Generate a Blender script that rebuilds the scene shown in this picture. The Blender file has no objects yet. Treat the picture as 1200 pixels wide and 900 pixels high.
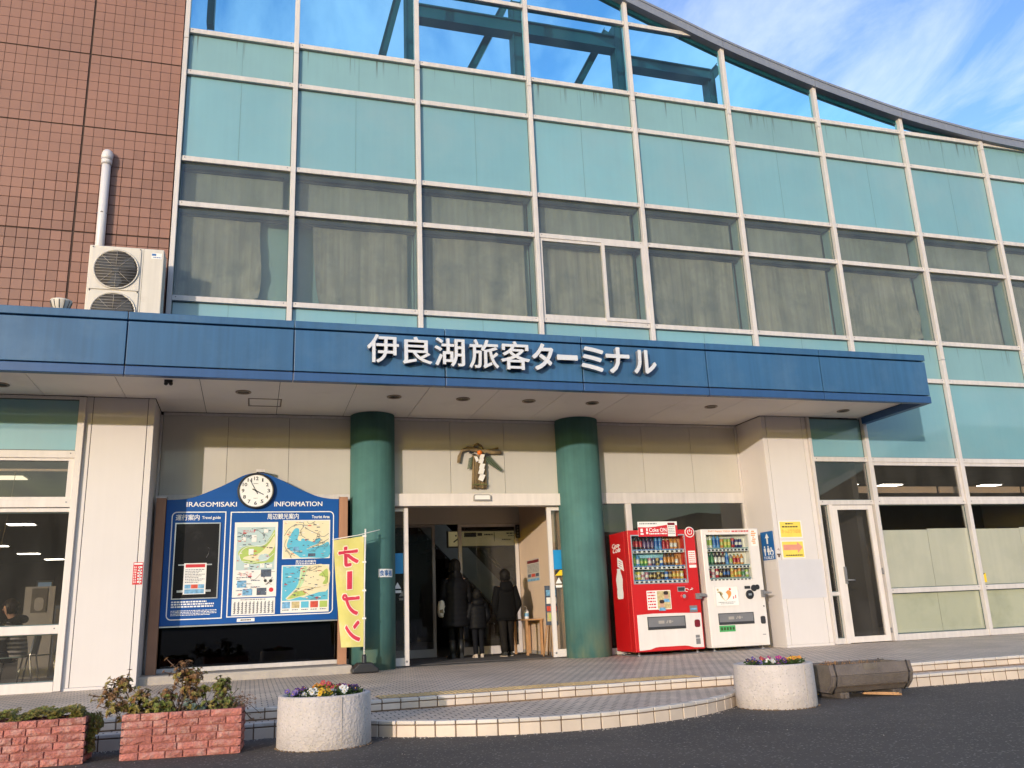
import bpy, bmesh, math, random
from mathutils import Vector, Matrix
random.seed(7)
PI = math.pi
sc = bpy.context.scene
col = sc.collection

# ------------------------------------------------------------------ camera
cam_data = bpy.data.cameras.new('camera')
cam_data.sensor_width = 36.0
cam_data.lens = 36.0 * 1000.48 / 1200.0
cam_data.clip_start = 0.05
cam_data.clip_end = 5000
cam = bpy.data.objects.new('camera', cam_data)
col.objects.link(cam)
yaw, pitch, roll = 0.298402, 0.261742, -0.042467
fw = Vector((math.sin(yaw) * math.cos(pitch), math.cos(yaw) * math.cos(pitch), math.sin(pitch)))
r0 = Vector((math.cos(yaw), -math.sin(yaw), 0))
u0 = r0.cross(fw)
rt = math.cos(roll) * r0 + math.sin(roll) * u0
up = -math.sin(roll) * r0 + math.cos(roll) * u0
M = Matrix((rt, up, -fw)).transposed().to_4x4()
M.translation = Vector((1.6023, -12.5618, 0.7184))
cam.matrix_world = M
sc.camera = cam

# ------------------------------------------------------------------ sun and sky
SUN_EL = math.radians(7.5)
SUN_AZ = math.radians(38.0)          # left of the facade's outward normal
sun_vec = Vector((-math.sin(SUN_AZ) * math.cos(SUN_EL), -math.cos(SUN_AZ) * math.cos(SUN_EL), math.sin(SUN_EL)))
sd = bpy.data.lights.new('sun', 'SUN')
sd.energy = 2.15
sd.angle = math.radians(0.7)
sd.color = (1.0, 0.865, 0.79)
sun = bpy.data.objects.new('sun', sd)
col.objects.link(sun)
sun.rotation_euler = sun_vec.to_track_quat('Z', 'Y').to_euler()
sun.location = sun_vec * 60

world = bpy.data.worlds.new('World')
sc.world = world
world.use_nodes = True
wn, wl = world.node_tree.nodes, world.node_tree.links
wn.clear()
w_out = wn.new('ShaderNodeOutputWorld')
w_bg = wn.new('ShaderNodeBackground')
w_bg.inputs['Strength'].default_value = 0.15
sky = wn.new('ShaderNodeTexSky')
sky.sky_type = 'NISHITA'
sky.sun_disc = False
sky.sun_elevation = SUN_EL
sky.sun_rotation = math.atan2(sun_vec.x, sun_vec.y)
sky.air_density = 1.0
sky.dust_density = 0.6
sky.ozone_density = 1.0
# thin streaky cirrus laid on a flat layer high above
tc = wn.new('ShaderNodeTexCoord')
sep = wn.new('ShaderNodeSeparateXYZ')
wl.new(tc.outputs['Generated'], sep.inputs[0])
mz = wn.new('ShaderNodeMath'); mz.operation = 'MAXIMUM'; mz.inputs[1].default_value = 0.05
wl.new(sep.outputs['Z'], mz.inputs[0])
dx = wn.new('ShaderNodeMath'); dx.operation = 'DIVIDE'
dy = wn.new('ShaderNodeMath'); dy.operation = 'DIVIDE'
wl.new(sep.outputs['X'], dx.inputs[0]); wl.new(mz.outputs[0], dx.inputs[1])
wl.new(sep.outputs['Y'], dy.inputs[0]); wl.new(mz.outputs[0], dy.inputs[1])
cmb = wn.new('ShaderNodeCombineXYZ')
wl.new(dx.outputs[0], cmb.inputs[0]); wl.new(dy.outputs[0], cmb.inputs[1])
mp = wn.new('ShaderNodeMapping')
mp.inputs['Rotation'].default_value = (0, 0, math.radians(35))
mp.inputs['Scale'].default_value = (2.2, 0.8, 1.0)
mp.inputs['Location'].default_value = (0.35, 0.2, 0)
wl.new(cmb.outputs[0], mp.inputs['Vector'])
n1 = wn.new('ShaderNodeTexNoise'); n1.inputs['Scale'].default_value = 1.1; n1.inputs['Detail'].default_value = 9
n1.inputs['Roughness'].default_value = 0.62; n1.inputs['Distortion'].default_value = 0.6
wl.new(mp.outputs[0], n1.inputs['Vector'])
rp = wn.new('ShaderNodeValToRGB')
rp.color_ramp.elements[0].position = 0.40; rp.color_ramp.elements[0].color = (0, 0, 0, 1)
rp.color_ramp.elements[1].position = 0.78; rp.color_ramp.elements[1].color = (0.66, 0.66, 0.66, 1)
wl.new(n1.outputs['Fac'], rp.inputs[0])
hs = wn.new('ShaderNodeHueSaturation')
hs.inputs['Hue'].default_value = 0.525; hs.inputs['Saturation'].default_value = 1.4; hs.inputs['Value'].default_value = 1.9
wl.new(sky.outputs[0], hs.inputs['Color'])
mx = wn.new('ShaderNodeMix'); mx.data_type = 'RGBA'
wl.new(rp.outputs[0], mx.inputs['Factor'])
wl.new(hs.outputs[0], mx.inputs['A'])
mx.inputs['B'].default_value = (6.0, 6.3, 7.4, 1)
wl.new(mx.outputs['Result'], w_bg.inputs['Color'])
wl.new(w_bg.outputs[0], w_out.inputs['Surface'])

vs = sc.view_settings
vs.view_transform = 'Standard'
vs.look = 'None'
vs.gamma = 1.0
vs.use_curve_mapping = False
vs.exposure = 0.6
sc.cycles.max_bounces = 10
sc.cycles.transparent_max_bounces = 12
sc.cycles.caustics_reflective = False
sc.cycles.caustics_refractive = False

# ------------------------------------------------------------------ materials
def new_mat(name):
    m = bpy.data.materials.new(name); m.use_nodes = True
    return m, m.node_tree.nodes, m.node_tree.links

def pbr(name, c, rough=0.6, metal=0.0, var=0.10, scale=3.0, bump=0.0, bscale=60.0, rand=0.0, coat=0.0, streak=0.0,
        stain=None, stain_lo=0.55, stain_hi=0.75, stain_scale=1.2, spec=0.5, speck=None, drip=None, foot=None):
    """A surface colour with slow tonal variation, optional run-down streaks, stains, specks, grain and a per-object shade."""
    m, n, l = new_mat(name)
    b = n['Principled BSDF']
    b.inputs['Roughness'].default_value = rough
    b.inputs['Metallic'].default_value = metal
    b.inputs['Specular IOR Level'].default_value = spec
    if coat:
        b.inputs['Coat Weight'].default_value = coat
        b.inputs['Coat Roughness'].default_value = 0.04
    t = n.new('ShaderNodeTexCoord')
    no = n.new('ShaderNodeTexNoise'); no.inputs['Scale'].default_value = scale; no.inputs['Detail'].default_value = 6
    no.inputs['Roughness'].default_value = 0.6
    g = n.new('ShaderNodeNewGeometry')
    l.new(g.outputs['Position'], no.inputs['Vector'])
    mr = n.new('ShaderNodeMapRange')
    mr.inputs['From Min'].default_value = 0.3; mr.inputs['From Max'].default_value = 0.7
    mr.inputs['To Min'].default_value = 1 - var; mr.inputs['To Max'].default_value = 1 + var
    l.new(no.outputs['Fac'], mr.inputs['Value'])
    val = mr.outputs[0]
    def mul(a, bb):
        k = n.new('ShaderNodeMath'); k.operation = 'MULTIPLY'
        l.new(a, k.inputs[0])
        if isinstance(bb, float): k.inputs[1].default_value = bb
        else: l.new(bb, k.inputs[1])
        return k.outputs[0]
    if streak:
        mpn = n.new('ShaderNodeMapping'); mpn.inputs['Scale'].default_value = (16, 16, 0.5)
        l.new(g.outputs['Position'], mpn.inputs['Vector'])
        ns = n.new('ShaderNodeTexNoise'); ns.inputs['Scale'].default_value = 1.0; ns.inputs['Detail'].default_value = 5
        l.new(mpn.outputs[0], ns.inputs['Vector'])
        ms = n.new('ShaderNodeMapRange')
        ms.inputs['From Min'].default_value = 0.3; ms.inputs['From Max'].default_value = 0.7
        ms.inputs['To Min'].default_value = 1 - streak; ms.inputs['To Max'].default_value = 1 + streak * 0.4
        l.new(ns.outputs['Fac'], ms.inputs['Value'])
        val = mul(val, ms.outputs[0])
    if rand:
        oi = n.new('ShaderNodeObjectInfo')
        mo = n.new('ShaderNodeMapRange'); mo.inputs['To Min'].default_value = 1 - rand; mo.inputs['To Max'].default_value = 1 + rand
        l.new(oi.outputs['Random'], mo.inputs['Value'])
        val = mul(val, mo.outputs[0])
    vm = n.new('ShaderNodeVectorMath'); vm.operation = 'SCALE'
    vm.inputs[0].default_value = c[:3]
    l.new(val, vm.inputs['Scale'])
    colout = vm.outputs[0]
    if stain:
        n3 = n.new('ShaderNodeTexNoise'); n3.inputs['Scale'].default_value = stain_scale; n3.inputs['Detail'].default_value = 7
        n3.inputs['Roughness'].default_value = 0.65
        l.new(g.outputs['Position'], n3.inputs['Vector'])
        m3 = n.new('ShaderNodeMapRange'); m3.inputs['From Min'].default_value = stain_lo; m3.inputs['From Max'].default_value = stain_hi
        l.new(n3.outputs['Fac'], m3.inputs['Value'])
        mm = n.new('ShaderNodeMix'); mm.data_type = 'RGBA'
        l.new(m3.outputs[0], mm.inputs['Factor']); l.new(colout, mm.inputs['A']); mm.inputs['B'].default_value = (*stain, 1)
        colout = mm.outputs['Result']
    if drip or foot:
        # run-down dirt hanging from the head of a piece, or grime rising from its foot
        sx_ = n.new('ShaderNodeSeparateXYZ'); l.new(t.outputs['Generated'], sx_.inputs[0])
        md = n.new('ShaderNodeMapping'); md.inputs['Scale'].default_value = (14, 14, 0.35) if drip else (5, 5, 2.0)
        l.new(g.outputs['Position'], md.inputs['Vector'])
        nd = n.new('ShaderNodeTexNoise'); nd.inputs['Scale'].default_value = 1.0; nd.inputs['Detail'].default_value = 3
        l.new(md.outputs[0], nd.inputs['Vector'])
        m4 = n.new('ShaderNodeMapRange'); m4.inputs['From Min'].default_value = 0.60 if drip else 0.35; m4.inputs['From Max'].default_value = 0.70 if drip else 0.65
        l.new(nd.outputs['Fac'], m4.inputs['Value'])
        m5 = n.new('ShaderNodeMapRange')
        m5.inputs['From Min'].default_value, m5.inputs['From Max'].default_value = (0.45, 1.0) if drip else (0.16, 0.0)
        l.new(sx_.outputs['Z'], m5.inputs['Value'])
        mm = n.new('ShaderNodeMix'); mm.data_type = 'RGBA'
        l.new(mul(m4.outputs[0], m5.outputs[0]), mm.inputs['Factor']); l.new(colout, mm.inputs['A']); mm.inputs['B'].default_value = (*(drip or foot), 1)
        colout = mm.outputs['Result']
    if speck:
        vo = n.new('ShaderNodeTexVoronoi'); vo.inputs['Scale'].default_value = speck[1]
        l.new(g.outputs['Position'], vo.inputs['Vector'])
        wnz = n.new('ShaderNodeSeparateColor'); l.new(vo.outputs['Color'], wnz.inputs[0])
        gt = n.new('ShaderNodeMath'); gt.operation = 'GREATER_THAN'; gt.inputs[1].default_value = speck[2]
        l.new(wnz.outputs[0], gt.inputs[0])
        mm = n.new('ShaderNodeMix'); mm.data_type = 'RGBA'
        l.new(gt.outputs[0], mm.inputs['Factor']); l.new(colout, mm.inputs['A']); mm.inputs['B'].default_value = (*speck[0], 1)
        colout = mm.outputs['Result']
    l.new(colout, b.inputs['Base Color'])
    if bump:
        nb = n.new('ShaderNodeTexNoise'); nb.inputs['Scale'].default_value = bscale; nb.inputs['Detail'].default_value = 4
        l.new(g.outputs['Position'], nb.inputs['Vector'])
        bp = n.new('ShaderNodeBump'); bp.inputs['Strength'].default_value = bump; bp.inputs['Distance'].default_value = 0.02
        l.new(nb.outputs['Fac'], bp.inputs['Height']); l.new(bp.outputs[0], b.inputs['Normal'])
    return m

def glass(name, tint, extra=0.0, rough=0.0, veil=0.0, veilcol=(0.4, 0.4, 0.36)):
    m, n, l = new_mat(name)
    n.remove(n['Principled BSDF'])
    o = n['Material Output']
    tr = n.new('ShaderNodeBsdfTransparent'); tr.inputs['Color'].default_value = (*tint, 1)
    gl = n.new('ShaderNodeBsdfGlossy'); gl.inputs['Roughness'].default_value = rough
    gl.inputs['Color'].default_value = (0.95, 0.97, 1, 1)
    fr = n.new('ShaderNodeFresnel'); fr.inputs['IOR'].default_value = 1.5
    ad = n.new('ShaderNodeMath'); ad.operation = 'ADD'; ad.inputs[1].default_value = extra; ad.use_clamp = True
    gb = n.new('ShaderNodeNewGeometry')
    inv = n.new('ShaderNodeMath'); inv.operation = 'SUBTRACT'; inv.inputs[0].default_value = 1.0
    l.new(gb.outputs['Backfacing'], inv.inputs[1])
    l.new(fr.outputs[0], ad.inputs[0])
    am = n.new('ShaderNodeMath'); am.operation = 'MULTIPLY'      # a mirror image from the outer face of the sheet only
    l.new(ad.outputs[0], am.inputs[0]); l.new(inv.outputs[0], am.inputs[1])
    ad = am
    mx = n.new('ShaderNodeMixShader')
    l.new(ad.outputs[0], mx.inputs[0]); l.new(tr.outputs[0], mx.inputs[1]); l.new(gl.outputs[0], mx.inputs[2])
    last = mx.outputs[0]
    if veil:
        df = n.new('ShaderNodeBsdfDiffuse'); df.inputs['Color'].default_value = (*veilcol, 1)
        g = n.new('ShaderNodeNewGeometry')
        mpn = n.new('ShaderNodeMapping'); mpn.inputs['Scale'].default_value = (2.5, 2.5, 0.8)
        l.new(g.outputs['Position'], mpn.inputs['Vector'])
        no = n.new('ShaderNodeTexNoise'); no.inputs['Scale'].default_value = 1.0; no.inputs['Detail'].default_value = 6
        l.new(mpn.outputs[0], no.inputs['Vector'])
        mr = n.new('ShaderNodeMapRange'); mr.inputs['From Min'].default_value = 0.3; mr.inputs['From Max'].default_value = 0.75
        mr.inputs['To Min'].default_value = veil * 0.3; mr.inputs['To Max'].default_value = veil
        l.new(no.outputs['Fac'], mr.inputs['Value'])
        m2 = n.new('ShaderNodeMixShader')
        l.new(mr.outputs[0], m2.inputs[0]); l.new(last, m2.inputs[1]); l.new(df.outputs[0], m2.inputs[2])
        last = m2.outputs[0]
    l.new(last, o.inputs['Surface'])
    return m

def emit(name, c, s):
    m, n, l = new_mat(name)
    b = n['Principled BSDF']
    b.inputs['Base Color'].default_value = (*c, 1)
    b.inputs['Emission Color'].default_value = (*c, 1)
    b.inputs['Emission Strength'].default_value = s
    return m

MT = {}
def P(key, *a, **k):
    MT[key] = pbr(key, *a, **k)
P('asphalt', (0.085, 0.069, 0.058), 0.85, var=0.22, scale=0.6, bump=0.7, bscale=120, speck=((0.21, 0.185, 0.165), 85.0, 0.95), stain=(0.060, 0.050, 0.043), stain_lo=0.48, stain_hi=0.64, stain_scale=0.42)
P('brown_tile', (0.238, 0.116, 0.083), 0.55, var=0.10, scale=0.9, rand=0.13, stain=(0.22, 0.115, 0.085), stain_lo=0.5, stain_hi=0.8, stain_scale=0.8, bump=0.05)
P('dark_joint', (0.055, 0.032, 0.025), 0.9)
P('frame_cream', (0.575, 0.535, 0.515), 0.4, var=0.06, streak=0.10, spec=0.5)
P('frame_white', (0.68, 0.62, 0.58), 0.4, var=0.05, streak=0.08)
P('frame_dull', (0.30, 0.28, 0.26), 0.4, var=0.08)
P('spandrel', (0.160, 0.335, 0.385), 0.55, var=0.07, scale=0.5, coat=1.0, streak=0.025, rand=0.08, stain=(0.21, 0.33, 0.355), stain_lo=0.46, stain_hi=0.85, stain_scale=0.6)
P('spandrel_pale', (0.170, 0.315, 0.335), 0.55, var=0.07, scale=0.6, coat=1.0, streak=0.03, rand=0.05, drip=(0.06, 0.075, 0.06), stain=(0.12, 0.20, 0.20), stain_lo=0.66, stain_hi=0.9, stain_scale=1.6)
P('seam_teal', (0.11, 0.22, 0.23), 0.5)
P('reveal', (0.24, 0.34, 0.34), 0.7, var=0.06)
P('curtain', (0.335, 0.29, 0.235), 0.95, var=0.16, scale=2.2, streak=0.30, stain=(0.17, 0.165, 0.145), stain_lo=0.47, stain_hi=0.75, stain_scale=2.6, bump=0.3, bscale=200)
P('blind', (0.29, 0.28, 0.245), 0.95, var=0.10, scale=2.0, streak=0.18, stain=(0.15, 0.15, 0.12), stain_lo=0.5, stain_hi=0.75, stain_scale=1.1)
P('fascia_blue', (0.030, 0.105, 0.225), 0.38, var=0.08, scale=1.0, streak=0.14, spec=0.5, rand=0.04, stain=(0.06, 0.135, 0.245), stain_lo=0.48, stain_hi=0.8, stain_scale=1.3)
P('fascia_trim', (0.022, 0.075, 0.20), 0.38, var=0.06, streak=0.08)
P('soffit', (0.74, 0.695, 0.65), 0.7, var=0.05, scale=0.8, rand=0.03, stain=(0.62, 0.57, 0.52), stain_lo=0.58, stain_hi=0.85, stain_scale=1.0)
P('pillar_white', (0.635, 0.59, 0.57), 0.5, var=0.03, scale=0.9, streak=0.012, stain=(0.58, 0.50, 0.42), stain_lo=0.66, stain_hi=0.9, stain_scale=1.5)
P('cream_panel', (0.49, 0.46, 0.41), 0.5, var=0.05, scale=1.0, streak=0.02, coat=0.25, rand=0.03)
P('column_teal', (0.066, 0.168, 0.160), 0.75, var=0.14, scale=2.2, streak=0.14, spec=0.3, foot=(0.17, 0.23, 0.16), stain=(0.08, 0.17, 0.13), stain_lo=0.62, stain_hi=0.85, stain_scale=2.5)
P('coping_grey', (0.19, 0.21, 0.265), 0.45, metal=0.0, var=0.06, streak=0.08)
P('steel_teal', (0.010, 0.052, 0.068), 0.5, var=0.12)
P('seal_dark', (0.02, 0.02, 0.022), 0.7)
P('gasket', (0.085, 0.125, 0.125), 0.7, var=0.2)
P('plaza_floor', (0.62, 0.50, 0.40), 0.6, var=0.1)
P('nosing', (0.56, 0.505, 0.45), 0.6, var=0.10, scale=3, rand=0.06, bump=0.08, stain=(0.33, 0.26, 0.19), stain_lo=0.60, stain_hi=0.8, stain_scale=2.4)
P('riser', (0.575, 0.475, 0.385), 0.55, var=0.10, scale=3, rand=0.09, bump=0.08, stain=(0.28, 0.20, 0.13), stain_lo=0.60, stain_hi=0.82, stain_scale=2.2)
P('step_joint', (0.17, 0.115, 0.075), 0.9, var=0.25, scale=6)
P('tactile', (0.46, 0.33, 0.165), 0.7, var=0.12, rand=0.07, stain=(0.28, 0.20, 0.12), stain_lo=0.55, stain_hi=0.8, stain_scale=5)
P('concrete', (0.53, 0.47, 0.44), 0.85, var=0.10, scale=5, bump=0.6, bscale=45, streak=0.08, stain=(0.30, 0.27, 0.24), stain_lo=0.60, stain_hi=0.82, stain_scale=4.5, speck=((0.36, 0.33, 0.30), 120.0, 0.96))
P('concrete_kerb', (0.40, 0.355, 0.31), 0.85, var=0.12, scale=4, bump=0.4, bscale=60)
P('brick_red', (0.385, 0.135, 0.108), 0.9, var=0.26, scale=11, rand=0.16, bump=0.9, bscale=45, stain=(0.52, 0.32, 0.27), stain_lo=0.48, stain_hi=0.76, stain_scale=13)
P('brick_joint', (0.29, 0.105, 0.088), 0.9, var=0.15, scale=8)
P('soil', (0.06, 0.04, 0.028), 0.95, var=0.3, scale=20, bump=1.0, bscale=60)
P('wood_weathered', (0.105, 0.086, 0.076), 0.8, var=0.3, scale=4.0, rand=0.28, bump=0.5, bscale=50, stain=(0.15, 0.13, 0.12), stain_lo=0.5, stain_hi=0.8, stain_scale=5)
P('wood_end', (0.13, 0.108, 0.086), 0.85, var=0.25, scale=8, bump=0.4)
P('wood_fresh', (0.38, 0.20, 0.085), 0.75, var=0.25, scale=12, bump=0.4)
P('iron_band', (0.05, 0.045, 0.045), 0.6, metal=0.6)
P('post_brown', (0.37, 0.185, 0.105), 0.6, var=0.08, streak=0.10)
P('board_blue', (0.005, 0.075, 0.30), 0.45, var=0.05, spec=0.25)
P('white_print', (0.80, 0.79, 0.77), 0.5, var=0.02)
P('black_print', (0.02, 0.02, 0.02), 0.5)
P('red_print', (0.55, 0.02, 0.03), 0.5)
P('case_black', (0.012, 0.012, 0.013), 0.5, spec=0.15, stain=(0.03, 0.03, 0.03), stain_scale=3)
P('silver', (0.60, 0.60, 0.60), 0.3, metal=0.8)
P('paper', (0.76, 0.74, 0.70), 0.7, var=0.03)
P('sea', (0.10, 0.44, 0.60), 0.5, var=0.05)
P('sea_pale', (0.44, 0.56, 0.56), 0.5, var=0.05)
P('land', (0.74, 0.66, 0.44), 0.5, var=0.04)
P('land_green', (0.38, 0.50, 0.12), 0.5, var=0.12)
P('land_mint', (0.46, 0.64, 0.36), 0.5, var=0.1)
P('photo_dark', (0.07, 0.09, 0.13), 0.5, var=0.5, scale=25)
P('photo_blue', (0.15, 0.35, 0.55), 0.5, var=0.4, scale=25)
P('photo_red', (0.55, 0.07, 0.04), 0.5, var=0.3, scale=25)
P('photo_sand', (0.50, 0.40, 0.20), 0.5, var=0.3, scale=25)
P('banner_yellow', (0.60, 0.545, 0.16), 0.8, var=0.05, scale=4, stain=(0.70, 0.60, 0.34), stain_lo=0.5, stain_hi=0.8, stain_scale=3)
P('banner_pale', (0.86, 0.72, 0.55), 0.8)
P('banner_red', (0.60, 0.035, 0.075), 0.8)
P('plastic_black', (0.018, 0.018, 0.02), 0.45)
P('plastic_white', (0.76, 0.74, 0.71), 0.4, var=0.02)
P('machine_red', (0.52, 0.010, 0.012), 0.28, var=0.04, coat=0.5, streak=0.04)
P('machine_white', (0.70, 0.655, 0.62), 0.32, var=0.03, coat=0.3, streak=0.04)
P('machine_grey', (0.17, 0.17, 0.18), 0.4)
P('machine_dark', (0.035, 0.035, 0.038), 0.4)
P('interior_white', (0.70, 0.68, 0.60), 0.6)
P('interior_sky', (0.28, 0.55, 0.70), 0.6, var=0.2, scale=12)
P('interior_orange', (0.50, 0.26, 0.10), 0.6, var=0.2, scale=12)
P('maroon', (0.16, 0.01, 0.02), 0.3)
P('sticker_green', (0.06, 0.33, 0.10), 0.5)
P('sticker_yellow', (0.80, 0.60, 0.10), 0.6)
P('arrow_pink', (0.66, 0.27, 0.20), 0.6)
P('text_orange', (0.68, 0.26, 0.06), 0.6)
P('toilet_blue', (0.012, 0.12, 0.36), 0.4)
P('door_blue', (0.015, 0.25, 0.55), 0.4)
P('letter_white', (0.66, 0.63, 0.62), 0.28, metal=0.25, var=0.05)
P('letter_side', (0.42, 0.40, 0.39), 0.3, metal=0.7, var=0.05)
P('ac_body', (0.62, 0.57, 0.50), 0.45, var=0.04, streak=0.08, stain=(0.48, 0.40, 0.30), stain_lo=0.62, stain_hi=0.85, stain_scale=2.5)
P('ac_dark', (0.055, 0.05, 0.047), 0.7, var=0.3, scale=6)
P('ac_wire', (0.34, 0.31, 0.28), 0.5)
P('pipe_white', (0.66, 0.63, 0.63), 0.4, var=0.04, streak=0.05)
P('downlight_ring', (0.28, 0.22, 0.17), 0.35, metal=0.6)
P('downlight_glass', (0.06, 0.055, 0.05), 0.2)
P('straw', (0.215, 0.155, 0.08), 0.9, var=0.25, scale=20)
P('straw_green', (0.13, 0.14, 0.05), 0.9, var=0.25, scale=20)
P('bitter_orange', (0.75, 0.17, 0.015), 0.5)
P('fern', (0.07, 0.10, 0.055), 0.7, var=0.2)
P('leaf_green', (0.135, 0.150, 0.024), 0.55, var=0.40, scale=14, rand=0.1)
P('leaf_olive', (0.190, 0.145, 0.026), 0.55, var=0.35, scale=14)
P('leaf_red', (0.185, 0.090, 0.030), 0.55, var=0.35, scale=14)
P('leaf_dark', (0.040, 0.075, 0.018), 0.6, var=0.35, scale=20)
P('leaf_blue', (0.12, 0.16, 0.12), 0.6, var=0.2)
P('stem_brown', (0.12, 0.075, 0.05), 0.85, var=0.25, scale=20)
for nm, c in dict(purple=(0.10, 0.02, 0.16), dark_purple=(0.028, 0.012, 0.05), magenta=(0.42, 0.03, 0.24), yellow=(0.78, 0.46, 0.02), white=(0.72, 0.70, 0.66),
                  red=(0.42, 0.05, 0.06), orange=(0.62, 0.24, 0.03), wine=(0.22, 0.015, 0.06), violet=(0.16, 0.10, 0.32)).items():
    P('petal_' + nm, [q * 0.75 for q in c], 0.6, var=0.15, scale=30)
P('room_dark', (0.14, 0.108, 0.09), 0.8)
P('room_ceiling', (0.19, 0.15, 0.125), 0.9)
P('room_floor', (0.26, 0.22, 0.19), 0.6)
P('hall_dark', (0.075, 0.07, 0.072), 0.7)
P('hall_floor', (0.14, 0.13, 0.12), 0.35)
P('mat_grey', (0.075, 0.07, 0.07), 0.95, bump=0.5, bscale=200)
P('vestibule_wall', (0.60, 0.46, 0.34), 0.6, var=0.03)
P('escalator', (0.42, 0.52, 0.60), 0.4)
P('table_wood', (0.38, 0.21, 0.10), 0.5, var=0.15, scale=10)
P('coat_black', (0.0035, 0.0035, 0.0045), 0.65, var=0.2, spec=0.16)
P('jacket_black', (0.004, 0.004, 0.0045), 0.85, var=0.2, spec=0.12)
P('trouser_dark', (0.010, 0.0085, 0.0075), 0.85, var=0.2, spec=0.15)
P('jeans_dark', (0.007, 0.0075, 0.010), 0.85, var=0.2, spec=0.15)
P('boot_black', (0.01, 0.01, 0.01), 0.5)
P('shoe_beige', (0.48, 0.40, 0.32), 0.6)
P('shoe_black', (0.02, 0.02, 0.02), 0.6)
P('skin', (0.52, 0.30, 0.20), 0.5, var=0.05)
P('hair', (0.006, 0.005, 0.0045), 0.7, var=0.3, scale=30, spec=0.2)
P('hair_brown', (0.03, 0.017, 0.012), 0.5, var=0.3, scale=30)
P('tote', (0.66, 0.60, 0.50), 0.8, var=0.08, scale=10)
P('collar_fur', (0.02, 0.017, 0.016), 0.95, bump=1.0, bscale=150)
P('chair_green', (0.20, 0.27, 0.25), 0.4)
P('chrome', (0.55, 0.55, 0.55), 0.2, metal=0.9)
P('hill_green', (0.06, 0.075, 0.035), 0.95, var=0.35, scale=0.02)
P('poster_dark', (0.10, 0.085, 0.07), 0.6, var=0.4, scale=5)
P('caution_yellow', (0.80, 0.55, 0.02), 0.5)
MT['film'] = pbr('film', (0.60, 0.55, 0.46), 0.35, var=0.05, scale=0.8, coat=0.8, streak=0.04, stain=(0.47, 0.44, 0.37), stain_lo=0.5, stain_hi=0.8, stain_scale=0.9)
MT['film_low'] = pbr('film_low', (0.54, 0.51, 0.39), 0.35, var=0.06, scale=0.8, coat=0.8, stain=(0.37, 0.36, 0.265), stain_lo=0.5, stain_hi=0.8, stain_scale=1.3)
MT['glass_window'] = glass('glass_window', (0.84, 0.885, 0.87), 0.012, veil=0.12, veilcol=(0.34, 0.36, 0.33))
MT['glass_gable'] = glass('glass_gable', (0.69, 0.945, 0.985), 0.0, veil=0.03, veilcol=(0.2, 0.4, 0.4))
MT['glass_dark'] = glass('glass_dark', (0.80, 0.79, 0.77), 0.0, veil=0.055, veilcol=(0.40, 0.385, 0.35))  # uneven pale diffuse layer mixed over the pane
MT['glass_black'] = glass('glass_black', (0.30, 0.30, 0.30), 0.0)
MT['glass_clear'] = glass('glass_clear', (0.93, 0.95, 0.94), 0.0)
MT['lamp_tube'] = emit('lamp_tube', (1.0, 0.93, 0.82), 9.0)
MT['lamp_soft'] = emit('lamp_soft', (0.95, 0.86, 0.62), 1.2)
MT['sign_lit'] = emit('sign_lit', (0.48, 0.40, 0.20), 0.20)
MT['far_window'] = emit('far_window', (0.35, 0.48, 0.62), 0.25)

# floor tiles of the plaza, too small to pick apart: joints by a brick pattern
def tile_floor(name, c1, c2, cj, w, h):
    m, n, l = new_mat(name)
    b = n['Principled BSDF']; b.inputs['Roughness'].default_value = 0.55
    g = n.new('ShaderNodeNewGeometry')
    br = n.new('ShaderNodeTexBrick'); br.offset = 0.5
    br.inputs['Scale'].default_value = 1.0
    br.inputs['Brick Width'].default_value = w; br.inputs['Row Height'].default_value = h
    br.inputs['Mortar Size'].default_value = 0.0065; br.inputs['Mortar Smooth'].default_value = 0.2
    br.inputs['Color1'].default_value = (*c1, 1); br.inputs['Color2'].default_value = (*c2, 1); br.inputs['Mortar'].default_value = (*cj, 1)
    l.new(g.outputs['Position'], br.inputs['Vector'])
    no = n.new('ShaderNodeTexNoise'); no.inputs['Scale'].default_value = 1.4; no.inputs['Detail'].default_value = 7
    l.new(g.outputs['Position'], no.inputs['Vector'])
    mr = n.new('ShaderNodeMapRange'); mr.inputs['From Min'].default_value = 0.3; mr.inputs['From Max'].default_value = 0.7
    mr.inputs['To Min'].default_value = 0.80; mr.inputs['To Max'].default_value = 1.14
    l.new(no.outputs['Fac'], mr.inputs['Value'])
    vm = n.new('ShaderNodeVectorMath'); vm.operation = 'SCALE'
    l.new(br.outputs['Color'], vm.inputs[0]); l.new(mr.outputs[0], vm.inputs['Scale'])
    l.new(vm.outputs[0], b.inputs['Base Color'])
    bp = n.new('ShaderNodeBump'); bp.inputs['Strength'].default_value = 0.6; bp.inputs['Distance'].default_value = 0.004; bp.invert = True
    l.new(br.outputs['Fac'], bp.inputs['Height']); l.new(bp.outputs[0], b.inputs['Normal'])
    return m
MT['plaza_tiles'] = tile_floor('plaza_tiles', (0.67, 0.54, 0.43), (0.60, 0.485, 0.39), (0.085, 0.068, 0.055), 0.105, 0.105)

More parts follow.
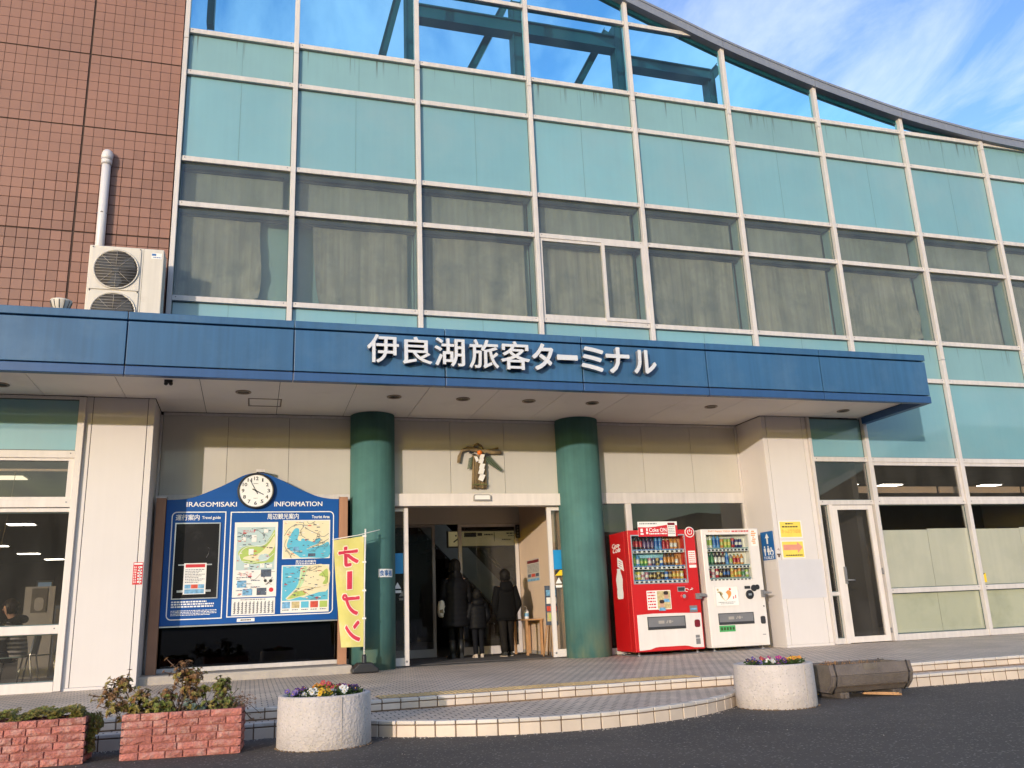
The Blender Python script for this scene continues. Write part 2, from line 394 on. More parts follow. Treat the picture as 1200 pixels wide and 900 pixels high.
def striped(name):
    m, n, l = new_mat(name)
    b = n['Principled BSDF']; b.inputs['Roughness'].default_value = 0.9
    t = n.new('ShaderNodeTexCoord')
    w = n.new('ShaderNodeTexWave'); w.bands_direction = 'Z'; w.inputs['Scale'].default_value = 5.5; w.inputs['Distortion'].default_value = 1.0
    w.inputs['Detail Scale'].default_value = 1.0
    l.new(t.outputs['Object'], w.inputs['Vector'])
    r = n.new('ShaderNodeValToRGB'); r.color_ramp.interpolation = 'CONSTANT'
    r.color_ramp.elements[0].color = (0.03, 0.028, 0.03, 1); r.color_ramp.elements[1].color = (0.40, 0.37, 0.34, 1); r.color_ramp.elements[1].position = 0.6
    l.new(w.outputs['Fac'], r.inputs[0]); l.new(r.outputs[0], b.inputs['Base Color'])
    return m
MT['striped'] = striped('striped_knit')

# ------------------------------------------------------------------ object helpers
def tag(o, label=None, cat=None, group=None, kind=None):
    if label: o['label'] = label
    if cat: o['category'] = cat
    if group: o['group'] = group
    if kind: o['kind'] = kind
    return o

def thing(name, label, cat, loc=(0, 0, 0), rotz=0.0, group=None):
    o = bpy.data.objects.new(name, None)
    o.empty_display_size = 0.2
    o.location = loc; o.rotation_euler = (0, 0, rotz)
    col.objects.link(o)
    return tag(o, label, cat, group)

def world_loc(o):
    v = Vector((0, 0, 0))
    while o is not None:
        v += Vector(o.location); o = o.parent
    return v

class MB:
    def __init__(s):
        s.v = []; s.f = []; s.sm = []
    def add(s, vs, fs, smooth=False):
        k = len(s.v)
        s.v += [tuple(p) for p in vs]
        for f in fs:
            s.f.append([k + i for i in f]); s.sm.append(smooth)
        return s
    def box(s, x0, x1, y0, y1, z0, z1):
        if x0 > x1: x0, x1 = x1, x0
        if y0 > y1: y0, y1 = y1, y0
        if z0 > z1: z0, z1 = z1, z0
        return s.add([(x0, y0, z0), (x1, y0, z0), (x1, y1, z0), (x0, y1, z0), (x0, y0, z1), (x1, y0, z1), (x1, y1, z1), (x0, y1, z1)],
                     [(0, 3, 2, 1), (4, 5, 6, 7), (0, 1, 5, 4), (1, 2, 6, 5), (2, 3, 7, 6), (3, 0, 4, 7)])
    def prism(s, pts, a0, a1, axis='y'):
        """polygon (2-D) extruded along an axis: y -> (x,z), z -> (x,y), x -> (y,z)"""
        n = len(pts)
        def mk(p, a):
            return (p[0], a, p[1]) if axis == 'y' else ((p[0], p[1], a) if axis == 'z' else (a, p[0], p[1]))
        vs = [mk(p, a0) for p in pts] + [mk(p, a1) for p in pts]
        fs = [list(range(n)), list(range(2 * n - 1, n - 1, -1))]
        fs += [(i, i + n, (i + 1) % n + n, (i + 1) % n) for i in range(n)]
        return s.add(vs, fs)
    def loft(s, rings, caps=True, smooth=True, closed=True):
        n = len(rings[0]); vs = [p for r in rings for p in r]; fs = []
        for i in range(len(rings) - 1):
            for j in range(n if closed else n - 1):
                fs.append((i * n + j, i * n + (j + 1) % n, (i + 1) * n + (j + 1) % n, (i + 1) * n + j))
        s.add(vs, fs, smooth)
        if caps:
            k = len(s.v) - len(vs)
            s.f.append([k + j for j in range(n - 1, -1, -1)]); s.sm.append(False)
            s.f.append([k + (len(rings) - 1) * n + j for j in range(n)]); s.sm.append(False)
        return s
    def tube(s, path, r, seg=8, caps=True):
        path = [Vector(p) for p in path]
        rs = r if isinstance(r, (list, tuple)) else [r] * len(path)
        rings = []
        ref = Vector((0, 0, 1))
        t0 = (path[1] - path[0]).normalized()
        if abs(t0.dot(ref)) > 0.95: ref = Vector((0, 1, 0))
        for i, p in enumerate(path):
            a = path[max(i - 1, 0)]; b = path[min(i + 1, len(path) - 1)]
            t = (b - a).normalized()
            u = t.cross(ref)
            if u.length < 1e-4: u = t.cross(Vector((1, 0, 0)))
            u.normalize(); w = u.cross(t).normalized()
            rings.append([tuple(p + rs[i] * (math.cos(2 * PI * k / seg) * u + math.sin(2 * PI * k / seg) * w)) for k in range(seg)])
        return s.loft(rings, caps)
    def lathe(s, prof, c=(0, 0, 0), seg=24, axis='z', caps=True):
        rings = []
        for r, h in prof:
            ring = []
            for k in range(seg):
                a = 2 * PI * k / seg; x, y = r * math.cos(a), r * math.sin(a)
                if axis == 'z': q = (c[0] + x, c[1] + y, c[2] + h)
                elif axis == 'y': q = (c[0] + x, c[1] + h, c[2] + y)
                else: q = (c[0] + h, c[1] + x, c[2] + y)
                ring.append(q)
            rings.append(ring)
        return s.loft(rings, caps)
    def ball(s, c, rx, ry=None, rz=None, seg=14, rows=9):
        ry = ry or rx; rz = rz or rx
        rings = []
        for i in range(rows):
            a = -PI / 2 + PI * (i + 0.5) / rows
            rings.append([(c[0] + rx * math.cos(a) * math.cos(2 * PI * k / seg), c[1] + ry * math.cos(a) * math.sin(2 * PI * k / seg), c[2] + rz * math.sin(a)) for k in range(seg)])
        return s.loft(rings, True)
    def build(s, name, mat, parent=None, label=None, world=False, bevel=0.0, kind=None, seg=2):
        me = bpy.data.meshes.new(name)
        off = world_loc(parent) if (world and parent is not None) else Vector((0, 0, 0))
        me.from_pydata([(p[0] - off.x, p[1] - off.y, p[2] - off.z) for p in s.v], [], s.f)
        if name in ('small_print', 'sign_print', 'map_print') and parent is not None: kind = 'stuff'
        me.polygons.foreach_set('use_smooth', s.sm)
        bm = bmesh.new(); bm.from_mesh(me)
        bmesh.ops.recalc_face_normals(bm, faces=bm.faces)
        bm.to_mesh(me); bm.free()
        return link(name, me, mat, parent, label, bevel, kind, seg)

def link(name, me, mat, parent=None, label=None, bevel=0.0, kind=None, seg=2):
    if mat is not None and not me.materials:
        me.materials.append(MT[mat] if isinstance(mat, str) else mat)
    o = bpy.data.objects.new(name, me)
    col.objects.link(o)
    if parent is not None: o.parent = parent
    if label: o['label'] = label
    if kind: o['kind'] = kind
    if bevel:
        b = o.modifiers.new('bevel', 'BEVEL'); b.width = bevel; b.segments = seg; b.limit_method = 'ANGLE'; b.angle_limit = math.radians(50)
    return o

def box(name, mat, parent, x0, x1, y0, y1, z0, z1, bevel=0.0, label=None, kind=None):
    """box in world coordinates under a parent"""
    return MB().box(x0, x1, y0, y1, z0, z1).build(name, mat, parent, label, True, bevel, kind)

def structure(o): o['kind'] = 'structure'; return o

def copy_tree(o, loc=None, rotz=None, parent=None, label=None):
    c = o.copy(); col.objects.link(c)
    if parent is not None: c.parent = parent
    if loc is not None: c.location = loc
    if rotz is not None: c.rotation_euler = (0, 0, rotz)
    if label: c['label'] = label
    for ch in [x for x in bpy.data.objects if x.parent == o]:
        copy_tree(ch, parent=c)
    return c

# ---- lettering: flat text turned into meshes and fitted to a rectangle on a wall plane
_txt_mesh = {}
def text_mesh(s, bold=0.0, extrude=0.0, shear=0.0):
    """outline text as a solid; a bold face is struck several times, a hair apart"""
    key = (s, bold, extrude, shear)
    if key in _txt_mesh: return _txt_mesh[key]
    cu = bpy.data.curves.new('lettering', 'FONT')
    cu.body = s; cu.size = 1.0; cu.extrude = extrude; cu.shear = shear; cu.resolution_u = 3
    o = bpy.data.objects.new('lettering', cu); col.objects.link(o)
    dg = bpy.context.evaluated_depsgraph_get(); dg.update()
    me = bpy.data.meshes.new_from_object(o.evaluated_get(dg))
    bpy.data.objects.remove(o); bpy.data.curves.remove(cu)
    v0 = [v.co.copy() for v in me.vertices]; f0 = [list(p.vertices) for p in me.polygons]
    bpy.data.meshes.remove(me)
    vs, fs = [], []
    shifts = [(0, 0)] if not bold else [(bold * math.cos(PI * q / 3), bold * math.sin(PI * q / 3)) for q in range(6)]
    for q, (sx, sy) in enumerate(shifts):
        k = len(vs)
        vs += [Vector((v.x + sx, v.y + sy, v.z * (1 - 0.02 * q))) for v in v0]; fs += [[k + i for i in f] for f in f0]
    _txt_mesh[key] = (vs, fs)
    return vs, fs

def lettering(name, s, mat, parent, x0, x1, z0, z1, y, depth=0.003, bold=0.0, shear=0.0, xf=None, label=None):
    """text fitted to the rectangle x0..x1, z0..z1 on the plane at y, facing the street (-y); xf maps (x, y, z) elsewhere"""
    vs, fs = text_mesh(s, bold, 0.5, shear)
    xs = [v.x for v in vs]; ys = [v.y for v in vs]
    ax, bx, ay, by = min(xs), max(xs), min(ys), max(ys)
    out = []
    for v in vs:
        x = x0 + (v.x - ax) / (bx - ax) * (x1 - x0)
        z = z0 + (v.y - ay) / (by - ay) * (z1 - z0)
        yy = y - (v.z + 0.5) * depth
        out.append(xf(x, yy, z) if xf else (x, yy, z))
    m = MB(); m.add(out, fs)
    return m.build(name, mat, parent, label, True)

def print_lines(mb, x0, x1, z, h, y, rnd, d=0.002, words=8):
    """a line of print too small to read: short strokes of uneven length"""
    x = x0
    while x < x1:
        w = min(rnd.uniform(0.4, 1.6) * (x1 - x0) / words / 1.4, x1 - x)
        mb.box(x, x + w, y - d, y, z, z + h)
        x += w + (x1 - x0) / words * 0.22
    return mb

def rounded(x0, x1, z0, z1, r, n=5, corners=(1, 1, 1, 1)):
    pts = []
    for (cx, cz, a0, use) in ((x1 - r, z1 - r, 0, corners[0]), (x0 + r, z1 - r, 90, corners[1]), (x0 + r, z0 + r, 180, corners[2]), (x1 - r, z0 + r, 270, corners[3])):
        if use:
            for k in range(n + 1):
                a = math.radians(a0 + 90 * k / n); pts.append((cx + r * math.cos(a), cz + r * math.sin(a)))
        else:
            sx = 1 if a0 in (0, 270) else -1; sz = 1 if a0 in (0, 90) else -1
            pts.append((cx + sx * r, cz + sz * r))
    return pts

# ================================================================== SETTING
G = -0.225                      # level of the asphalt
g = MB(); g.add([(-900, -900, G), (900, -900, G), (900, 900, G), (-900, 900, G)], [(0, 1, 2, 3)])
structure(g.build('asphalt_ground', 'asphalt'))
# wooded hills across the car park, seen only mirrored in the glazing
rh = random.Random(3)
hl = MB(); ridge = []; foot = []; back = []
for k in range(0, 61):
    a = math.radians(-200 + 200 * k / 60.0)
    az_sun = math.atan2(sun_vec.y, sun_vec.x)
    d = abs(((a - az_sun + PI) % (2 * PI)) - PI)
    rise = 0.030 + 0.125 * max(0.0, min(1.0, (d - 0.13) / 0.20)) * (0.8 + 0.35 * math.sin(7 * a) + 0.12 * math.sin(23 * a + 1))  # unseen ridge raised to darken the reflections, kept low before the sun
    R = 420 + 40 * math.sin(3 * a)
    foot.append((R * 0.72 * math.cos(a), R * 0.72 * math.sin(a), G - 0.5))
    ridge.append((R * math.cos(a), R * math.sin(a), R * rise + rh.uniform(-1.2, 1.2)))
    back.append((R * 1.35 * math.cos(a), R * 1.35 * math.sin(a), G - 0.5))
n = len(ridge)
hl.add(foot + ridge + back, [(i, i + 1, n + i + 1, n + i) for i in range(n - 1)] + [(n + i, n + i + 1, 2 * n + i + 1, 2 * n + i) for i in range(n - 1)], True)
structure(hl.build('hills', 'hill_green'))

# raised plaza with tiled edge and one lower step that swells out before the entrance
EY = -4.25                      # front edge of the plaza
LZ = -0.10                      # level of the lower step
PX0, PX1 = -5.0, 19.0
plaza = structure(MB().box(PX0, PX1, EY + 0.10, 0.75, -0.30, -0.006).build('plaza', 'plaza_tiles'))
ACX, ACY, AR = 4.30, -3.10, 2.5
LY = -4.50
half = math.sqrt(AR * AR - (LY - ACY) ** 2)
arc = []
a0 = math.atan2(LY - ACY, -half); a1 = math.atan2(LY - ACY, half)
for k in range(0, 41):
    a = a0 + (a1 - a0) * k / 40
    arc.append((ACX + AR * math.cos(a), ACY + AR * math.sin(a)))
NW = 0.075                     # visible width of the nosing tiles
def inset(p, d):
    if abs(p[1] - LY) < 1e-6 and not (ACX - half - 1e-6 < p[0] < ACX + half + 1e-6): return (p[0], p[1] + d)
    v = Vector((ACX - p[0], ACY - p[1])).normalized(); return (p[0] + v.x * d, p[1] + v.y * d)
poly = [(PX0, LY + NW)] + [inset(p, NW) for p in arc] + [(PX1, LY + NW), (PX1, EY + 0.02), (PX0, EY + 0.02)]
poly[1] = (poly[1][0], LY + NW); poly[-4] = (poly[-4][0], LY + NW)
lower = structure(MB().prism(poly, -0.30, LZ - 0.004, 'z').build('lower_step', 'plaza_tiles'))
# dark joint core under the tiles
jc = MB().box(PX0, PX1, EY + 0.010, EY + 0.12, -0.12, -0.007)
structure(jc.build('plaza_edge_bedding', 'step_joint', plaza)); 
poly2 = [(PX0, LY + 0.010)] + [inset(p, 0.010) for p in arc] + [(PX1, LY + 0.010), (PX1, EY + 0.02), (PX0, EY + 0.02)]
MB().prism(poly2, -0.31, LZ - 0.008, 'z').build('step_edge_bedding', 'step_joint', lower)
PT = 0.172
def edge_tile_mesh(name, mat, w, y0, y1, z0, z1):
    m = MB().box(-w / 2, w / 2, y0, y1, z0, z1)
    o = m.build(name, mat, None); me = o.data; bpy.data.objects.remove(o); return me
JW = 0.010
nos_me = edge_tile_mesh('nosing_tile', 'nosing', PT - JW, -0.004, NW, -0.030, 0.0)
ris_me = edge_tile_mesh('riser_tile', 'riser', PT - JW, 0.002, 0.03, -0.092, -0.038)
ris2_me = edge_tile_mesh('riser_tile', 'riser', PT - JW, 0.002, 0.03, -0.135, -0.038)
def put(name, me, parent, x, y, z, rz, bev=0.006):
    o = link(name, me, None, parent, bevel=bev, seg=2)
    o.location = (x, y, z); o.rotation_euler = (0, 0, rz); return o
x = -1.6; k = 0
rt_ = random.Random(5)
while x < 13.2:
    put('nosing_tile', nos_me, plaza, x, EY, rt_.uniform(-.0015, .0015), 0)
    put('riser_tile', ris_me, plaza, x + PT * 0.5 * (k % 1), EY + rt_.uniform(-.002, .002), 0, 0)
    x += PT
# lower step: straight left, arc, straight right, walked by arc length
path = [(-1.6, LY)] + arc + [(13.2, LY)]
segs = []; tot = 0
for i in range(len(path) - 1):
    L = math.hypot(path[i + 1][0] - path[i][0], path[i + 1][1] - path[i][1]); segs.append((tot, L, path[i], path[i + 1])); tot += L
s_ = 0.08
while s_ < tot - 0.05:
    for (t0, L, p, q) in segs:
        if t0 <= s_ < t0 + L: break
    f_ = (s_ - t0) / L; cx = p[0] + f_ * (q[0] - p[0]); cy = p[1] + f_ * (q[1] - p[1])
    ang = math.atan2(q[1] - p[1], q[0] - p[0])
    put('nosing_tile', nos_me, lower, cx, cy, LZ + rt_.uniform(-.0015, .0015), ang)
    put('riser_tile', ris2_me, lower, cx, cy, LZ, ang)
    s_ += PT
# grit and small stones lying where the asphalt meets the steps
gm_ = MB(); rg = random.Random(77)
for k in range(520):
    q = rg.uniform(-1.2, 12.8)
    yb_ = LY
    if ACX - half < q < ACX + half: yb_ = ACY - math.sqrt(AR * AR - (q - ACX) ** 2)
    y_ = yb_ - 0.012 - abs(rg.gauss(0, 0.05)) if k % 13 else yb_ - rg.uniform(0.05, 2.2)
    r_ = rg.uniform(0.003, 0.008) if k % 13 else rg.uniform(0.003, 0.005)
    gm_.ball((q, y_, G + r_ * .5), r_, r_ * rg.uniform(.7, 1.2), r_ * .7, 5, 3)
o = gm_.build('gravel', 'concrete_kerb'); o['kind'] = 'stuff'; o['label'] = 'grit and small stones along the foot of the steps'
# tactile paving strip behind the nosing
tac = structure(box('tactile_paving', 'step_joint', None, 2.78, 6.10, EY + 0.10, EY + 0.42, -0.012, 0.0))
tm = MB().box(-0.148, 0.148, -0.148, 0.148, 0.0, 0.004)
for i in range(6):
    for j in range(6):
        tm.lathe([(0.016, 0.004), (0.010, 0.008)], (-0.122 + i * 0.049, -0.122 + j * 0.049, 0), 6)
o = tm.build('tactile_tile', 'tactile'); tac_me = o.data; bpy.data.objects.remove(o)
for k in range(11):
    put('tactile_tile', tac_me, tac, 2.78 + 0.15 + 0.302 * k, EY + 0.26, 0.0, 0, 0)
# concrete kerb under the information board
kb = box('concrete_kerb', 'concrete_kerb', None, 0.17, 3.0, 0.16, 0.72, -0.05, 0.105, 0.025); structure(kb)

# ================================================================== TERMINAL BUILDING
T = thing('terminal_building', 'ferry terminal with teal glass front, brown tiled wing and blue canopy over the entrance', 'building')
MOD = 0.755
Z = {k: 5.345 + n_ * MOD for k, n_ in dict(t=8, a=6, b=5, c=3, d=2, e=0, f=-1, g=-3, h=-4, i=-6, j=-7).items()}
SOF = 3.835
REC = 0.82                      # the entrance recess
# --- body behind the glazing
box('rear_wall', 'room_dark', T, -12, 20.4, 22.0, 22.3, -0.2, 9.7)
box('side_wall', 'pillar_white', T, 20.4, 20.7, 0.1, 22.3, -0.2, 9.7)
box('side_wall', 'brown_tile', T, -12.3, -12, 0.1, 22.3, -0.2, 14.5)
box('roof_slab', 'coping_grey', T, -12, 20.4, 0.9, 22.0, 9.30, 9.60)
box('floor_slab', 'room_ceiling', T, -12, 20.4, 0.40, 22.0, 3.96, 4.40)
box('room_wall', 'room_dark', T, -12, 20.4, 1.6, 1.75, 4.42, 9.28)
# --- brown tiled wing
TX0, TX1 = -2.75, 0.255
tw = MB().box(-12, TX1, 0.0, 0.35, 3.9, 14.6).build('tiled_wall', 'dark_joint', T)
tws, ths = 0.1435, 0.155
xs_ = []; x = TX1
gx = [-1.0]; col_i = 0
while x > -9.0:
    xs_.append(x); x -= tws; col_i += 1
rows_z = []
z = 4.75
grooves = [6.27, 7.98, 9.215, 10.455]
tiles = []
zz = 6.27
r_all = []
while zz > 4.6: zz -= ths
while zz < 14.4:
    r_all.append(zz); zz += ths
# joints between the big cast panels are wider: tiles beside them are trimmed
def groove_gap(v, gs, tol): return any(abs(v - g_) < tol for g_ in gs)
gz = [6.27, 6.27 + 11 * ths, 6.27 + 19 * ths, 6.27 + 27 * ths, 6.27 + 38 * ths, 6.27 + 46 * ths]
gxs = [TX1 - 9 * tws + 0.03]
cand = []
for i, xr in enumerate(xs_):
    for zr in r_all:
        x0, x1, z0, z1 = xr - tws + 0.003, xr - 0.003, zr + 0.003, zr + ths - 0.003
        if i % 15 == 8: x0 += 0.012
        if i % 15 == 9: x1 -= 0.012
        if any(abs(zr - q_) < 0.01 for q_ in gz): z0 += 0.008
        if any(abs(zr + ths - q_) < 0.01 for q_ in gz): z1 -= 0.008
        cand.append((x0, x1, z0, z1))
camv = Vector((1.6, -12.56, 0.72))
def in_view(x, z): return x > -2.62 and 4.95 < z < 10.75
vis = [c for c in cand if in_view((c[0] + c[1]) / 2, (c[2] + c[3]) / 2)]
vis.sort(key=lambda c: (Vector(((c[0] + c[1]) / 2, 0, (c[2] + c[3]) / 2)) - camv).length)
rt2 = random.Random(11)
for c in vis[:300]:
    m = MB().box(c[0], c[1], -0.012 - rt2.uniform(0, .0025), 0.004, c[2], c[3])
    m.build('wall_tile', 'brown_tile', tw, None, True, 0.003, seg=1)
rest = MB()
keep = set(vis[:300])
for c in cand:
    if c not in keep:
        rest.box(c[0], c[1], -0.012 - rt2.uniform(0, .0025), 0.004, c[2], c[3])
rest.build('wall_tiles', 'brown_tile', tw, None, True, kind='stuff')
# upper part of the wing, above the frame
MB().box(-12, -9.05, -0.012, 0.004, 4.6, 14.6).build('tile_facing', 'brown_tile', tw)
MB().box(-9.05, TX1, -0.012, 0.004, r_all[-1] + ths + 0.01, 14.6).build('tile_facing', 'brown_tile', tw)

# --- curtain wall grid
MX = [0.31, 2, 4, 6, 8, 10, 12, 14, 16, 18, 20]
ctop = [(0.2, 14.60), (2, 14.28), (4, 13.62), (6, 12.80), (8.13, 11.96), (9.24, 11.59), (10.01, 11.31), (12.04, 10.75), (14.05, 10.33), (16.05, 10.09), (18, 10.0), (20.4, 9.97)]
def ct(x):
    for (xa, za), (xb, zb) in zip(ctop, ctop[1:]):
        if xa <= x <= xb: return za + (zb - za) * (x - xa) / (xb - xa)
    return ctop[0][1] if x < ctop[0][0] else ctop[-1][1]
def coping_top(x):              # smoothed
    return sum(ct(min(max(x + d_, 0.2), 20.4)) for d_ in (-0.5, -0.25, 0, 0.25, 0.5)) / 5
CTH = 0.195
MW, TH = 0.076, 0.082
for i, x in enumerate(MX):
    zb = 4.45 if x < 12 else 0.0
    zt = coping_top(x) - 0.03
    # storey-high lengths with a joint between them
    cuts = [zb] + [c_ for c_ in (6.0 if False else Z['f'] + 0.42 if x >= 12 else None, Z['a'] - 0.17) if c_] + [zt]
    for za, zc in zip(cuts, cuts[1:]):
        w_ = MW if i else 0.07
        box('mullion', 'frame_cream', T, x - w_ / 2, x + w_ / 2, -0.075, 0.07, za + 0.003, zc - 0.003, 0.006)
def transom(x0, x1, z, h=TH, mat='frame_cream', y0=-0.045):
    o = box('transom', mat, T, x0, x1, y0, 0.065, z - h / 2, z + h / 2, 0.006)
    b = MB()
    for xx in (x0 + 0.05, x1 - 0.05):
        b.lathe([(0.009, 0.0), (0.009, -0.004)], (xx, y0, z + 0.012), 8, 'y')
    b.build('screw', 'machine_grey', o, None, True)
    return o
PANE_Y = 0.012
rp_ = random.Random(21)
def pane(x0, x1, z0, z1, mat, seam=False, name='glass_pane'):
    o = box(name, mat, T, x0, x1, PANE_Y, PANE_Y + 0.012, z0, z1)
    gk = MB(); w_ = 0.013; ya, yb = PANE_Y - 0.006, PANE_Y - 0.0004
    gk.box(x0, x1, ya, yb, z1 - w_, z1); gk.box(x0, x1, ya, yb, z0, z0 + w_); gk.box(x0, x0 + w_, ya, yb, z0 + w_, z1 - w_); gk.box(x1 - w_, x1, ya, yb, z0 + w_, z1 - w_)
    gk.build('gasket', 'gasket', o)
    if seam:
        xm = (x0 + x1) / 2 + rp_.uniform(-0.04, 0.04)
        box('pane_joint', 'seam_teal', o, xm - 0.004, xm + 0.004, PANE_Y - 0.0015, PANE_Y + 0.001, z0 + 0.01, z1 - 0.01)
    return o
BACKS = []
def window_box(x0, x1, z0, z1, kind):
    """the recessed reveal behind a window pane with its curtain or blind"""
    D = 0.24
    m = MB()
    m.box(x0 - 0.03, x0, 0.07, D + 0.04, z0 - 0.03, z1 + 0.03); m.box(x1, x1 + 0.03, 0.07, D + 0.04, z0 - 0.03, z1 + 0.03)
    m.box(x0, x1, 0.07, D + 0.04, z1, z1 + 0.03); m.box(x0, x1, 0.07, D + 0.04, z0 - 0.03, z0)
    m.box(x0, x1, D + 0.10, D + 0.13, z0 - .03, z1 + .03)
    rv = m.build('window_reveal', 'reveal', T)
    if kind == 'blind':
        xa, xb = x0 + 0.03, x1 - 0.10
        MB().box(xa, xb, D - 0.03, D - 0.022, z0 + 0.0, z1 - 0.06).build('blind', 'blind', T)
        MB().box(xa, xb, D - 0.06, D, z1 - 0.06, z1 - 0.01).build('blind_rail', 'seal_dark', T)
    else:
        xa, xb = x0 + 0.02, x1 - (0.12 if kind != 'swag' else (0.42 if x0 < 1 else 0.16))
        if kind == 'swag2': xa = x0 + (0.30 if x0 < 3 else 0.06)
        cols, rws = 40, 14
        rr = random.Random(int(x0 * 10) + 3)
        ph = [rr.uniform(0, 6.3) for _ in range(4)]; fr_ = [rr.uniform(12, 17), rr.uniform(22, 31), rr.uniform(5, 8), 3]
        vs = []
        for r in range(rws + 1):
            v = r / rws; zz = z1 - 0.05 - v * (z1 - z0 - 0.05)
            for c in range(cols + 1):
                u = c / cols
                xx = xa + u * (xb - xa)
                yy = D - 0.035 + 0.016 * math.sin(fr_[0] * u + ph[0] + 1.6 * math.sin(5 * u + ph[3]) + .5 * v) * (0.4 + 0.6 * v) + 0.014 * math.sin(fr_[1] * u + ph[1]) * v + 0.012 * math.sin(fr_[2] * u + 4 * v + ph[2])
                if kind == 'swag' and u > 0.55:      # bunched and pulled up at the free edge
                    w_ = (u - 0.55) / 0.45
                    xx += 0.10 * w_ * math.sin(PI * v) * (v - 0.3)
                    yy -= 0.085 * w_ * abs(math.sin(9 * v + 5 * u)) * v
                    zz2 = zz + 0.10 * w_ * w_ * v
                    vs.append((xx, yy, zz2)); continue
                if kind == 'swag2' and u < 0.4:
                    w_ = (0.4 - u) / 0.4
                    xx += 0.12 * w_ * v * v; yy -= 0.085 * w_ * abs(math.sin(8 * v + 4 * u)) * v
                vs.append((xx, yy, zz))
        fs = [(r * (cols + 1) + c, r * (cols + 1) + c + 1, (r + 1) * (cols + 1) + c + 1, (r + 1) * (cols + 1) + c) for r in range(rws) for c in range(cols)]
        MB().add(vs, fs, True).build('curtain', 'curtain', T)
        MB().box(x0 + 0.01, x1 - 0.01, D - 0.07, D - 0.02, z1 - 0.05, z1 - 0.015).build('curtain_rail', 'seal_dark', T)
kinds = ['swag', 'swag2', 'plain', 'plain', 'swag2', 'plain', 'swag', 'plain', 'plain', 'plain']
for i in range(len(MX) - 1):
    x0 = MX[i] + (MW / 2 if i else 0.035); x1 = MX[i + 1] - MW / 2
    low = 4.47 if MX[i] < 11.9 else None
    def sp(za, zb, mat, seam=True): pane(x0, x1, za + TH / 2, zb - TH / 2, mat, seam)
    for k in 'abcde':
        transom(x0, x1, Z[k])
    if low: pane(x0, x1, low, Z['e'] - TH / 2, 'spandrel', True)
    sp(Z['c'], Z['b'], 'spandrel'); sp(Z['b'], Z['a'], 'spandrel_pale')
    for (ka, kb, kk) in (('d', 'c', 'blind'), ('e', 'd', kinds[i])):
        za, zb = Z[ka] + TH / 2, Z[kb] - TH / 2
        if ka == 'e' and i == 3:
            # sliding sashes
            xm = x0 + 0.60 * (x1 - x0)
            fw_ = 0.055
            for (xa, xb, yo) in ((x0, xm + 0.03, 0.0), (xm - 0.03, x1, -0.03)):
                m = MB(); m.box(xa, xa + fw_, yo - 0.03, yo + 0.02, za + 0.06, zb - 0.05); m.box(xb - fw_, xb, yo - 0.03, yo + 0.02, za + 0.06, zb - 0.05)
                m.box(xa + fw_, xb - fw_, yo - 0.03, yo + 0.02, za, za + 0.06); m.box(xa + fw_, xb - fw_, yo - 0.03, yo + 0.02, zb - 0.05, zb)
                m.box(xa, xa + fw_, yo - 0.03, yo + 0.02, za, za + 0.06); m.box(xb - fw_, xb, yo - 0.03, yo + 0.02, za, za + 0.06)
                m.box(xa, xa + fw_, yo - 0.03, yo + 0.02, zb - 0.05, zb); m.box(xb - fw_, xb, yo - 0.03, yo + 0.02, zb - 0.05, zb)
                sf = m.build('sash', 'frame_cream', T)
                MB().box(xa + fw_, xb - fw_, yo - 0.008, yo, za + 0.06, zb - 0.05).build('sash_glass', 'glass_window', sf)
        else:
            pane(x0, x1, za, zb, 'glass_window')
        window_box(x0, x1, za, zb, kk)
    # gable lights under the curved coping
    N = 6
    def gable(xa, xb, zlo, hi):
        top = [(xa + (xb - xa) * k / N, hi(xa + (xb - xa) * k / N)) for k in range(N + 1)]
        top = [(px_, pz_) for (px_, pz_) in top if pz_ > zlo + 0.03]
        if len(top) < 2: return
        MB().prism([(top[0][0], zlo), (top[-1][0], zlo)] + top[::-1], PANE_Y, PANE_Y + 0.012).build('gable_pane', 'glass_gable', T)
    lo = Z['a'] + TH / 2
    under = lambda xx: coping_top(xx) - CTH
    if under(x1) > Z['t'] + 0.1:
        transom(x0, x1, Z['t'])
        gable(x0, x1, lo, lambda xx: Z['t'] - TH / 2); gable(x0, x1, Z['t'] + TH / 2, under)
    elif under(x0) > Z['t'] + 0.1:
        xe = x0
        while under(xe) > Z['t'] - 0.06: xe += 0.05
        transom(x0, xe, Z['t'])
        gable(x0, x1, lo, lambda xx: min(Z['t'] - TH / 2, under(xx)))
        gable(x0, xe - 0.1, Z['t'] + TH / 2, under)
    else:
        gable(x0, x1, lo, under)
# the spandrel row just under the low end of the coping is clipped by it, so the coping stands in front
for i in range(len(MX) - 1):
    xa, xb = MX[i] + 0.004, MX[i + 1] - 0.004
    if i == 0: xa = 0.2
    N = 8
    tp = [(xa + (xb - xa) * k / N, coping_top(xa + (xb - xa) * k / N)) for k in range(N + 1)]
    bt = [(x_, z_ - CTH) for x_, z_ in tp]
    MB().prism(tp + bt[::-1], -0.13, 0.10).build('coping', 'coping_grey', T)
    MB().prism([(x_, z_ + 0.012) for x_, z_ in tp] + [(x_, z_ - 0.035) for x_, z_ in tp][::-1], -0.145, -0.13).build('coping_drip', 'coping_grey', T)
    MB().prism([(x_, z_ - CTH - 0.003) for x_, z_ in tp] + [(x_, z_ - CTH - 0.075) for x_, z_ in tp][::-1], 0.03, 0.10).build('edge_beam', 'steel_teal', T)
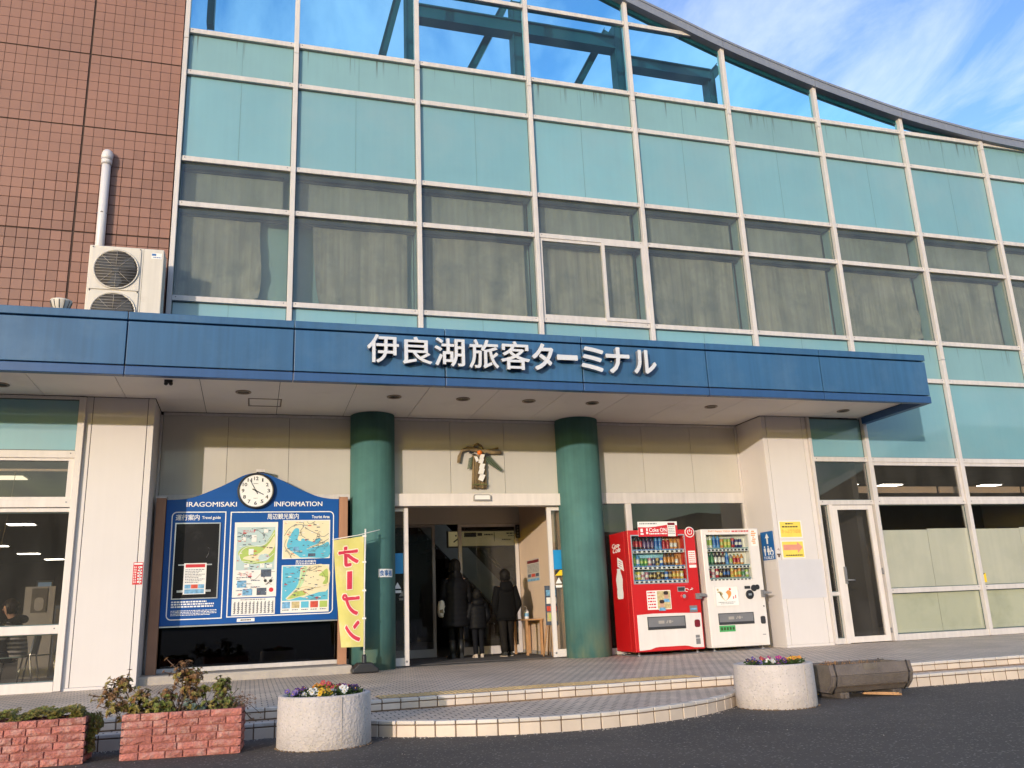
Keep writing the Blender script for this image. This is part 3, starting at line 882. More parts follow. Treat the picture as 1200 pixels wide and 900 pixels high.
# --- roof steel seen through the gable lights
def bar(x0, z0, x1, z1, w, y=1.2, d=0.16, name='roof_beam'):
    L = math.hypot(x1 - x0, z1 - z0); ux, uz = (x1 - x0) / L, (z1 - z0) / L; nx, nz = -uz * w / 2, ux * w / 2
    p = [(x0 + nx, z0 + nz), (x0 - nx, z0 - nz), (x1 - nx, z1 - nz), (x1 + nx, z1 + nz)]
    m = MB().prism(p, y - d / 2, y + d / 2)
    # flanges of the rolled section
    for sgn in (1, -1):
        q_ = [(x0 + sgn * nx * 1.0, z0 + sgn * nz), (x1 + sgn * nx, z1 + sgn * nz), (x1 + sgn * nx * 1.22, z1 + sgn * nz * 1.22), (x0 + sgn * nx * 1.22, z0 + sgn * nz * 1.22)]
        m.prism(q_, y - d * 0.8, y + d * 0.8)
    return m.build(name, 'steel_teal', T)
bar(4.15, 11.86, 8.30, 11.85, 0.25); bar(8.55, 11.46, 10.45, 11.44, 0.20)
bar(6.24, 12.5, 6.24, 9.6, 0.17, 1.25); bar(8.40, 12.3, 8.40, 9.6, 0.15, 1.25); bar(4.10, 13.2, 4.10, 9.6, 0.13, 1.25); bar(10.47, 11.55, 10.47, 9.6, 0.14, 1.25)
bar(6.10, 12.62, 4.70, 9.6, 0.12, 1.6); bar(8.34, 12.45, 6.85, 9.6, 0.12, 1.6); bar(3.95, 12.5, 3.30, 9.6, 0.12, 1.6); bar(10.45, 11.4, 10.75, 11.75, 0.16, 1.3)
bar(0.56, 12.2, 0.56, 10.90, 0.10, 1.2); bar(0.3, 12.9, 4.0, 13.6, 0.14, 2.0)
# --- glazed ground floor to the right of the canopy
for i in range(6, 10):
    x0 = MX[i] + MW / 2; x1 = MX[i + 1] - MW / 2
    transom(x0, x1, Z['f']); transom(x0, x1, Z['g']); transom(x0, x1, Z['i'])
    pane(x0, x1, Z['f'] + TH / 2, Z['e'] - TH / 2, 'spandrel_pale', True)
    pane(x0, x1, Z['g'] + TH / 2, Z['f'] - TH / 2, 'spandrel', False)
    # opening light with its own frame
    za, zb = Z['h'] + TH / 2, Z['g'] - TH / 2
    m = MB(); b_ = 0.055
    m.box(x0, x0 + b_, -0.03, 0.03, za, zb); m.box(x1 - b_, x1, -0.03, 0.03, za, zb); m.box(x0 + b_, x1 - b_, -0.03, 0.03, za, za + b_); m.box(x0 + b_, x1 - b_, -0.03, 0.03, zb - b_, zb)
    fr_ = m.build('vent_frame', 'frame_cream', T)
    MB().box(x0 + b_, x1 - b_, PANE_Y, PANE_Y + 0.01, za + b_, zb - b_).build('vent_glass', 'glass_dark', fr_)
    transom(x0, x1, Z['h'])
    pane(x0, x1, Z['i'] + TH / 2, Z['h'] - TH / 2, 'glass_clear'); pane(x0, x1, 0.11, Z['i'] - TH / 2, 'glass_clear')
    xm = x0 + 1.02 + (0.07 if i > 6 else 0)
    box('window_film', 'film', T, x0 + 0.0, xm, PANE_Y + 0.0125, PANE_Y + 0.0145, Z['i'] + TH / 2, 1.845)
    box('window_film', 'film', T, xm + 0.006, x1, PANE_Y + 0.0125, PANE_Y + 0.0145, Z['i'] + TH / 2, 1.862)
    box('window_film', 'film_low', T, x0, xm, PANE_Y + 0.0125, PANE_Y + 0.0145, 0.11, Z['i'] - TH / 2)
    box('window_film', 'film_low', T, xm + 0.006, x1, PANE_Y + 0.0125, PANE_Y + 0.0145, 0.11, Z['i'] - TH / 2)
    box('sill_rail', 'frame_cream', T, x0 - 0.0, x1, -0.055, 0.06, 0.0, 0.105, 0.006)
    box('curtain_pole', 'vestibule_wall', T, x0, x1, 0.6, 0.64, 2.58, 2.70)
# tell-tale sticker on the glass
cs = box('caution_sticker', 'caution_yellow', T, 14.06, 14.17, PANE_Y - 0.003, PANE_Y - 0.001, 0.90, 1.06)
MB().prism([(14.06, 0.98), (14.06, 1.06), (14.15, 1.06)], PANE_Y - 0.005, PANE_Y - 0.0035).build('sticker_stripe', 'black_print', cs)
# --- side door right of the white pillar
XD0 = 10.84
box('mullion', 'frame_cream', T, XD0 - 0.02, XD0 + 0.03, -0.05, 0.06, 0.0, SOF - 0.01, 0.005)
transom(XD0 + 0.03, 12 - MW / 2, Z['g']); transom(XD0 + 0.03, 12 - MW / 2, Z['h'])
pane(XD0 + 0.03, 12 - MW / 2, Z['g'] + TH / 2, SOF - 0.02, 'spandrel')
pane(XD0 + 0.03, 12 - MW / 2, Z['h'] + TH / 2, Z['g'] - TH / 2, 'glass_dark')
box('sidelight_rail', 'frame_cream', T, XD0 + 0.03, 11.03, -0.03, 0.04, 0.775, 0.835, 0.004); box('sidelight_rail', 'frame_cream', T, XD0 + 0.03, 11.03, -0.03, 0.04, 0.0, 0.09, 0.004)
pane(XD0 + 0.03, 11.03, 0.835, Z['h'] - TH / 2, 'glass_dark'); pane(XD0 + 0.03, 11.03, 0.09, 0.775, 'glass_dark')
box('door_jamb', 'frame_white', T, 11.03, 11.09, -0.06, 0.06, 0.0, Z['h'] - TH / 2, 0.004)
dm = MB(); dx0, dx1, dz1 = 11.095, 11.925, Z['h'] - TH / 2 - 0.008
dm.box(dx0, dx0 + 0.105, -0.035, 0.02, 0.01, dz1); dm.box(dx1 - 0.09, dx1, -0.035, 0.02, 0.01, dz1)
dm.box(dx0 + 0.105, dx1 - 0.09, -0.035, 0.02, 0.01, 0.105); dm.box(dx0 + 0.105, dx1 - 0.09, -0.035, 0.02, dz1 - 0.075, dz1)
door = dm.build('side_door', 'frame_white', T)
MB().box(dx0 + 0.105, dx1 - 0.09, -0.006, 0.004, 0.105, dz1 - 0.075).build('door_glass', 'glass_dark', door)
hm = MB(); hm.box(11.165, 11.215, -0.046, -0.034, 0.96, 1.24); hm.tube([(11.19, -0.046, 1.02), (11.19, -0.09, 1.02), (11.32, -0.09, 1.015)], 0.012, 8); hm.box(11.16, 11.20, -0.07, -0.046, 1.12, 1.19)
hm.build('door_handle', 'machine_grey', door)
box('door_hinge', 'machine_grey', door, 11.926, 11.95, -0.055, -0.03, 0.14, 0.22); box('door_hinge', 'machine_grey', door, 11.926, 11.95, -0.055, -0.03, 1.1, 1.2)
# --- glazed ground floor left of the canopy pillar (tea room)
LX = [-3.05, -0.70]
for x in (-6.2, -3.05):
    box('mullion', 'frame_white', T, x - 0.04, x + 0.04, -0.06, 0.07, 0.0, SOF - 0.02, 0.005)
box('mullion', 'frame_white', T, -0.74, -0.655, -0.055, 0.07, 0.0, SOF - 0.02, 0.005)
for (xa, xb) in ((-3.01, -0.74), (-6.16, -3.09)):
    pane(xa, xb, 3.075, SOF - 0.05, 'spandrel', True)
    box('transom', 'frame_white', T, xa, xb, -0.03, 0.06, SOF - 0.05, SOF - 0.012)
    transom(xa, xb, 3.02, 0.10, 'frame_white'); 
    m = MB(); za, zb = 2.42, 2.97; b_ = 0.07
    m.box(xa, xa + b_ * .5, -0.02, 0.03, za, zb); m.box(xb - b_, xb, -0.02, 0.03, za, zb); m.box(xa + b_ * .5, xb - b_, -0.02, 0.03, za, za + 0.03); m.box(xa + b_ * .5, xb - b_, -0.02, 0.03, zb - 0.035, zb)
    fr_ = m.build('vent_frame', 'frame_white', T)
    MB().box(xa + b_ * .5, xb - b_, PANE_Y, PANE_Y + 0.01, za + 0.03, zb - 0.035).build('vent_glass', 'glass_dark', fr_)
    transom(xa, xb, 2.365, 0.11, 'frame_white')
    box('window_stop', 'frame_white', T, xa, xb, -0.03, 0.03, 2.25, 2.30, 0.003); box('window_gasket', 'seal_dark', T, xa, xb, -0.015, 0.02, 2.302, 2.308)
    pane(xa, xb, 0.81, 2.25, 'glass_dark'); transom(xa, xb, 0.755, 0.11, 'frame_white'); pane(xa, xb, 0.12, 0.70, 'glass_dark')
    box('sill_rail', 'frame_white', T, xa, xb, -0.06, 0.06, -0.005, 0.12, 0.006)
    box('roller_blind_rail', 'vestibule_wall', T, xa, xb, 0.20, 0.26, 2.83, 2.86)
# --- white pillars
def pillar(x0, x1, y1, extra=None):
    pl = MB().box(x0 + 0.012, x1 - 0.012, 0.012, y1, 0.0, SOF - 0.004).build('pillar', 'seal_dark', T)
    wl_ = 0.085
    box('pillar_panel', 'pillar_white', pl, x0, x0 + wl_ - 0.004, 0.0, 0.03, 0.03, SOF - 0.006, 0.004)
    box('pillar_panel', 'pillar_white', pl, x0 + wl_ + 0.004, x1 - wl_ - 0.004, 0.0, 0.03, 0.03, SOF - 0.006, 0.004)
    box('pillar_panel', 'pillar_white', pl, x1 - wl_ + 0.004, x1, 0.0, 0.03, 0.03, SOF - 0.006, 0.004)
    for xa, xb in ((x0, x0 + 0.012), (x1 - 0.012, x1)):
        box('pillar_side', 'pillar_white', pl, xa, xb, 0.0305, y1, 0.03, SOF - 0.006)
    box('pillar_plinth', 'pillar_white', pl, x0 - 0.012, x1 + 0.0, -0.012, y1, -0.03, 0.0285, 0.004)
    return pl
pL = pillar(-0.655, 0.215, 0.86)
pR = pillar(9.93, 10.815, 0.86)
# --- green columns
for cx, r_ in ((3.355, 0.345), (6.80, 0.365)):
    MB().lathe([(r_, -0.02), (r_, 1.9), (r_, SOF - 0.004)], (cx, 0.76, 0), 64).build('column', 'column_teal', T)
# --- back wall of the entrance recess
def recess(x0, x1, seams, zlow):
    box('recess_rail', 'frame_cream', T, x0, x1, REC - 0.02, REC + 0.05, SOF - 0.045, SOF - 0.008, 0.003)
    xs = [x0] + seams + [x1]
    for xa, xb in zip(xs, xs[1:]):
        box('wall_panel', 'cream_panel', T, xa + 0.003, xb - 0.003, REC, REC + 0.03, zlow, SOF - 0.048)
    box('recess_backing', 'seal_dark', T, x0, x1, REC + 0.031, REC + 0.06, zlow, SOF - 0.048)
recess(0.255, 3.10, [1.18, 2.08], 2.60)
recess(3.60, 6.55, [4.62, 5.53], 2.60)
recess(7.10, 9.92, [8.04, 8.98], 2.62)
box('frame_post', 'frame_cream', T, 0.218, 0.252, REC - 0.02, REC + 0.05, 0.0, SOF - 0.05); box('frame_post', 'frame_cream', T, 9.885, 9.925, REC - 0.03, REC + 0.05, 0.0, SOF - 0.05)
# bay 1: black glass behind the board
box('transom', 'frame_cream', T, 0.255, 3.05, REC - 0.03, REC + 0.05, 2.50, 2.595, 0.005)
box('transom', 'frame_cream', T, 0.255, 3.05, REC - 0.055, REC + 0.05, 0.105, 0.165, 0.005)
box('dark_glass', 'glass_black', T, 0.255, 3.05, REC + 0.005, REC + 0.015, 0.165, 2.50)
box('dark_room_sheet', 'case_black', T, 0.255, 3.05, REC + 0.25, REC + 0.28, 0.0, 2.55)  # black sheet in place of the unlit room, its darkness put into the colour
# bay 3: dark glass behind the machines
box('transom', 'frame_cream', T, 7.1, 9.885, REC - 0.03, REC + 0.05, 2.43, 2.615, 0.005)
box('mullion', 'frame_cream', T, 7.63, 7.735, REC - 0.03, REC + 0.05, 0.1, 2.43, 0.005)
box('dark_glass', 'glass_dark', T, 7.1, 7.63, REC + 0.005, REC + 0.015, 0.1, 2.43); box('dark_glass', 'glass_dark', T, 7.735, 9.885, REC + 0.005, REC + 0.015, 0.1, 2.43)
box('transom', 'frame_cream', T, 7.1, 9.885, REC - 0.03, REC + 0.05, 0.0, 0.10, 0.005)
# bay 2: automatic doors with their header
box('door_header', 'frame_white', T, 3.66, 6.49, REC - 0.09, REC + 0.12, 2.40, 2.595, 0.006)
sn = MB().prism(rounded(4.96, 5.24, 2.475, 2.575, 0.03, 4, (1, 1, 0, 0)), REC - 0.135, REC - 0.091).build('door_sensor', 'frame_dull', T)
MB().prism(rounded(4.975, 5.225, 2.495, 2.56, 0.02, 4, (1, 1, 0, 0)), REC - 0.14, REC - 0.136).build('sensor_window', 'plastic_white', sn)
def auto_door(x0, x1, y, z1, stile, kick=0.13):
    m = MB()
    m.box(x0, x0 + stile, y, y + 0.045, 0.015, z1); m.box(x1 - stile, x1, y, y + 0.045, 0.015, z1)
    m.box(x0 + stile, x1 - stile, y, y + 0.045, 0.015, kick); m.box(x0 + stile, x1 - stile, y, y + 0.045, z1 - 0.06, z1)
    d = m.build('sliding_door', 'frame_white', T)
    MB().box(x0 + stile, x1 - stile, y + 0.018, y + 0.026, kick, z1 - 0.06).build('door_glass', 'glass_dark', d)
    return d
d1 = auto_door(3.10, 3.925, REC + 0.03, 2.39, 0.075); d2 = auto_door(6.235, 7.09, REC + 0.03, 2.39, 0.07)
for d, xa, xb in ((d1, 3.20, 3.845), (d2, 6.31, 7.0)):
    box('blue_sticker', 'door_blue', d, xa, xb, REC + 0.040, REC + 0.0475, 1.375, 1.685)
for d, xx in ((d1, 3.755), (d2, 6.385)):
    m = MB().prism([(xx - 0.055, 1.15), (xx + 0.055, 1.15), (xx, 1.245)], REC + 0.044, REC + 0.0475); m.box(xx - 0.055, xx + 0.055, REC + 0.044, REC + 0.0475, 1.085, 1.125)
    m.build('warning_sticker', 'white_print', d)
    MB().lathe([(0.016, 0), (0.016, -0.006)], (xx + (0.13 if xx < 5 else -0.11), REC + 0.03, 0.075), 10, 'y').build('door_lock', 'machine_grey', d)
ws = box('hazard_sticker', 'caution_yellow', d2, 6.325, 6.455, REC + 0.040, REC + 0.0475, 1.275, 1.362)
MB().prism([(6.325, 1.362), (6.41, 1.362), (6.325, 1.275)], REC + 0.037, REC + 0.0395).build('sticker_stripe', 'black_print', ws)
# vestibule
VY = 3.20
box('vestibule_floor', 'hall_floor', T, 3.0, 7.2, 0.76, VY + 0.1, -0.3, -0.002); box('entrance_mat', 'mat_grey', T, 3.95, 6.43, 1.15, VY - 0.05, -0.002, 0.008)
box('vestibule_wall', 'vestibule_wall', T, 6.47, 6.60, REC + 0.13, VY + 0.08, 0.0, 2.75); box('vestibule_wall', 'vestibule_wall', T, 3.62, 3.70, REC + 0.13, VY + 0.08, 0.0, 2.75)
box('vestibule_ceiling', 'cream_panel', T, 3.60, 6.60, REC + 0.06, VY + 0.08, 2.70, 2.78)
gr_ = MB()
for k in range(4): gr_.box(4.78, 5.14, 2.2 + k * 0.1, 2.25 + k * 0.1, 2.688, 2.699)
gr_.build('ceiling_vent', 'seal_dark', T)
box('skirting', 'frame_dull', T, 6.455, 6.4695, REC + 0.13, VY, 0.0, 0.06)
# inner screen
box('inner_header', 'cream_panel', T, 3.70, 6.47, VY - 0.02, VY + 0.10, 2.37, 2.70)
def inner_leaf(x0, x1, st, y, frame):
    m = MB(); z1 = 2.365
    m.box(x0, x0 + st, y, y + 0.05, 0.01, z1); m.box(x1 - st, x1, y, y + 0.05, 0.01, z1); m.box(x0 + st, x1 - st, y, y + 0.05, 0.01, 0.15); m.box(x0 + st, x1 - st, y, y + 0.05, z1 - 0.05, z1)
    d = m.build('inner_door', frame, T)
    MB().box(x0 + st, x1 - st, y + 0.02, y + 0.03, 0.15, z1 - 0.05).build('door_glass', 'glass_dark', d)
    return d
i1 = inner_leaf(3.72, 4.83, 0.055, VY, 'frame_dull'); i2 = inner_leaf(5.28, 6.455, 0.065, VY + 0.03, 'frame_cream')
m = MB().prism([(4.16, 1.09), (4.27, 1.09), (4.215, 1.19)], VY + 0.016, VY + 0.0195); m.box(4.16, 4.27, VY + 0.016, VY + 0.0195, 1.02, 1.06); m.build('warning_sticker', 'white_print', i1)
# --- interior of the waiting hall
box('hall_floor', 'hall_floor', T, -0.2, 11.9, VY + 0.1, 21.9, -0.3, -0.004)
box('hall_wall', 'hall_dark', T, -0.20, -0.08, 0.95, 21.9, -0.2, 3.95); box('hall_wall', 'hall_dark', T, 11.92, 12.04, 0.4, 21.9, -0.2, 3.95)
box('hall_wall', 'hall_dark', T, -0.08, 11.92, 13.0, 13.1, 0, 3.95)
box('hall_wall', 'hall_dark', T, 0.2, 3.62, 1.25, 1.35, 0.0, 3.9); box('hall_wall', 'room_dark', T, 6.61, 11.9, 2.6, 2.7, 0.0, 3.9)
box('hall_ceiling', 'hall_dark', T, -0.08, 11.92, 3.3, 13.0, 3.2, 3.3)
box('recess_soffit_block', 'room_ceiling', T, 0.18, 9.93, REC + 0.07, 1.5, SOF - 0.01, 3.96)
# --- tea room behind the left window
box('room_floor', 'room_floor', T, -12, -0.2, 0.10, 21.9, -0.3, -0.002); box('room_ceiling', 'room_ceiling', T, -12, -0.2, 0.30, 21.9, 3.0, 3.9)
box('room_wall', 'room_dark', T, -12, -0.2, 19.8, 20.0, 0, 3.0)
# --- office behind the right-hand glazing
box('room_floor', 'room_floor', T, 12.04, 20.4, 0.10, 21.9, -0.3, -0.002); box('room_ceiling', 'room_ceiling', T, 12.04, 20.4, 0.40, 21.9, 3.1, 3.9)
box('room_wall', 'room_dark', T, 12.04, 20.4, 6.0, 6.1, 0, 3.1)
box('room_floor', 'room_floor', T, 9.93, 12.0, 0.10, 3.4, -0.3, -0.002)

# ------------------------------------------------------------------ canopy
CYF, CX1 = -1.65, 12.05
cn = MB().box(-8, CX1 - 0.06, CYF + 0.06, -0.08, 3.87, 4.44).build('canopy', 'fascia_trim', T)
def fascia(x0, x1):
    g_ = 0.008
    box('fascia_panel', 'fascia_blue', cn, x0 + g_, x1 - g_, CYF, CYF + 0.055, 3.845, 4.405, 0.006)
    box('fascia_cap', 'fascia_blue', cn, x0 + g_ * .6, x1 - g_ * .6, CYF - 0.012, CYF + 0.30, 4.425, 4.525, 0.006)
    box('fascia_lip', 'fascia_trim', cn, x0 + g_ * .6, x1 - g_ * .6, CYF - 0.004, CYF + 0.10, 3.715, 3.828, 0.006)
for k in range(-4, 6): fascia(0.02 + 2.0 * (k - 0), 0.02 + 2.0 * (k + 1) if k < 5 else CX1)
# the end turned back to the glazing
box('fascia_panel', 'fascia_blue', cn, CX1 - 0.055, CX1, CYF + 0.058, -0.085, 3.845, 4.405); box('fascia_cap', 'fascia_blue', cn, CX1 - 0.30, CX1 + 0.012, CYF + 0.302, -0.085, 4.425, 4.525)
box('fascia_lip', 'fascia_trim', cn, CX1 - 0.12, CX1 + 0.004, CYF + 0.102, -0.085, 3.715, 3.828, 0.006)
MB().box(-8, CX1 - 0.13, CYF + 0.02, 0.0, 3.846, 3.868).build('soffit_backing', 'seal_dark', cn)
MB().box(0.18, 9.92, 0.0, REC + 0.03, 3.846, 3.868).build('soffit_backing', 'seal_dark', cn)
for k in range(-8, 13):
    xa = -0.165 + 1.02 * k; xb = xa + 1.02
    xb = min(xb, CX1 - 0.125)
    if xb - xa < 0.05: continue
    yb = REC - 0.02 if (xa > 0.1 and xb < 9.9) else -0.004
    if xa < 0.18 < xb: box('soffit_panel', 'soffit', cn, 0.225, xb - 0.004, -0.003, REC - 0.02, 3.835, 3.845)
    if xa < 9.92 < xb: box('soffit_panel', 'soffit', cn, xa + 0.004, 9.91, -0.003, REC - 0.02, 3.835, 3.845)
    box('soffit_panel', 'soffit', cn, xa + 0.004, xb - 0.004, CYF + 0.105, yb, 3.835, 3.845)
dl_me = None
for k, x in enumerate((-1.59, -0.6, 1.40, 3.50, 4.53, 5.56, 6.60, 8.68, 11.22)):
    if x == -0.6: continue
    m = MB().lathe([(0.105, 0.0), (0.105, -0.012), (0.082, -0.014), (0.080, 0.0)], (x, -0.53, 3.834), 24)
    d = m.build('downlight', 'downlight_ring', cn)
    MB().lathe([(0.081, 0.0), (0.06, -0.006)], (x, -0.53, 3.832), 20).build('downlight_lens', 'downlight_glass', d) if False else None
    MB().lathe([(0.079, -0.001), (0.05, -0.004)], (x, -0.53, 3.832), 20).build('downlight_lens', 'downlight_glass', cn)
m = MB(); hx0, hx1, hy0, hy1 = 1.46, 1.93, -0.18, 0.28
for (a, b, c, d) in ((hx0, hx1, hy0, hy0 + .02), (hx0, hx1, hy1 - .02, hy1), (hx0, hx0 + .02, hy0 + .02, hy1 - .02), (hx1 - .02, hx1, hy0 + .02, hy1 - .02)): m.box(a, b, c, d, 3.828, 3.8345)
m.build('access_hatch', 'downlight_ring', cn)
m = MB(); m.box(0.42, 0.52, -1.04, -0.98, 3.80, 3.8345)
for xx in (0.44, 0.50): m.ball((xx, -1.01, 3.79), 0.026)
m.build('twin_sensor', 'plastic_black', cn)

# ================================================================== BUILDING LETTERS
sign = thing('building_sign', 'raised white Japanese lettering mounted on the front of the blue canopy', 'sign', (5.0, CYF, 3.9))
LT = [('伊', 2.95, 3.37, 3.97, 4.36), ('良', 3.42, 3.82, 3.97, 4.35), ('湖', 3.85, 4.27, 3.96, 4.36), ('旅', 4.33, 4.75, 3.95, 4.36), ('客', 4.78, 5.20, 3.95, 4.36),
      ('タ', 5.23, 5.55, 3.96, 4.35), ('ー', 5.60, 5.91, 4.12, 4.20), ('ミ', 5.96, 6.31, 3.97, 4.34), ('ナ', 6.34, 6.71, 3.96, 4.35), ('ル', 6.77, 7.13, 3.97, 4.33)]
for ch, x0, x1, z0, z1 in LT:
    bd = 0.013 if ch in '伊良湖旅客' else 0.026
    sl = lettering('sign_character', ch, 'letter_side', sign, x0 + .006, x1 - .006, z0 + .006, z1 - .006, CYF - 0.035, 0.075, bd * .8)
    lettering('character_face', ch, 'letter_white', sl, x0, x1, z0, z1, CYF - 0.1105, 0.012, bd)
    for fx in (0.3, 0.7):
        MB().lathe([(0.008, 0.0), (0.008, -0.06)], (x0 + fx * (x1 - x0), CYF + 0.001, (z0 + z1) / 2), 6, 'y').build('stand_off', 'letter_side', sl, None, True)

# ================================================================== AIR CONDITIONER, PIPE, VENT ON THE CANOPY
ac = thing('air_conditioner', 'tall beige outdoor air conditioner unit with two round fans on the canopy roof', 'air conditioner', (-0.21, -0.42, 4.44))
ax0, ax1, az0, az1, ay0, ay1 = -0.69, 0.262, 4.46, 5.845, -0.60, -0.24
m = MB(); m.box(ax0, ax1, ay0 + 0.02, ay1, az0 + 0.04, az1)
m.build('cabinet', 'ac_body', ac, None, True, 0.012)
box('side_seam', 'ac_dark', ac, -0.004, 0.0, ay0 + 0.0185, ay0 + 0.021, az0 + 0.05, az1 - 0.01)
box('fan_panel', 'ac_body', ac, ax0 + 0.03, -0.03, ay0 + 0.004, ay0 + 0.0195, 5.20, az1 - 0.045, 0.006); box('fan_panel', 'ac_body', ac, ax0 + 0.03, -0.03, ay0 + 0.004, ay0 + 0.0195, 4.56, 5.185, 0.006)
for zc in (5.50, 4.875):
    c = (-0.335, ay0, zc)
    f = MB().lathe([(0.275, 0.002), (0.275, -0.001), (0.0, -0.001)], c, 40, 'y', False).build('fan_opening', 'ac_dark', ac, None, True)
    rg = MB().lathe([(0.278, 0.004), (0.292, -0.012), (0.280, -0.016), (0.270, -0.002)], c, 40, 'y', False); rg.build('fan_ring', 'ac_body', f, None, True)
    gl = MB()
    for k in range(-6, 7):
        zz = zc + k * 0.042; hw = math.sqrt(max(0.0, 0.276 ** 2 - (k * 0.042) ** 2))
        gl.tube([(c[0] - hw, ay0 - 0.014, zz), (c[0] + hw, ay0 - 0.014, zz)], 0.0032, 5)
    for a in range(0, 360, 45):
        gl.tube([(c[0] + 0.06 * math.cos(math.radians(a)), ay0 - 0.011, zc + 0.06 * math.sin(math.radians(a))), (c[0] + 0.276 * math.cos(math.radians(a)), ay0 - 0.011, zc + 0.276 * math.sin(math.radians(a)))], 0.003, 5)
    gl.build('fan_guard', 'ac_wire', f, None, True)
    bl = MB()
    for k in range(3):
        a = math.radians(120 * k + 20)
        pts = [(c[0] + r * math.cos(a + d), c[2] + r * math.sin(a + d)) for r, d in ((0.05, 0), (0.25, -0.25), (0.26, 0.3), (0.20, 0.65), (0.05, 0.7))]
        bl.prism(pts, ay0 - 0.006, ay0 - 0.003)
    bl.lathe([(0.05, -0.002), (0.045, -0.009)], c, 14, 'y')
    bl.build('fan_blade', 'machine_dark', f, None, True)
lb = box('maker_label', 'plastic_white', ac, 0.10, 0.235, ay0 + 0.017, ay0 + 0.0195, 5.70, 5.785)
box('label_print', 'toilet_blue', lb, 0.105, 0.16, ay0 + 0.0155, ay0 + 0.017, 5.745, 5.775)
m = MB(); print_lines(m, 0.12, 0.225, 5.715, 0.012, ay0 + 0.017, random.Random(1), 0.0015, 4); m.build('label_print', 'toilet_blue', lb, None, True)
m = MB()
for zz in (az1 - 0.03, 5.19, 5.175): 
    for xx in (ax0 + 0.045, -0.045): m.lathe([(0.009, 0), (0.007, -0.004)], (xx, ay0 + 0.004, zz), 8, 'y')
m.box(0.18, 0.235, ay0 + 0.012, ay0 + 0.02, 4.72, 4.738)
m.build('fastener', 'ac_dark', ac, None, True)
m = MB(); m.box(ax0 + 0.08, ax0 + 0.16, ay0 + 0.0, ay1 + 0.03, 4.44, az0 + 0.04); m.box(ax1 - 0.16, ax1 - 0.08, ay0 + 0.0, ay1 + 0.03, 4.44, az0 + 0.04); m.build('mounting_foot', 'machine_grey', ac, None, True)

pp = thing('wall_pipe', 'white vertical pipe rising up the brown tiled wall behind the air conditioner', 'pipe', (-0.66, -0.1, 5.85))
MB().tube([(-0.655, -0.10, 5.4), (-0.66, -0.10, 6.4), (-0.665, -0.10, 7.40)], 0.062, 16).build('pipe_run', 'pipe_white', pp, None, True)
m = MB(); m.tube([(-0.665, -0.10, 7.33), (-0.665, -0.10, 7.42)], 0.075, 16); m.tube([(-0.665, -0.10, 7.40), (-0.665, -0.10, 7.46), (-0.665, -0.075, 7.515), (-0.665, -0.01, 7.53)], [0.078, 0.08, 0.078, 0.076], 16)
m.build('pipe_elbow', 'pipe_white', pp, None, True)
m = MB(); m.tube([(-0.735, -0.10, 6.55), (-0.66, -0.168, 6.55), (-0.585, -0.10, 6.55)], 0.008, 6); m.build('pipe_clip', 'machine_grey', pp, None, True)

vc = thing('roof_vent', 'small round ribbed white vent cap on the canopy roof beside the tiled wall', 'vent', (-0.84, -1.2, 4.525))
MB().lathe([(0.045, -0.09), (0.045, 0.12), (0.085, 0.13)], (-0.84, -1.2, 4.525), 20).build('vent_neck', 'ac_body', vc, None, True)
MB().lathe([(0.085, 0.13), (0.105, 0.17), (0.125, 0.235), (0.128, 0.25), (0.10, 0.262), (0.0, 0.27)], (-0.84, -1.2, 4.525), 24, caps=False).build('vent_bowl', 'ac_body', vc, None, True)
m = MB()
for k in range(12):
    a = 2 * PI * k / 12
    m.tube([(-0.84 + r * math.cos(a), -1.2 + r * math.sin(a), 4.525 + h) for r, h in ((0.088, 0.135), (0.108, 0.17), (0.128, 0.235))], 0.005, 5)
m.build('vent_rib', 'ac_dark', vc, None, True)

# ================================================================== INFORMATION BOARD
BY = 0.58
ib = thing('information_board', 'large blue tourist information board with arched top between two brown posts', 'notice board', (1.6, BY, 0.10))
box('post', 'post_brown', ib, 0.262, 0.392, BY - 0.05, BY + 0.08, 0.10, 2.505, 0.005); box('post', 'post_brown', ib, 2.83, 2.955, BY - 0.05, BY + 0.08, 0.10, 2.515, 0.005)
box('post_cap', 'frame_cream', ib, 0.255, 0.40, BY - 0.057, BY + 0.087, 2.506, 2.53); box('post_cap', 'frame_cream', ib, 2.823, 2.962, BY - 0.057, BY + 0.087, 2.516, 2.54)
cur = [(0.396, 2.485), (0.60, 2.495), (0.79, 2.535), (1.12, 2.68), (1.30, 2.775), (1.46, 2.855), (1.62, 2.885), (1.78, 2.86), (1.95, 2.79), (2.20, 2.665), (2.40, 2.575), (2.54, 2.525), (2.70, 2.498), (2.826, 2.493)]
def smooth(p, n=4):
    out = []
    for i in range(len(p) - 1):
        p0 = p[max(i - 1, 0)]; p1 = p[i]; p2 = p[i + 1]; p3 = p[min(i + 2, len(p) - 1)]
        for k in range(n):
            t = k / n
            out.append(tuple(0.5 * (2 * p1[j] + (p2[j] - p0[j]) * t + (2 * p0[j] - 5 * p1[j] + 4 * p2[j] - p3[j]) * t * t + (3 * p1[j] - p0[j] - 3 * p2[j] + p3[j]) * t ** 3) for j in (0, 1)))
    return out + [p[-1]]
MB().prism([(0.396, 0.735), (2.826, 0.735)] + smooth(cur)[::-1], BY, BY + 0.045).build('panel', 'board_blue', ib, None, True, 0.004)
box('panel_edge', 'silver', ib, 0.396, 2.826, BY - 0.006, BY + 0.046, 0.715, 0.733)
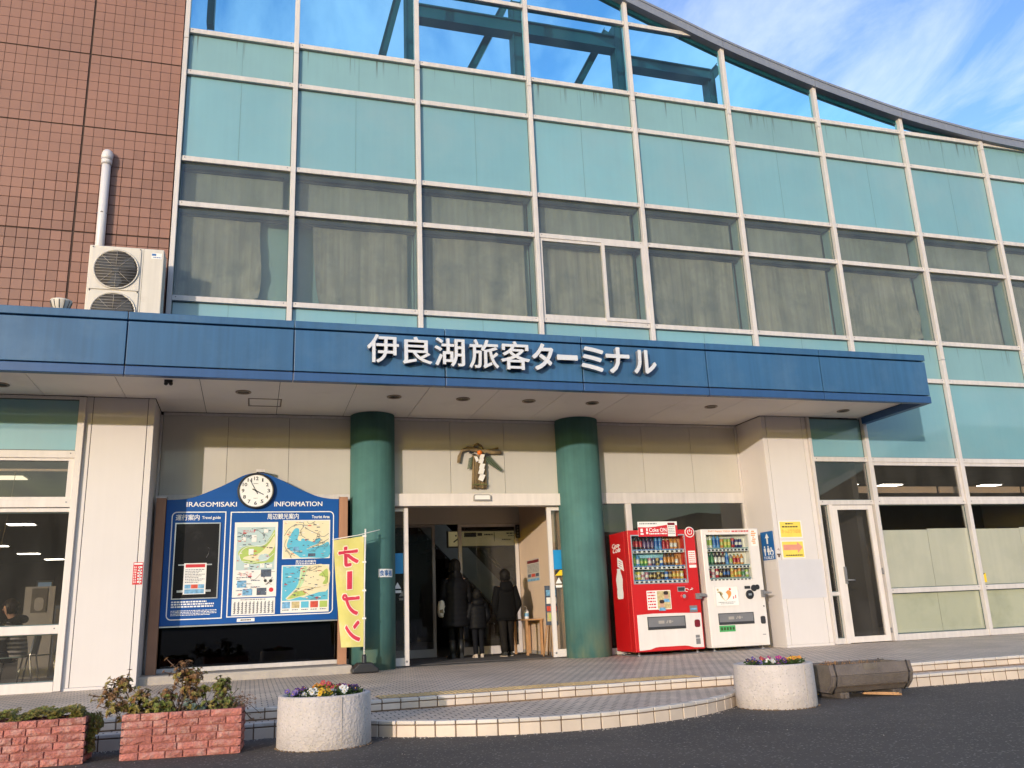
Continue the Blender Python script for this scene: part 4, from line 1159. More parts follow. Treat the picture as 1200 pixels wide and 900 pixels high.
def rim(name, x0, x1, z0, z1, r, corners, w=0.014):
    a = rounded(x0, x1, z0, z1, r, 6, corners); b = rounded(x0 + w, x1 - w, z0 + w, z1 - w, max(r - w, 0.004), 6, corners)
    n_ = len(a); vs = []; fs = []
    for yy in (BY - 0.003, BY - 0.0005):
        vs += [(p[0], yy, p[1]) for p in a] + [(p[0], yy, p[1]) for p in b]
    for i in range(n_):
        j = (i + 1) % n_
        fs += [(i, j, n_ + j, n_ + i), (2 * n_ + i, 3 * n_ + i, 3 * n_ + j, 2 * n_ + j), (i, 2 * n_ + i, 2 * n_ + j, j), (n_ + i, n_ + j, 3 * n_ + j, 3 * n_ + i)]
    MB().add(vs, fs).build(name, 'white_print', ib, None, True)
rim('border_line', 0.475, 1.215, 0.81, 2.315, 0.07, (0, 1, 1, 0)); rim('border_line', 1.275, 2.755, 0.82, 2.31, 0.07, (1, 0, 0, 1))
L = lambda s, x0, x1, z0, z1, mat='white_print', bold=0.0, y=BY - 0.0005, par=ib, nm='lettering', sh=0.0: lettering(nm, s, mat, par, x0, x1, z0, z1, y, 0.003, bold, sh)
L('IRAGOMISAKI', 0.665, 1.355, 2.385, 2.455, bold=0.012); L('INFORMATION', 1.885, 2.58, 2.385, 2.455, bold=0.012)
L('運行案内', 0.53, 0.85, 2.19, 2.275, bold=0.012); L('Travel guide', 0.885, 1.14, 2.195, 2.25, bold=0.02)
L('周辺観光案内', 1.79, 2.24, 2.195, 2.28, bold=0.012); L('Tourist Area', 2.43, 2.69, 2.205, 2.25, bold=0.02)
L('周辺の名所案内', 2.21, 2.50, 1.555, 1.595, bold=0.012); m = MB(); print_lines(m, 2.21, 2.50, 1.535, 0.012, BY - 0.0005, random.Random(3)); m.build('lettering', 'white_print', ib, None, True)
# travel guide case
cs = box('display_case', 'case_black', ib, 0.545, 1.13, BY - 0.004, BY - 0.0005, 1.105, 2.14)
m = MB(); fx0, fx1, fz0, fz1 = 0.53, 1.145, 1.09, 2.155
for (a, b, c, d) in ((fx0, fx1, fz0, fz0 + .015), (fx0, fx1, fz1 - .015, fz1), (fx0, fx0 + .015, fz0 + .015, fz1 - .015), (fx1 - .015, fx1, fz0 + .015, fz1 - .015)): m.box(a, b, BY - 0.018, BY - 0.0002, c, d)
m.build('case_frame', 'silver', cs, None, True)
m = MB(); m.box(0.60, 1.05, BY - 0.010, BY - 0.0045, 1.555, 1.572); m.box(0.60, 1.05, BY - 0.012, BY - 0.0045, 1.185, 1.215); m.build('sheet_holder', 'silver', cs, None, True)
MB().tube([(0.97, BY - 0.006, 1.66), (1.0, BY - 0.006, 1.72), (1.01, BY - 0.006, 1.79), (0.985, BY - 0.006, 1.80)], 0.003, 5).build('scratch_mark', 'machine_grey', cs, None, True)
m = MB(); rr = random.Random(5)
for k in range(3): print_lines(m, 0.535, 1.10 - 0.1 * (k == 0), 1.045 - k * 0.033, 0.020, BY - 0.0005, rr, words=14)
for k in range(4): print_lines(m, 0.535, 1.14 - 0.08 * (k == 3), 0.93 - k * 0.020, 0.009, BY - 0.0005, rr, words=18)
m.build('small_print', 'white_print', ib, None, True)
pl = box('name_plate', 'white_print', ib, 1.42, 1.66, BY - 0.003, BY - 0.0005, 0.755, 0.80); m = MB(); print_lines(m, 1.47, 1.61, 0.77, 0.016, BY - 0.003, rr, words=5); m.build('small_print', 'black_print', pl, None, True)
# maps
def flat(name, mat, parent, pts, lev, sm=True, n=3):
    p = smooth(pts + [pts[0]], n)[:-1] if sm else pts
    return MB().prism(p, BY - 0.003 - 0.0012 * lev - 0.0010, BY - 0.003 - 0.0012 * (lev - 1) - 0.0010).build(name, mat, parent, None, True)
def ribbon(mb, pts, w, lev):
    p = smooth(pts, 4)
    for a, b in zip(p, p[1:]):
        L_ = math.hypot(b[0] - a[0], b[1] - a[1]) or 1e-6; nx, nz = -(b[1] - a[1]) / L_ * w / 2, (b[0] - a[0]) / L_ * w / 2
        mb.prism([(a[0] + nx, a[1] + nz), (a[0] - nx, a[1] - nz), (b[0] - nx, b[1] - nz), (b[0] + nx, b[1] + nz)], BY - 0.0042 - 0.0012 * lev, BY - 0.004 - 0.0012 * (lev - 1))
def frame_sheet(name, x0, x1, z0, z1, mat='paper'):
    return box(name, mat, ib, x0, x1, BY - 0.004, BY - 0.0005, z0, z1)
# walking map
p1 = frame_sheet('walking_map', 1.34, 1.945, 1.09, 2.155)
box('map_sheet', 'sea_pale', p1, 1.375, 1.91, BY - 0.0052, BY - 0.0041, 1.47, 2.085)
flat('map_land', 'land_green', p1, [(1.42, 1.66), (1.40, 1.72), (1.46, 1.79), (1.58, 1.82), (1.70, 1.80), (1.78, 1.85), (1.86, 1.97), (1.905, 2.03), (1.905, 1.62), (1.80, 1.57), (1.62, 1.56), (1.48, 1.58)], 2)
flat('map_land', 'land', p1, [(1.47, 1.63), (1.50, 1.66), (1.70, 1.71), (1.84, 1.86), (1.90, 1.95), (1.905, 1.80), (1.80, 1.66), (1.65, 1.60)], 3)
flat('map_town', 'sea_pale', p1, [(1.68, 1.62), (1.70, 1.68), (1.79, 1.70), (1.84, 1.65), (1.80, 1.60), (1.72, 1.59)], 4)
m = MB(); ribbon(m, [(1.44, 1.61), (1.42, 1.70), (1.50, 1.79), (1.64, 1.81), (1.78, 1.84), (1.90, 2.0)], 0.008, 5); ribbon(m, [(1.46, 1.60), (1.62, 1.58), (1.80, 1.62), (1.90, 1.70)], 0.007, 5); m.build('map_road', 'paper', p1, None, True)
m = MB(); rr = random.Random(9)
for (a, b, w, h) in ((1.545, 1.69, .07, .08), (1.58, 1.87, .07, .10), (1.75, 2.0, .06, .05), (1.44, 1.89, .06, .05), (1.49, 1.51, .07, .05), (1.71, 1.50, .06, .06), (1.80, 1.50, .08, .05)): m.box(a, a + w, BY - 0.0115, BY - 0.0102, b, b + h)
m.build('map_callout', 'paper', p1, None, True)
lettering('lettering', '恋さんぽ', 'red_print', p1, 1.455, 1.63, 2.005, 2.045, BY - 0.0052, 0.001)
lettering('lettering', '恋さんぽ', 'red_print', p1, 1.435, 1.60, 1.39, 1.43, BY - 0.004, 0.001)
m = MB(); 
for k in range(2): print_lines(m, 1.47, 1.63, 1.955 - .02 * k, 0.012, BY - 0.0052, rr, .001, 5)
for k in range(5): print_lines(m, 1.39 + .2 * (k % 2), 1.60 + .12 * (k % 2), 1.36 - .045 * k, 0.012, BY - 0.004, rr, .001, 6)
m.build('small_print', 'photo_dark', p1, None, True)
for (a, b, c, d, mt) in ((1.725, 1.87, 1.37, 1.475, 'photo_dark'), (1.40, 1.53, 1.225, 1.325, 'photo_blue'), (1.48, 1.615, 1.115, 1.205, 'photo_blue'), (1.675, 1.81, 1.115, 1.215, 'photo_dark')):
    box('photograph', mt, p1, a, b, BY - 0.0055, BY - 0.0041, c, d)
m = MB(); m.lathe([(0.032, 0), (0.032, -.0016)], (1.875, BY - .004, 1.185), 14, 'y'); m.build('round_stamp', 'red_print', p1, None, True)
m = MB(); m.lathe([(0.024, 0), (0.024, -.0016)], (1.865, BY - .004, 1.31), 14, 'y'); m.lathe([(0.022, 0), (0.022, -.0016)], (1.79, BY - .004, 1.315), 14, 'y'); m.build('round_stamp', 'black_print', p1, None, True)
# timetable
p2 = frame_sheet('timetable', 1.34, 1.935, 0.845, 1.075)
m = MB(); print_lines(m, 1.46, 1.80, 1.05, 0.012, BY - 0.004, rr, .001, 10)
for k in range(11):
    xx = 1.365 + k * 0.052
    for j in range(6): m.box(xx, xx + rr.uniform(.012, .036), BY - 0.005, BY - 0.004, 0.865 + j * 0.026, 0.877 + j * 0.026)
    m.box(xx + 0.012, xx + 0.026, BY - 0.0048, BY - 0.0039, 0.865, 1.03)
m.build('small_print', 'machine_grey', p2, None, True)
# bay map
p3 = frame_sheet('bay_map', 2.015, 2.70, 1.615, 2.18)
box('map_sheet', 'land', p3, 2.03, 2.685, BY - 0.0052, BY - 0.0041, 1.63, 2.165)
flat('map_sea', 'sea', p3, [(2.16, 1.71), (2.08, 1.79), (2.10, 1.90), (2.16, 2.02), (2.20, 2.06), (2.245, 2.05), (2.25, 1.98), (2.23, 1.90), (2.27, 1.88), (2.30, 1.91), (2.36, 1.89), (2.45, 1.86), (2.50, 1.90), (2.56, 1.91), (2.54, 1.84), (2.42, 1.79), (2.36, 1.75), (2.46, 1.78), (2.58, 1.81), (2.683, 1.85), (2.683, 1.632), (2.40, 1.632), (2.28, 1.632), (2.24, 1.66)], 2)
m = MB()
ribbon(m, [(2.04, 1.95), (2.10, 2.05), (2.18, 2.10), (2.30, 2.11), (2.36, 2.05), (2.50, 1.98), (2.60, 1.93), (2.68, 1.98)], 0.006, 3); ribbon(m, [(2.29, 2.16), (2.32, 2.10), (2.27, 2.02), (2.29, 1.95), (2.34, 1.92)], 0.006, 3)
ribbon(m, [(2.36, 2.16), (2.40, 2.12), (2.48, 2.16)], 0.005, 3); ribbon(m, [(2.07, 1.90), (2.05, 1.80), (2.12, 1.70), (2.20, 1.66)], 0.005, 3); ribbon(m, [(2.38, 1.765), (2.48, 1.80), (2.60, 1.85), (2.68, 1.90)], 0.006, 3); m.build('map_road', 'photo_dark', p3, None, True)
box('photograph', 'photo_blue', p3, 2.17, 2.25, BY - .008, BY - .0066, 1.72, 1.79); box('photograph', 'photo_dark', p3, 2.385, 2.49, BY - .008, BY - .0066, 1.645, 1.69)
# cape map
p4 = frame_sheet('cape_map', 2.015, 2.695, 0.85, 1.525)
box('map_sheet', 'sea', p4, 2.03, 2.68, BY - 0.0052, BY - 0.0041, 1.02, 1.51)
flat('map_land', 'land', p4, [(2.08, 1.055), (2.16, 1.13), (2.24, 1.22), (2.27, 1.33), (2.28, 1.42), (2.32, 1.505), (2.678, 1.505), (2.678, 1.17), (2.55, 1.13), (2.38, 1.08), (2.33, 1.06), (2.28, 1.07), (2.20, 1.05), (2.12, 1.03)], 2)
flat('map_land', 'land_mint', p4, [(2.22, 1.19), (2.27, 1.30), (2.285, 1.42), (2.33, 1.50), (2.38, 1.49), (2.35, 1.38), (2.33, 1.28), (2.28, 1.20)], 3)
flat('map_land', 'land_green', p4, [(2.10, 1.05), (2.18, 1.12), (2.24, 1.15), (2.34, 1.15), (2.36, 1.10), (2.26, 1.075), (2.16, 1.05)], 3); flat('map_land', 'land_green', p4, [(2.54, 1.37), (2.60, 1.42), (2.67, 1.46), (2.675, 1.26), (2.60, 1.25), (2.64, 1.33)], 3)
m = MB(); ribbon(m, [(2.12, 1.06), (2.24, 1.17), (2.36, 1.21), (2.50, 1.19), (2.67, 1.23)], 0.007, 4); ribbon(m, [(2.26, 1.20), (2.30, 1.33), (2.36, 1.50)], 0.006, 4); m.build('map_road', 'photo_sand', p4, None, True)
for k, mt in enumerate(('photo_blue', 'photo_sand', 'sea', 'photo_red', 'land_green')): box('photograph', mt, p4, 2.035 + k * 0.132, 2.145 + k * 0.132, BY - .0055, BY - .0041, 0.915, 1.005)
m = MB()
for k in range(5): print_lines(m, 2.04 + k * .132, 2.13 + k * .132, 0.885, 0.012, BY - .004, rr, .001, 3)
m.build('small_print', 'photo_dark', p4, None, True)
# place names, route numbers and symbols too small to read on the maps
for par, x0, x1, z0, z1, n_, sd in ((p1, 1.38, 1.90, 1.48, 2.07, 70, 1), (p3, 2.04, 2.67, 1.64, 2.15, 80, 2), (p4, 2.04, 2.67, 1.03, 1.50, 80, 3), (p1, 1.37, 1.92, 1.11, 1.44, 40, 4)):
    rr = random.Random(sd)
    for mat, share in (('photo_dark', .6), ('red_print', .2), ('paper', .2)):
        m = MB()
        for k in range(int(n_ * share)):
            x, z = rr.uniform(x0, x1 - .06), rr.uniform(z0, z1); w = rr.uniform(.008, .05)
            m.box(x, x + w, BY - .0125, BY - .0105, z, z + rr.choice((.005, .007, .012)))
        m.build('map_print', mat, par, None, True)
    m = MB()
    for k in range(5 if par is not p1 else 3):
        a = (rr.uniform(x0, x1), rr.uniform(z0, z1)); pts = [a]
        for q in range(4): pts.append((min(max(pts[-1][0] + rr.uniform(-.12, .12), x0), x1), min(max(pts[-1][1] + rr.uniform(-.1, .1), z0), z1)))
        ribbon(m, pts, 0.004, 5)
    m.build('map_print', 'wood_end', par, None, True)
# notice pinned in the case
nt = thing('paper_notice', 'small white notice with a red heading in the black case of the information board', 'notice', (0.83, BY - 0.014, 1.15))
box('sheet', 'paper', nt, 0.68, 0.98, BY - 0.016, BY - 0.0125, 1.155, 1.585)
box('heading', 'red_print', nt, 0.70, 0.96, BY - 0.0175, BY - 0.016, 1.525, 1.57)
m = MB(); rr = random.Random(4)
for k in range(9): print_lines(m, 0.70, 0.96 - 0.04 * (k % 3), 1.49 - k * 0.022, 0.009, BY - 0.016, rr, .001, 8)
m.build('small_print', 'photo_dark', nt, None, True)
for (a, b, mt) in ((0.70, 0.78, 'photo_blue'), (0.785, 0.875, 'photo_red'), (0.88, 0.96, 'photo_blue')): box('photograph', mt, nt, a, b, BY - .0175, BY - .016, 1.235, 1.29)
box('heading', 'photo_blue', nt, 0.70, 0.96, BY - .0175, BY - .016, 1.165, 1.225)
# clock
CZ, CX = 2.612, 1.615
ck = thing('wall_clock', 'round black-rimmed clock on the arch of the blue information board', 'clock', (CX, BY - 0.01, CZ))
MB().lathe([(0.262, -0.002), (0.262, -0.055), (0.252, -0.065), (0.236, -0.06), (0.234, -0.04)], (CX, BY, CZ), 48, 'y').build('rim', 'plastic_black', ck, None, True)
MB().lathe([(0.235, -0.042), (0.235, -0.046)], (CX, BY, CZ), 48, 'y').build('dial', 'white_print', ck, None, True)
for h in range(1, 13):
    a = math.radians(90 - 30 * h); r = 0.182; w = 0.020 if h < 10 else 0.032
    if h in (1,): w = 0.010
    cx, cz = CX + r * math.cos(a), CZ + r * math.sin(a)
    lettering('numeral', str(h), 'black_print', ck, cx - w, cx + w, cz - 0.026, cz + 0.026, BY - 0.046, 0.002, 0.02)
def hand(name, deg, L_, w, lev):
    a = math.radians(90 - deg); ux, uz = math.cos(a), math.sin(a); nx, nz = -uz * w, ux * w; t = -0.055
    MB().prism([(CX + ux * t + nx, CZ + uz * t + nz), (CX + ux * L_ + nx * .6, CZ + uz * L_ + nz * .6), (CX + ux * L_ - nx * .6, CZ + uz * L_ - nz * .6), (CX + ux * t - nx, CZ + uz * t - nz)], BY - 0.05 - lev, BY - 0.048 - lev).build(name, 'black_print', ck, None, True)
hand('hour_hand', 117.5, 0.125, 0.0085, 0.0); hand('minute_hand', 331, 0.185, 0.006, 0.003)
MB().lathe([(0.013, -0.046), (0.013, -0.056)], (CX, BY, CZ), 12, 'y').build('hand_pin', 'black_print', ck, None, True)
m = MB(); print_lines(m, CX - 0.035, CX + 0.03, CZ + 0.10, 0.010, BY - 0.046, random.Random(1), .001, 4); print_lines(m, CX - 0.03, CX + 0.03, CZ - 0.115, 0.008, BY - 0.046, random.Random(2), .001, 4); m.build('dial_print', 'machine_grey', ck, None, True)
box('hanger', 'frame_cream', ck, CX - 0.005, CX + 0.115, BY - 0.02, BY + 0.2, 2.895, 2.935); box('hanger_hook', 'plastic_black', ck, CX + 0.0, CX + 0.03, BY - 0.03, BY + 0.01, 2.865, 2.894)

# ================================================================== BANNER
bn = thing('banner_flag', 'yellow vertical banner with mirrored red katakana on a white pole before the green column', 'banner', (3.155, 0.10, 0.0))
bx, by = 3.155, 0.10
m = MB(); m.prism([(-0.185, 0.0), (0.185, 0.0), (0.185, 0.055), (0.15, 0.075), (0.09, 0.13), (-0.09, 0.13), (-0.15, 0.075), (-0.185, 0.055)], by - 0.16, by + 0.16)
m.v = [(v[0] + bx, v[1], v[2]) for v in m.v]; m.build('water_base', 'plastic_black', bn, None, True, 0.018, seg=3)
MB().lathe([(0.05, 0.08), (0.032, 0.11), (0.030, 0.22), (0.022, 0.24)], (bx, by, 0), 14).build('base_socket', 'plastic_black', bn, None, True)
MB().tube([(bx, by, 0.20), (bx, by, 1.2), (bx + 0.012, by, 1.99)], 0.012, 10).build('pole', 'plastic_white', bn, None, True)
MB().tube([(bx - 0.46, by, 1.845), (bx - 0.1, by, 1.90), (bx + 0.22, by, 1.975)], 0.006, 8).build('cross_arm', 'plastic_white', bn, None, True)
def cloth(u, v):
    """u across from the pole (0) to the free edge (1), v down"""
    x = bx - 0.012 - u * (0.435 - 0.125 * v ** 1.2)
    z = 1.885 - 0.055 * u - v * (1.885 - 0.345) + 0.06 * u * v
    y = by - 0.012 + 0.020 * math.sin(5 * u + 2.5 * v) * u + 0.028 * math.sin(3.2 * v + 1) * u * v
    return (x, y, z)
NU, NV = 14, 40
vs = [cloth(i / NU, j / NV) for j in range(NV + 1) for i in range(NU + 1)]
vs += [(a, b + 0.003, c) for a, b, c in vs]
fs = [(j * (NU + 1) + i, j * (NU + 1) + i + 1, (j + 1) * (NU + 1) + i + 1, (j + 1) * (NU + 1) + i) for j in range(NV) for i in range(NU)]
k_ = (NU + 1) * (NV + 1); fs += [tuple(k_ + q for q in reversed(f)) for f in fs]
cl = MB().add(vs, fs, True).build('cloth', 'banner_yellow', bn, None, True)
def on_cloth(lv):
    def f(x, y, z):
        c = cloth(x, z); return (c[0], c[1] - lv - (0.5 - y) * 0.0, c[2])
    return f
def banner_char(s, u0, u1, v0, v1):
    for mat, bd, lv, e in (('banner_pale', 0.075, 0.003, 0.035), ('banner_red', 0.035, 0.006, 0.0)):
        vs_, fs_ = text_mesh(s, bd, 0.5)
        xs = [v.x for v in vs_]; ys = [v.y for v in vs_]; ax, bx_, ay, by_ = min(xs), max(xs), min(ys), max(ys)
        out = []
        for v in vs_:
            u = u0 - e + (v.x - ax) / (bx_ - ax) * (u1 - u0 + 2 * e); w = v1 + e * .28 - (v.y - ay) / (by_ - ay) * (v1 - v0 + e * .56)
            c = cloth(u, w); out.append((c[0], c[1] - lv - (v.z + 0.5) * 0.002, c[2]))
        MB().add(out, fs_).build('banner_character', mat, cl, None, True)
banner_char('オ', 0.17, 0.86, 0.075, 0.265); banner_char('プ', 0.15, 0.82, 0.515, 0.715); banner_char('ン', 0.14, 0.78, 0.765, 0.95)
for mat, e, lv in (('banner_pale', 0.03, 0.003), ('banner_red', 0.0, 0.006)):
    u0, u1, v0, v1 = 0.42 - e, 0.60 + e, 0.31 - e * .28, 0.475 + e * .28
    vs = []; fs = []
    for j in range(7):
        for u in (u0 - 0.02 * j / 6 * 0, u1): c = cloth(u + 0.03 * (j / 6 - .5), v0 + (v1 - v0) * j / 6); vs.append((c[0], c[1] - lv, c[2])); vs.append((c[0], c[1] - lv - 0.002, c[2]))
    for j in range(6): fs += [(4 * j + 1, 4 * j + 3, 4 * j + 7, 4 * j + 5), (4 * j, 4 * j + 4, 4 * j + 6, 4 * j + 2), (4 * j, 4 * j + 1, 4 * j + 5, 4 * j + 4), (4 * j + 2, 4 * j + 6, 4 * j + 7, 4 * j + 3)]
    MB().add(vs, fs).build('banner_character', mat, cl, None, True)
m = MB()
for v in (0.0, 0.24, 0.5, 0.75): 
    c = cloth(0, v); m.box(c[0] - 0.02, bx + 0.022, by - 0.018, by + 0.016, c[2] - 0.012, c[2] + 0.012)
m.build('pole_loop', 'plastic_white', bn, None, True)

# ================================================================== NEW YEAR WREATH
wr = thing('straw_wreath', 'straw New Year wreath with zigzag white paper and an orange above the entrance doors', 'wreath', (5.08, REC, 2.7))
wy = REC - 0.05
rr = random.Random(8)
m = MB()
for k in range(34):
    u = rr.uniform(-1, 1); x = 5.085 + u * 0.11; m.tube([(x + rr.uniform(-.012, .012), wy + rr.uniform(-.03, .02) , 3.22), (x + rr.uniform(-.008, .008), wy + rr.uniform(-.035, .03), 2.95), (x * 1.0 + u * 0.012, wy + rr.uniform(-.03, .03), 2.69 + rr.uniform(-.02, .02))], 0.011, 5)
m.build('straw_bundle', 'straw', wr, None, True)
m = MB(); m.box(4.965, 5.205, wy - 0.045, wy + 0.035, 2.735, 2.75); m.build('straw_tie', 'straw_green', wr, None, True)
m = MB()
for o_ in (-.012, .0, .013):
    m.tube([(4.745 + o_, wy, 3.10), (4.755 + o_, wy - .01, 3.2), (4.80 + o_ * .5, wy, 3.295 + o_), (4.90, wy, 3.335 + o_), (5.02, wy - .01, 3.32 + o_), (5.12, wy - .01, 3.29 + o_), (5.3, wy, 3.275 + o_), (5.47, wy, 3.275 + o_ * 1.5)], [0.016, 0.017, 0.019, 0.022, 0.026, 0.026, 0.022, 0.014], 7)
    m.tube([(4.97, wy + .01, 3.31), (5.02, wy, 3.39 + o_), (5.07, wy, 3.415 + o_), (5.13, wy, 3.38 + o_), (5.18, wy + .01, 3.31), (5.32, wy, 3.33), (5.42, wy, 3.345 + o_)], 0.010, 6)
m.build('straw_rope', 'straw', wr, None, True)
MB().ball((5.085, wy - 0.06, 3.258), 0.044, 0.042, 0.040).build('orange_fruit', 'bitter_orange', wr, None, True)
m = MB()
for k in range(13):
    t = k / 12; x, z = 5.20 + 0.24 * t, 3.19 - 0.20 * t; L_ = 0.075 * (1 - t * .55)
    m.prism([(x, z), (x - L_ * .35, z - L_), (x + .012 - L_ * .3, z - L_), (x + .022, z - .01)], wy - 0.02, wy - 0.017); m.prism([(x, z), (x + L_, z + L_ * .25), (x + L_, z + L_ * .25 - .012), (x + .01, z - .016)], wy - 0.02, wy - 0.017)
for k in range(8):
    t = k / 7; x, z = 4.98 - 0.03 * t, 3.2 - 0.16 * t; m.prism([(x, z), (x - .07, z - .035), (x - .07, z - .05), (x, z - .02)], wy - .02, wy - .017)
m.build('fern_frond', 'fern', wr, None, True)
m = MB(); m.prism([(5.0, 3.26), (4.93, 3.285), (4.90, 3.25), (4.95, 3.235)], wy - .05, wy - .045); m.prism([(5.13, 3.24), (5.22, 3.26), (5.24, 3.21), (5.15, 3.20)], wy - .05, wy - .045); m.build('dark_leaf', 'plastic_black', wr, None, True)
m = MB()
zz = [(5.12, 3.195), (5.10, 3.12), (5.115, 3.035), (5.10, 2.95)]
for k, (x, z) in enumerate(zz):
    s_ = 0.042 + 0.004 * k
    m.prism([(x - s_ * .5, z + s_ * .9), (x + s_ * 1.1, z + s_ * .7), (x + s_ * .5, z - s_ * 1.0), (x - s_ * 1.1, z - s_ * .7)], wy - 0.075 - 0.004 * (k % 2), wy - 0.072 - 0.004 * (k % 2))
s_ = .055; x, z = 5.10, 2.855
m.prism([(x - s_ * .3, z + s_ * 1.1), (x + s_ * 1.2, z + s_ * .6), (x + s_ * .3, z - s_ * 1.3), (x - s_ * 1.1, z - s_ * .7)], wy - .079, wy - .076)
m.prism([(4.985, 3.20), (5.04, 3.19), (5.065, 3.13), (5.02, 3.10)], wy - .075, wy - .072)
m.build('paper_streamer', 'paper', wr, None, True)

# ================================================================== SIGNS AND NOTICES
tg = thing('toilet_sign', 'blue toilet sign with white arrow and three figures on the side of the white pillar', 'sign', (9.93, 0.22, 1.4))
XS = 9.929
def side(name, mat, par, pts, lev):      # polygons given as (y, z) on the pillar side
    return MB().prism(pts, XS - 0.0015 * lev - 0.0025, XS - 0.0015 * (lev - 1) - 0.0025, 'x').build(name, mat, par, None, True)
MB().box(XS - 0.004, XS, 0.04, 0.41, 1.40, 1.87).build('plate', 'toilet_blue', tg, None, True)
side('arrow', 'white_print', tg, [(0.225, 1.84), (0.285, 1.76), (0.245, 1.765), (0.245, 1.665), (0.205, 1.665), (0.205, 1.765), (0.165, 1.76)], 2)
def figure(c):
    side('figure_symbol', 'white_print', tg, [(c + .028, 1.595), (c + .028, 1.54), (c + .016, 1.54), (c + .014, 1.475), (c - .014, 1.475), (c - .016, 1.54), (c - .028, 1.54), (c - .028, 1.595)], 2)
    MB().lathe([(0.017, 0), (0.017, -0.0015)], (XS - 0.004, c, 1.618), 12, 'x').build('figure_symbol', 'white_print', tg, None, True)
figure(0.325); 
side('figure_symbol', 'white_print', tg, [(0.245, 1.595), (0.262, 1.53), (0.236, 1.53), (0.234, 1.475), (0.206, 1.475), (0.204, 1.53), (0.178, 1.53), (0.195, 1.595)], 2)
MB().lathe([(0.017, 0), (0.017, -0.0015)], (XS - 0.004, 0.22, 1.618), 12, 'x').build('figure_symbol', 'white_print', tg, None, True)
m = MB().tube([(XS - .006, 0.125 + 0.042 * math.cos(a * .3), 1.515 + 0.042 * math.sin(a * .3)) for a in range(-3, 17)], 0.008, 5); m.box(XS - .0075, XS - .004, 0.125, 0.15, 1.53, 1.60); m.box(XS - .0075, XS - .004, 0.09, 0.14, 1.535, 1.55); m.build('figure_symbol', 'white_print', tg, None, True)
lettering('lettering', 'TOILET', 'white_print', tg, 0.07, 0.38, 1.415, 1.46, 0, 0.0015, 0.01, xf=lambda x, y, z: (XS - 0.004 + y, 0.45 - x, z))
gp = thing('grey_plate', 'plain grey plate under the blue toilet sign on the pillar side', 'plate', (9.93, 0.22, 1.23))
MB().box(XS - 0.003, XS, 0.04, 0.42, 1.235, 1.365).build('plate', 'machine_white', gp, None, True)
pY = -0.0005
def yellow(name, lab, z0, z1):
    t_ = thing(name, lab, 'notice', (10.25, 0, z0))
    box('sleeve', 'plastic_white', t_, 10.035, 10.475, pY - 0.002, pY, z0 - 0.015, z1 + 0.015); box('sheet', 'sticker_yellow', t_, 10.052, 10.455, pY - 0.004, pY - 0.002, z0, z1)
    return t_
y1 = yellow('ticket_notice', 'upper yellow ticket counter notice on the white pillar', 1.755, 2.01)
lettering('lettering', 'きっぷうりばは', 'text_orange', y1, 10.075, 10.44, 1.82, 1.885, pY - 0.004, 0.0012, 0.012)
m = MB(); rr = random.Random(2); print_lines(m, 10.16, 10.31, 1.965, 0.022, pY - .004, rr, .001, 4); print_lines(m, 10.09, 10.40, 1.915, 0.022, pY - .004, rr, .001, 6); m.build('small_print', 'black_print', y1, None, True)
y2 = yellow('arrow_notice', 'lower yellow notice with a pink arrow on the white pillar', 1.42, 1.68)
MB().prism([(10.07, 1.54), (10.34, 1.54), (10.34, 1.49), (10.445, 1.585), (10.34, 1.675), (10.34, 1.63), (10.07, 1.63)], pY - .0055, pY - .004).build('arrow', 'arrow_pink', y2, None, True)
m = MB(); print_lines(m, 10.10, 10.43, 1.445, 0.020, pY - .004, rr, .001, 9); m.build('small_print', 'black_print', y2, None, True)
wb = thing('blank_panel', 'blank pale grey sheet fixed across the lower white pillar', 'panel', (10.35, 0, 0.75))
MT['pale_sheet'] = pbr('pale_sheet', (0.56, 0.545, 0.57), 0.4, var=0.03, coat=0.2); box('sheet', 'pale_sheet', wb, 9.94, 10.79, -0.006, -0.0005, 0.755, 1.38)
hk = thing('wall_hook', 'small dark bracket with a cord on the edge of the white pillar', 'hook', (9.955, -0.01, 1.46))
MB().tube([(9.95, -0.012, 1.55), (9.965, -0.018, 1.57), (9.98, -0.012, 1.54)], 0.005, 6).build('cord_loop', 'post_brown', hk, None, True); m = MB(); m.box(9.935, 9.985, -0.03, -0.0005, 1.465, 1.485); m.box(9.955, 9.97, -0.025, -0.0005, 1.43, 1.465); m.build('bracket', 'stem_brown', hk, None, True)
rs = thing('red_sticker', 'red vertical sticker with white print on the left white pillar', 'sticker', (0.14, 0, 1.28))
box('sheet', 'red_print', rs, 0.085, 0.207, -0.003, -0.0005, 1.285, 1.575)
m = MB(); rr = random.Random(6); m.box(0.093, 0.198, -0.0042, -0.003, 1.545, 1.565)
for k in range(6): m.box(0.145 + rr.uniform(-.004, .004), 0.195, -0.0042, -0.003, 1.50 - k * 0.038, 1.508 - k * 0.038 + rr.uniform(.006, .014)); m.box(0.158 + .01 * (k % 2), 0.172 + .01 * (k % 2), -0.0042, -0.003, 1.49 - k * .038, 1.515 - k * .038)
for k in range(7): m.box(0.096, 0.103, -0.0042, -0.003, 1.50 - k * .032, 1.522 - k * .032); m.box(0.115, 0.125, -0.0042, -0.003, 1.50 - k * .032, 1.52 - k * .032)
m.build('small_print', 'white_print', rs, None, True)
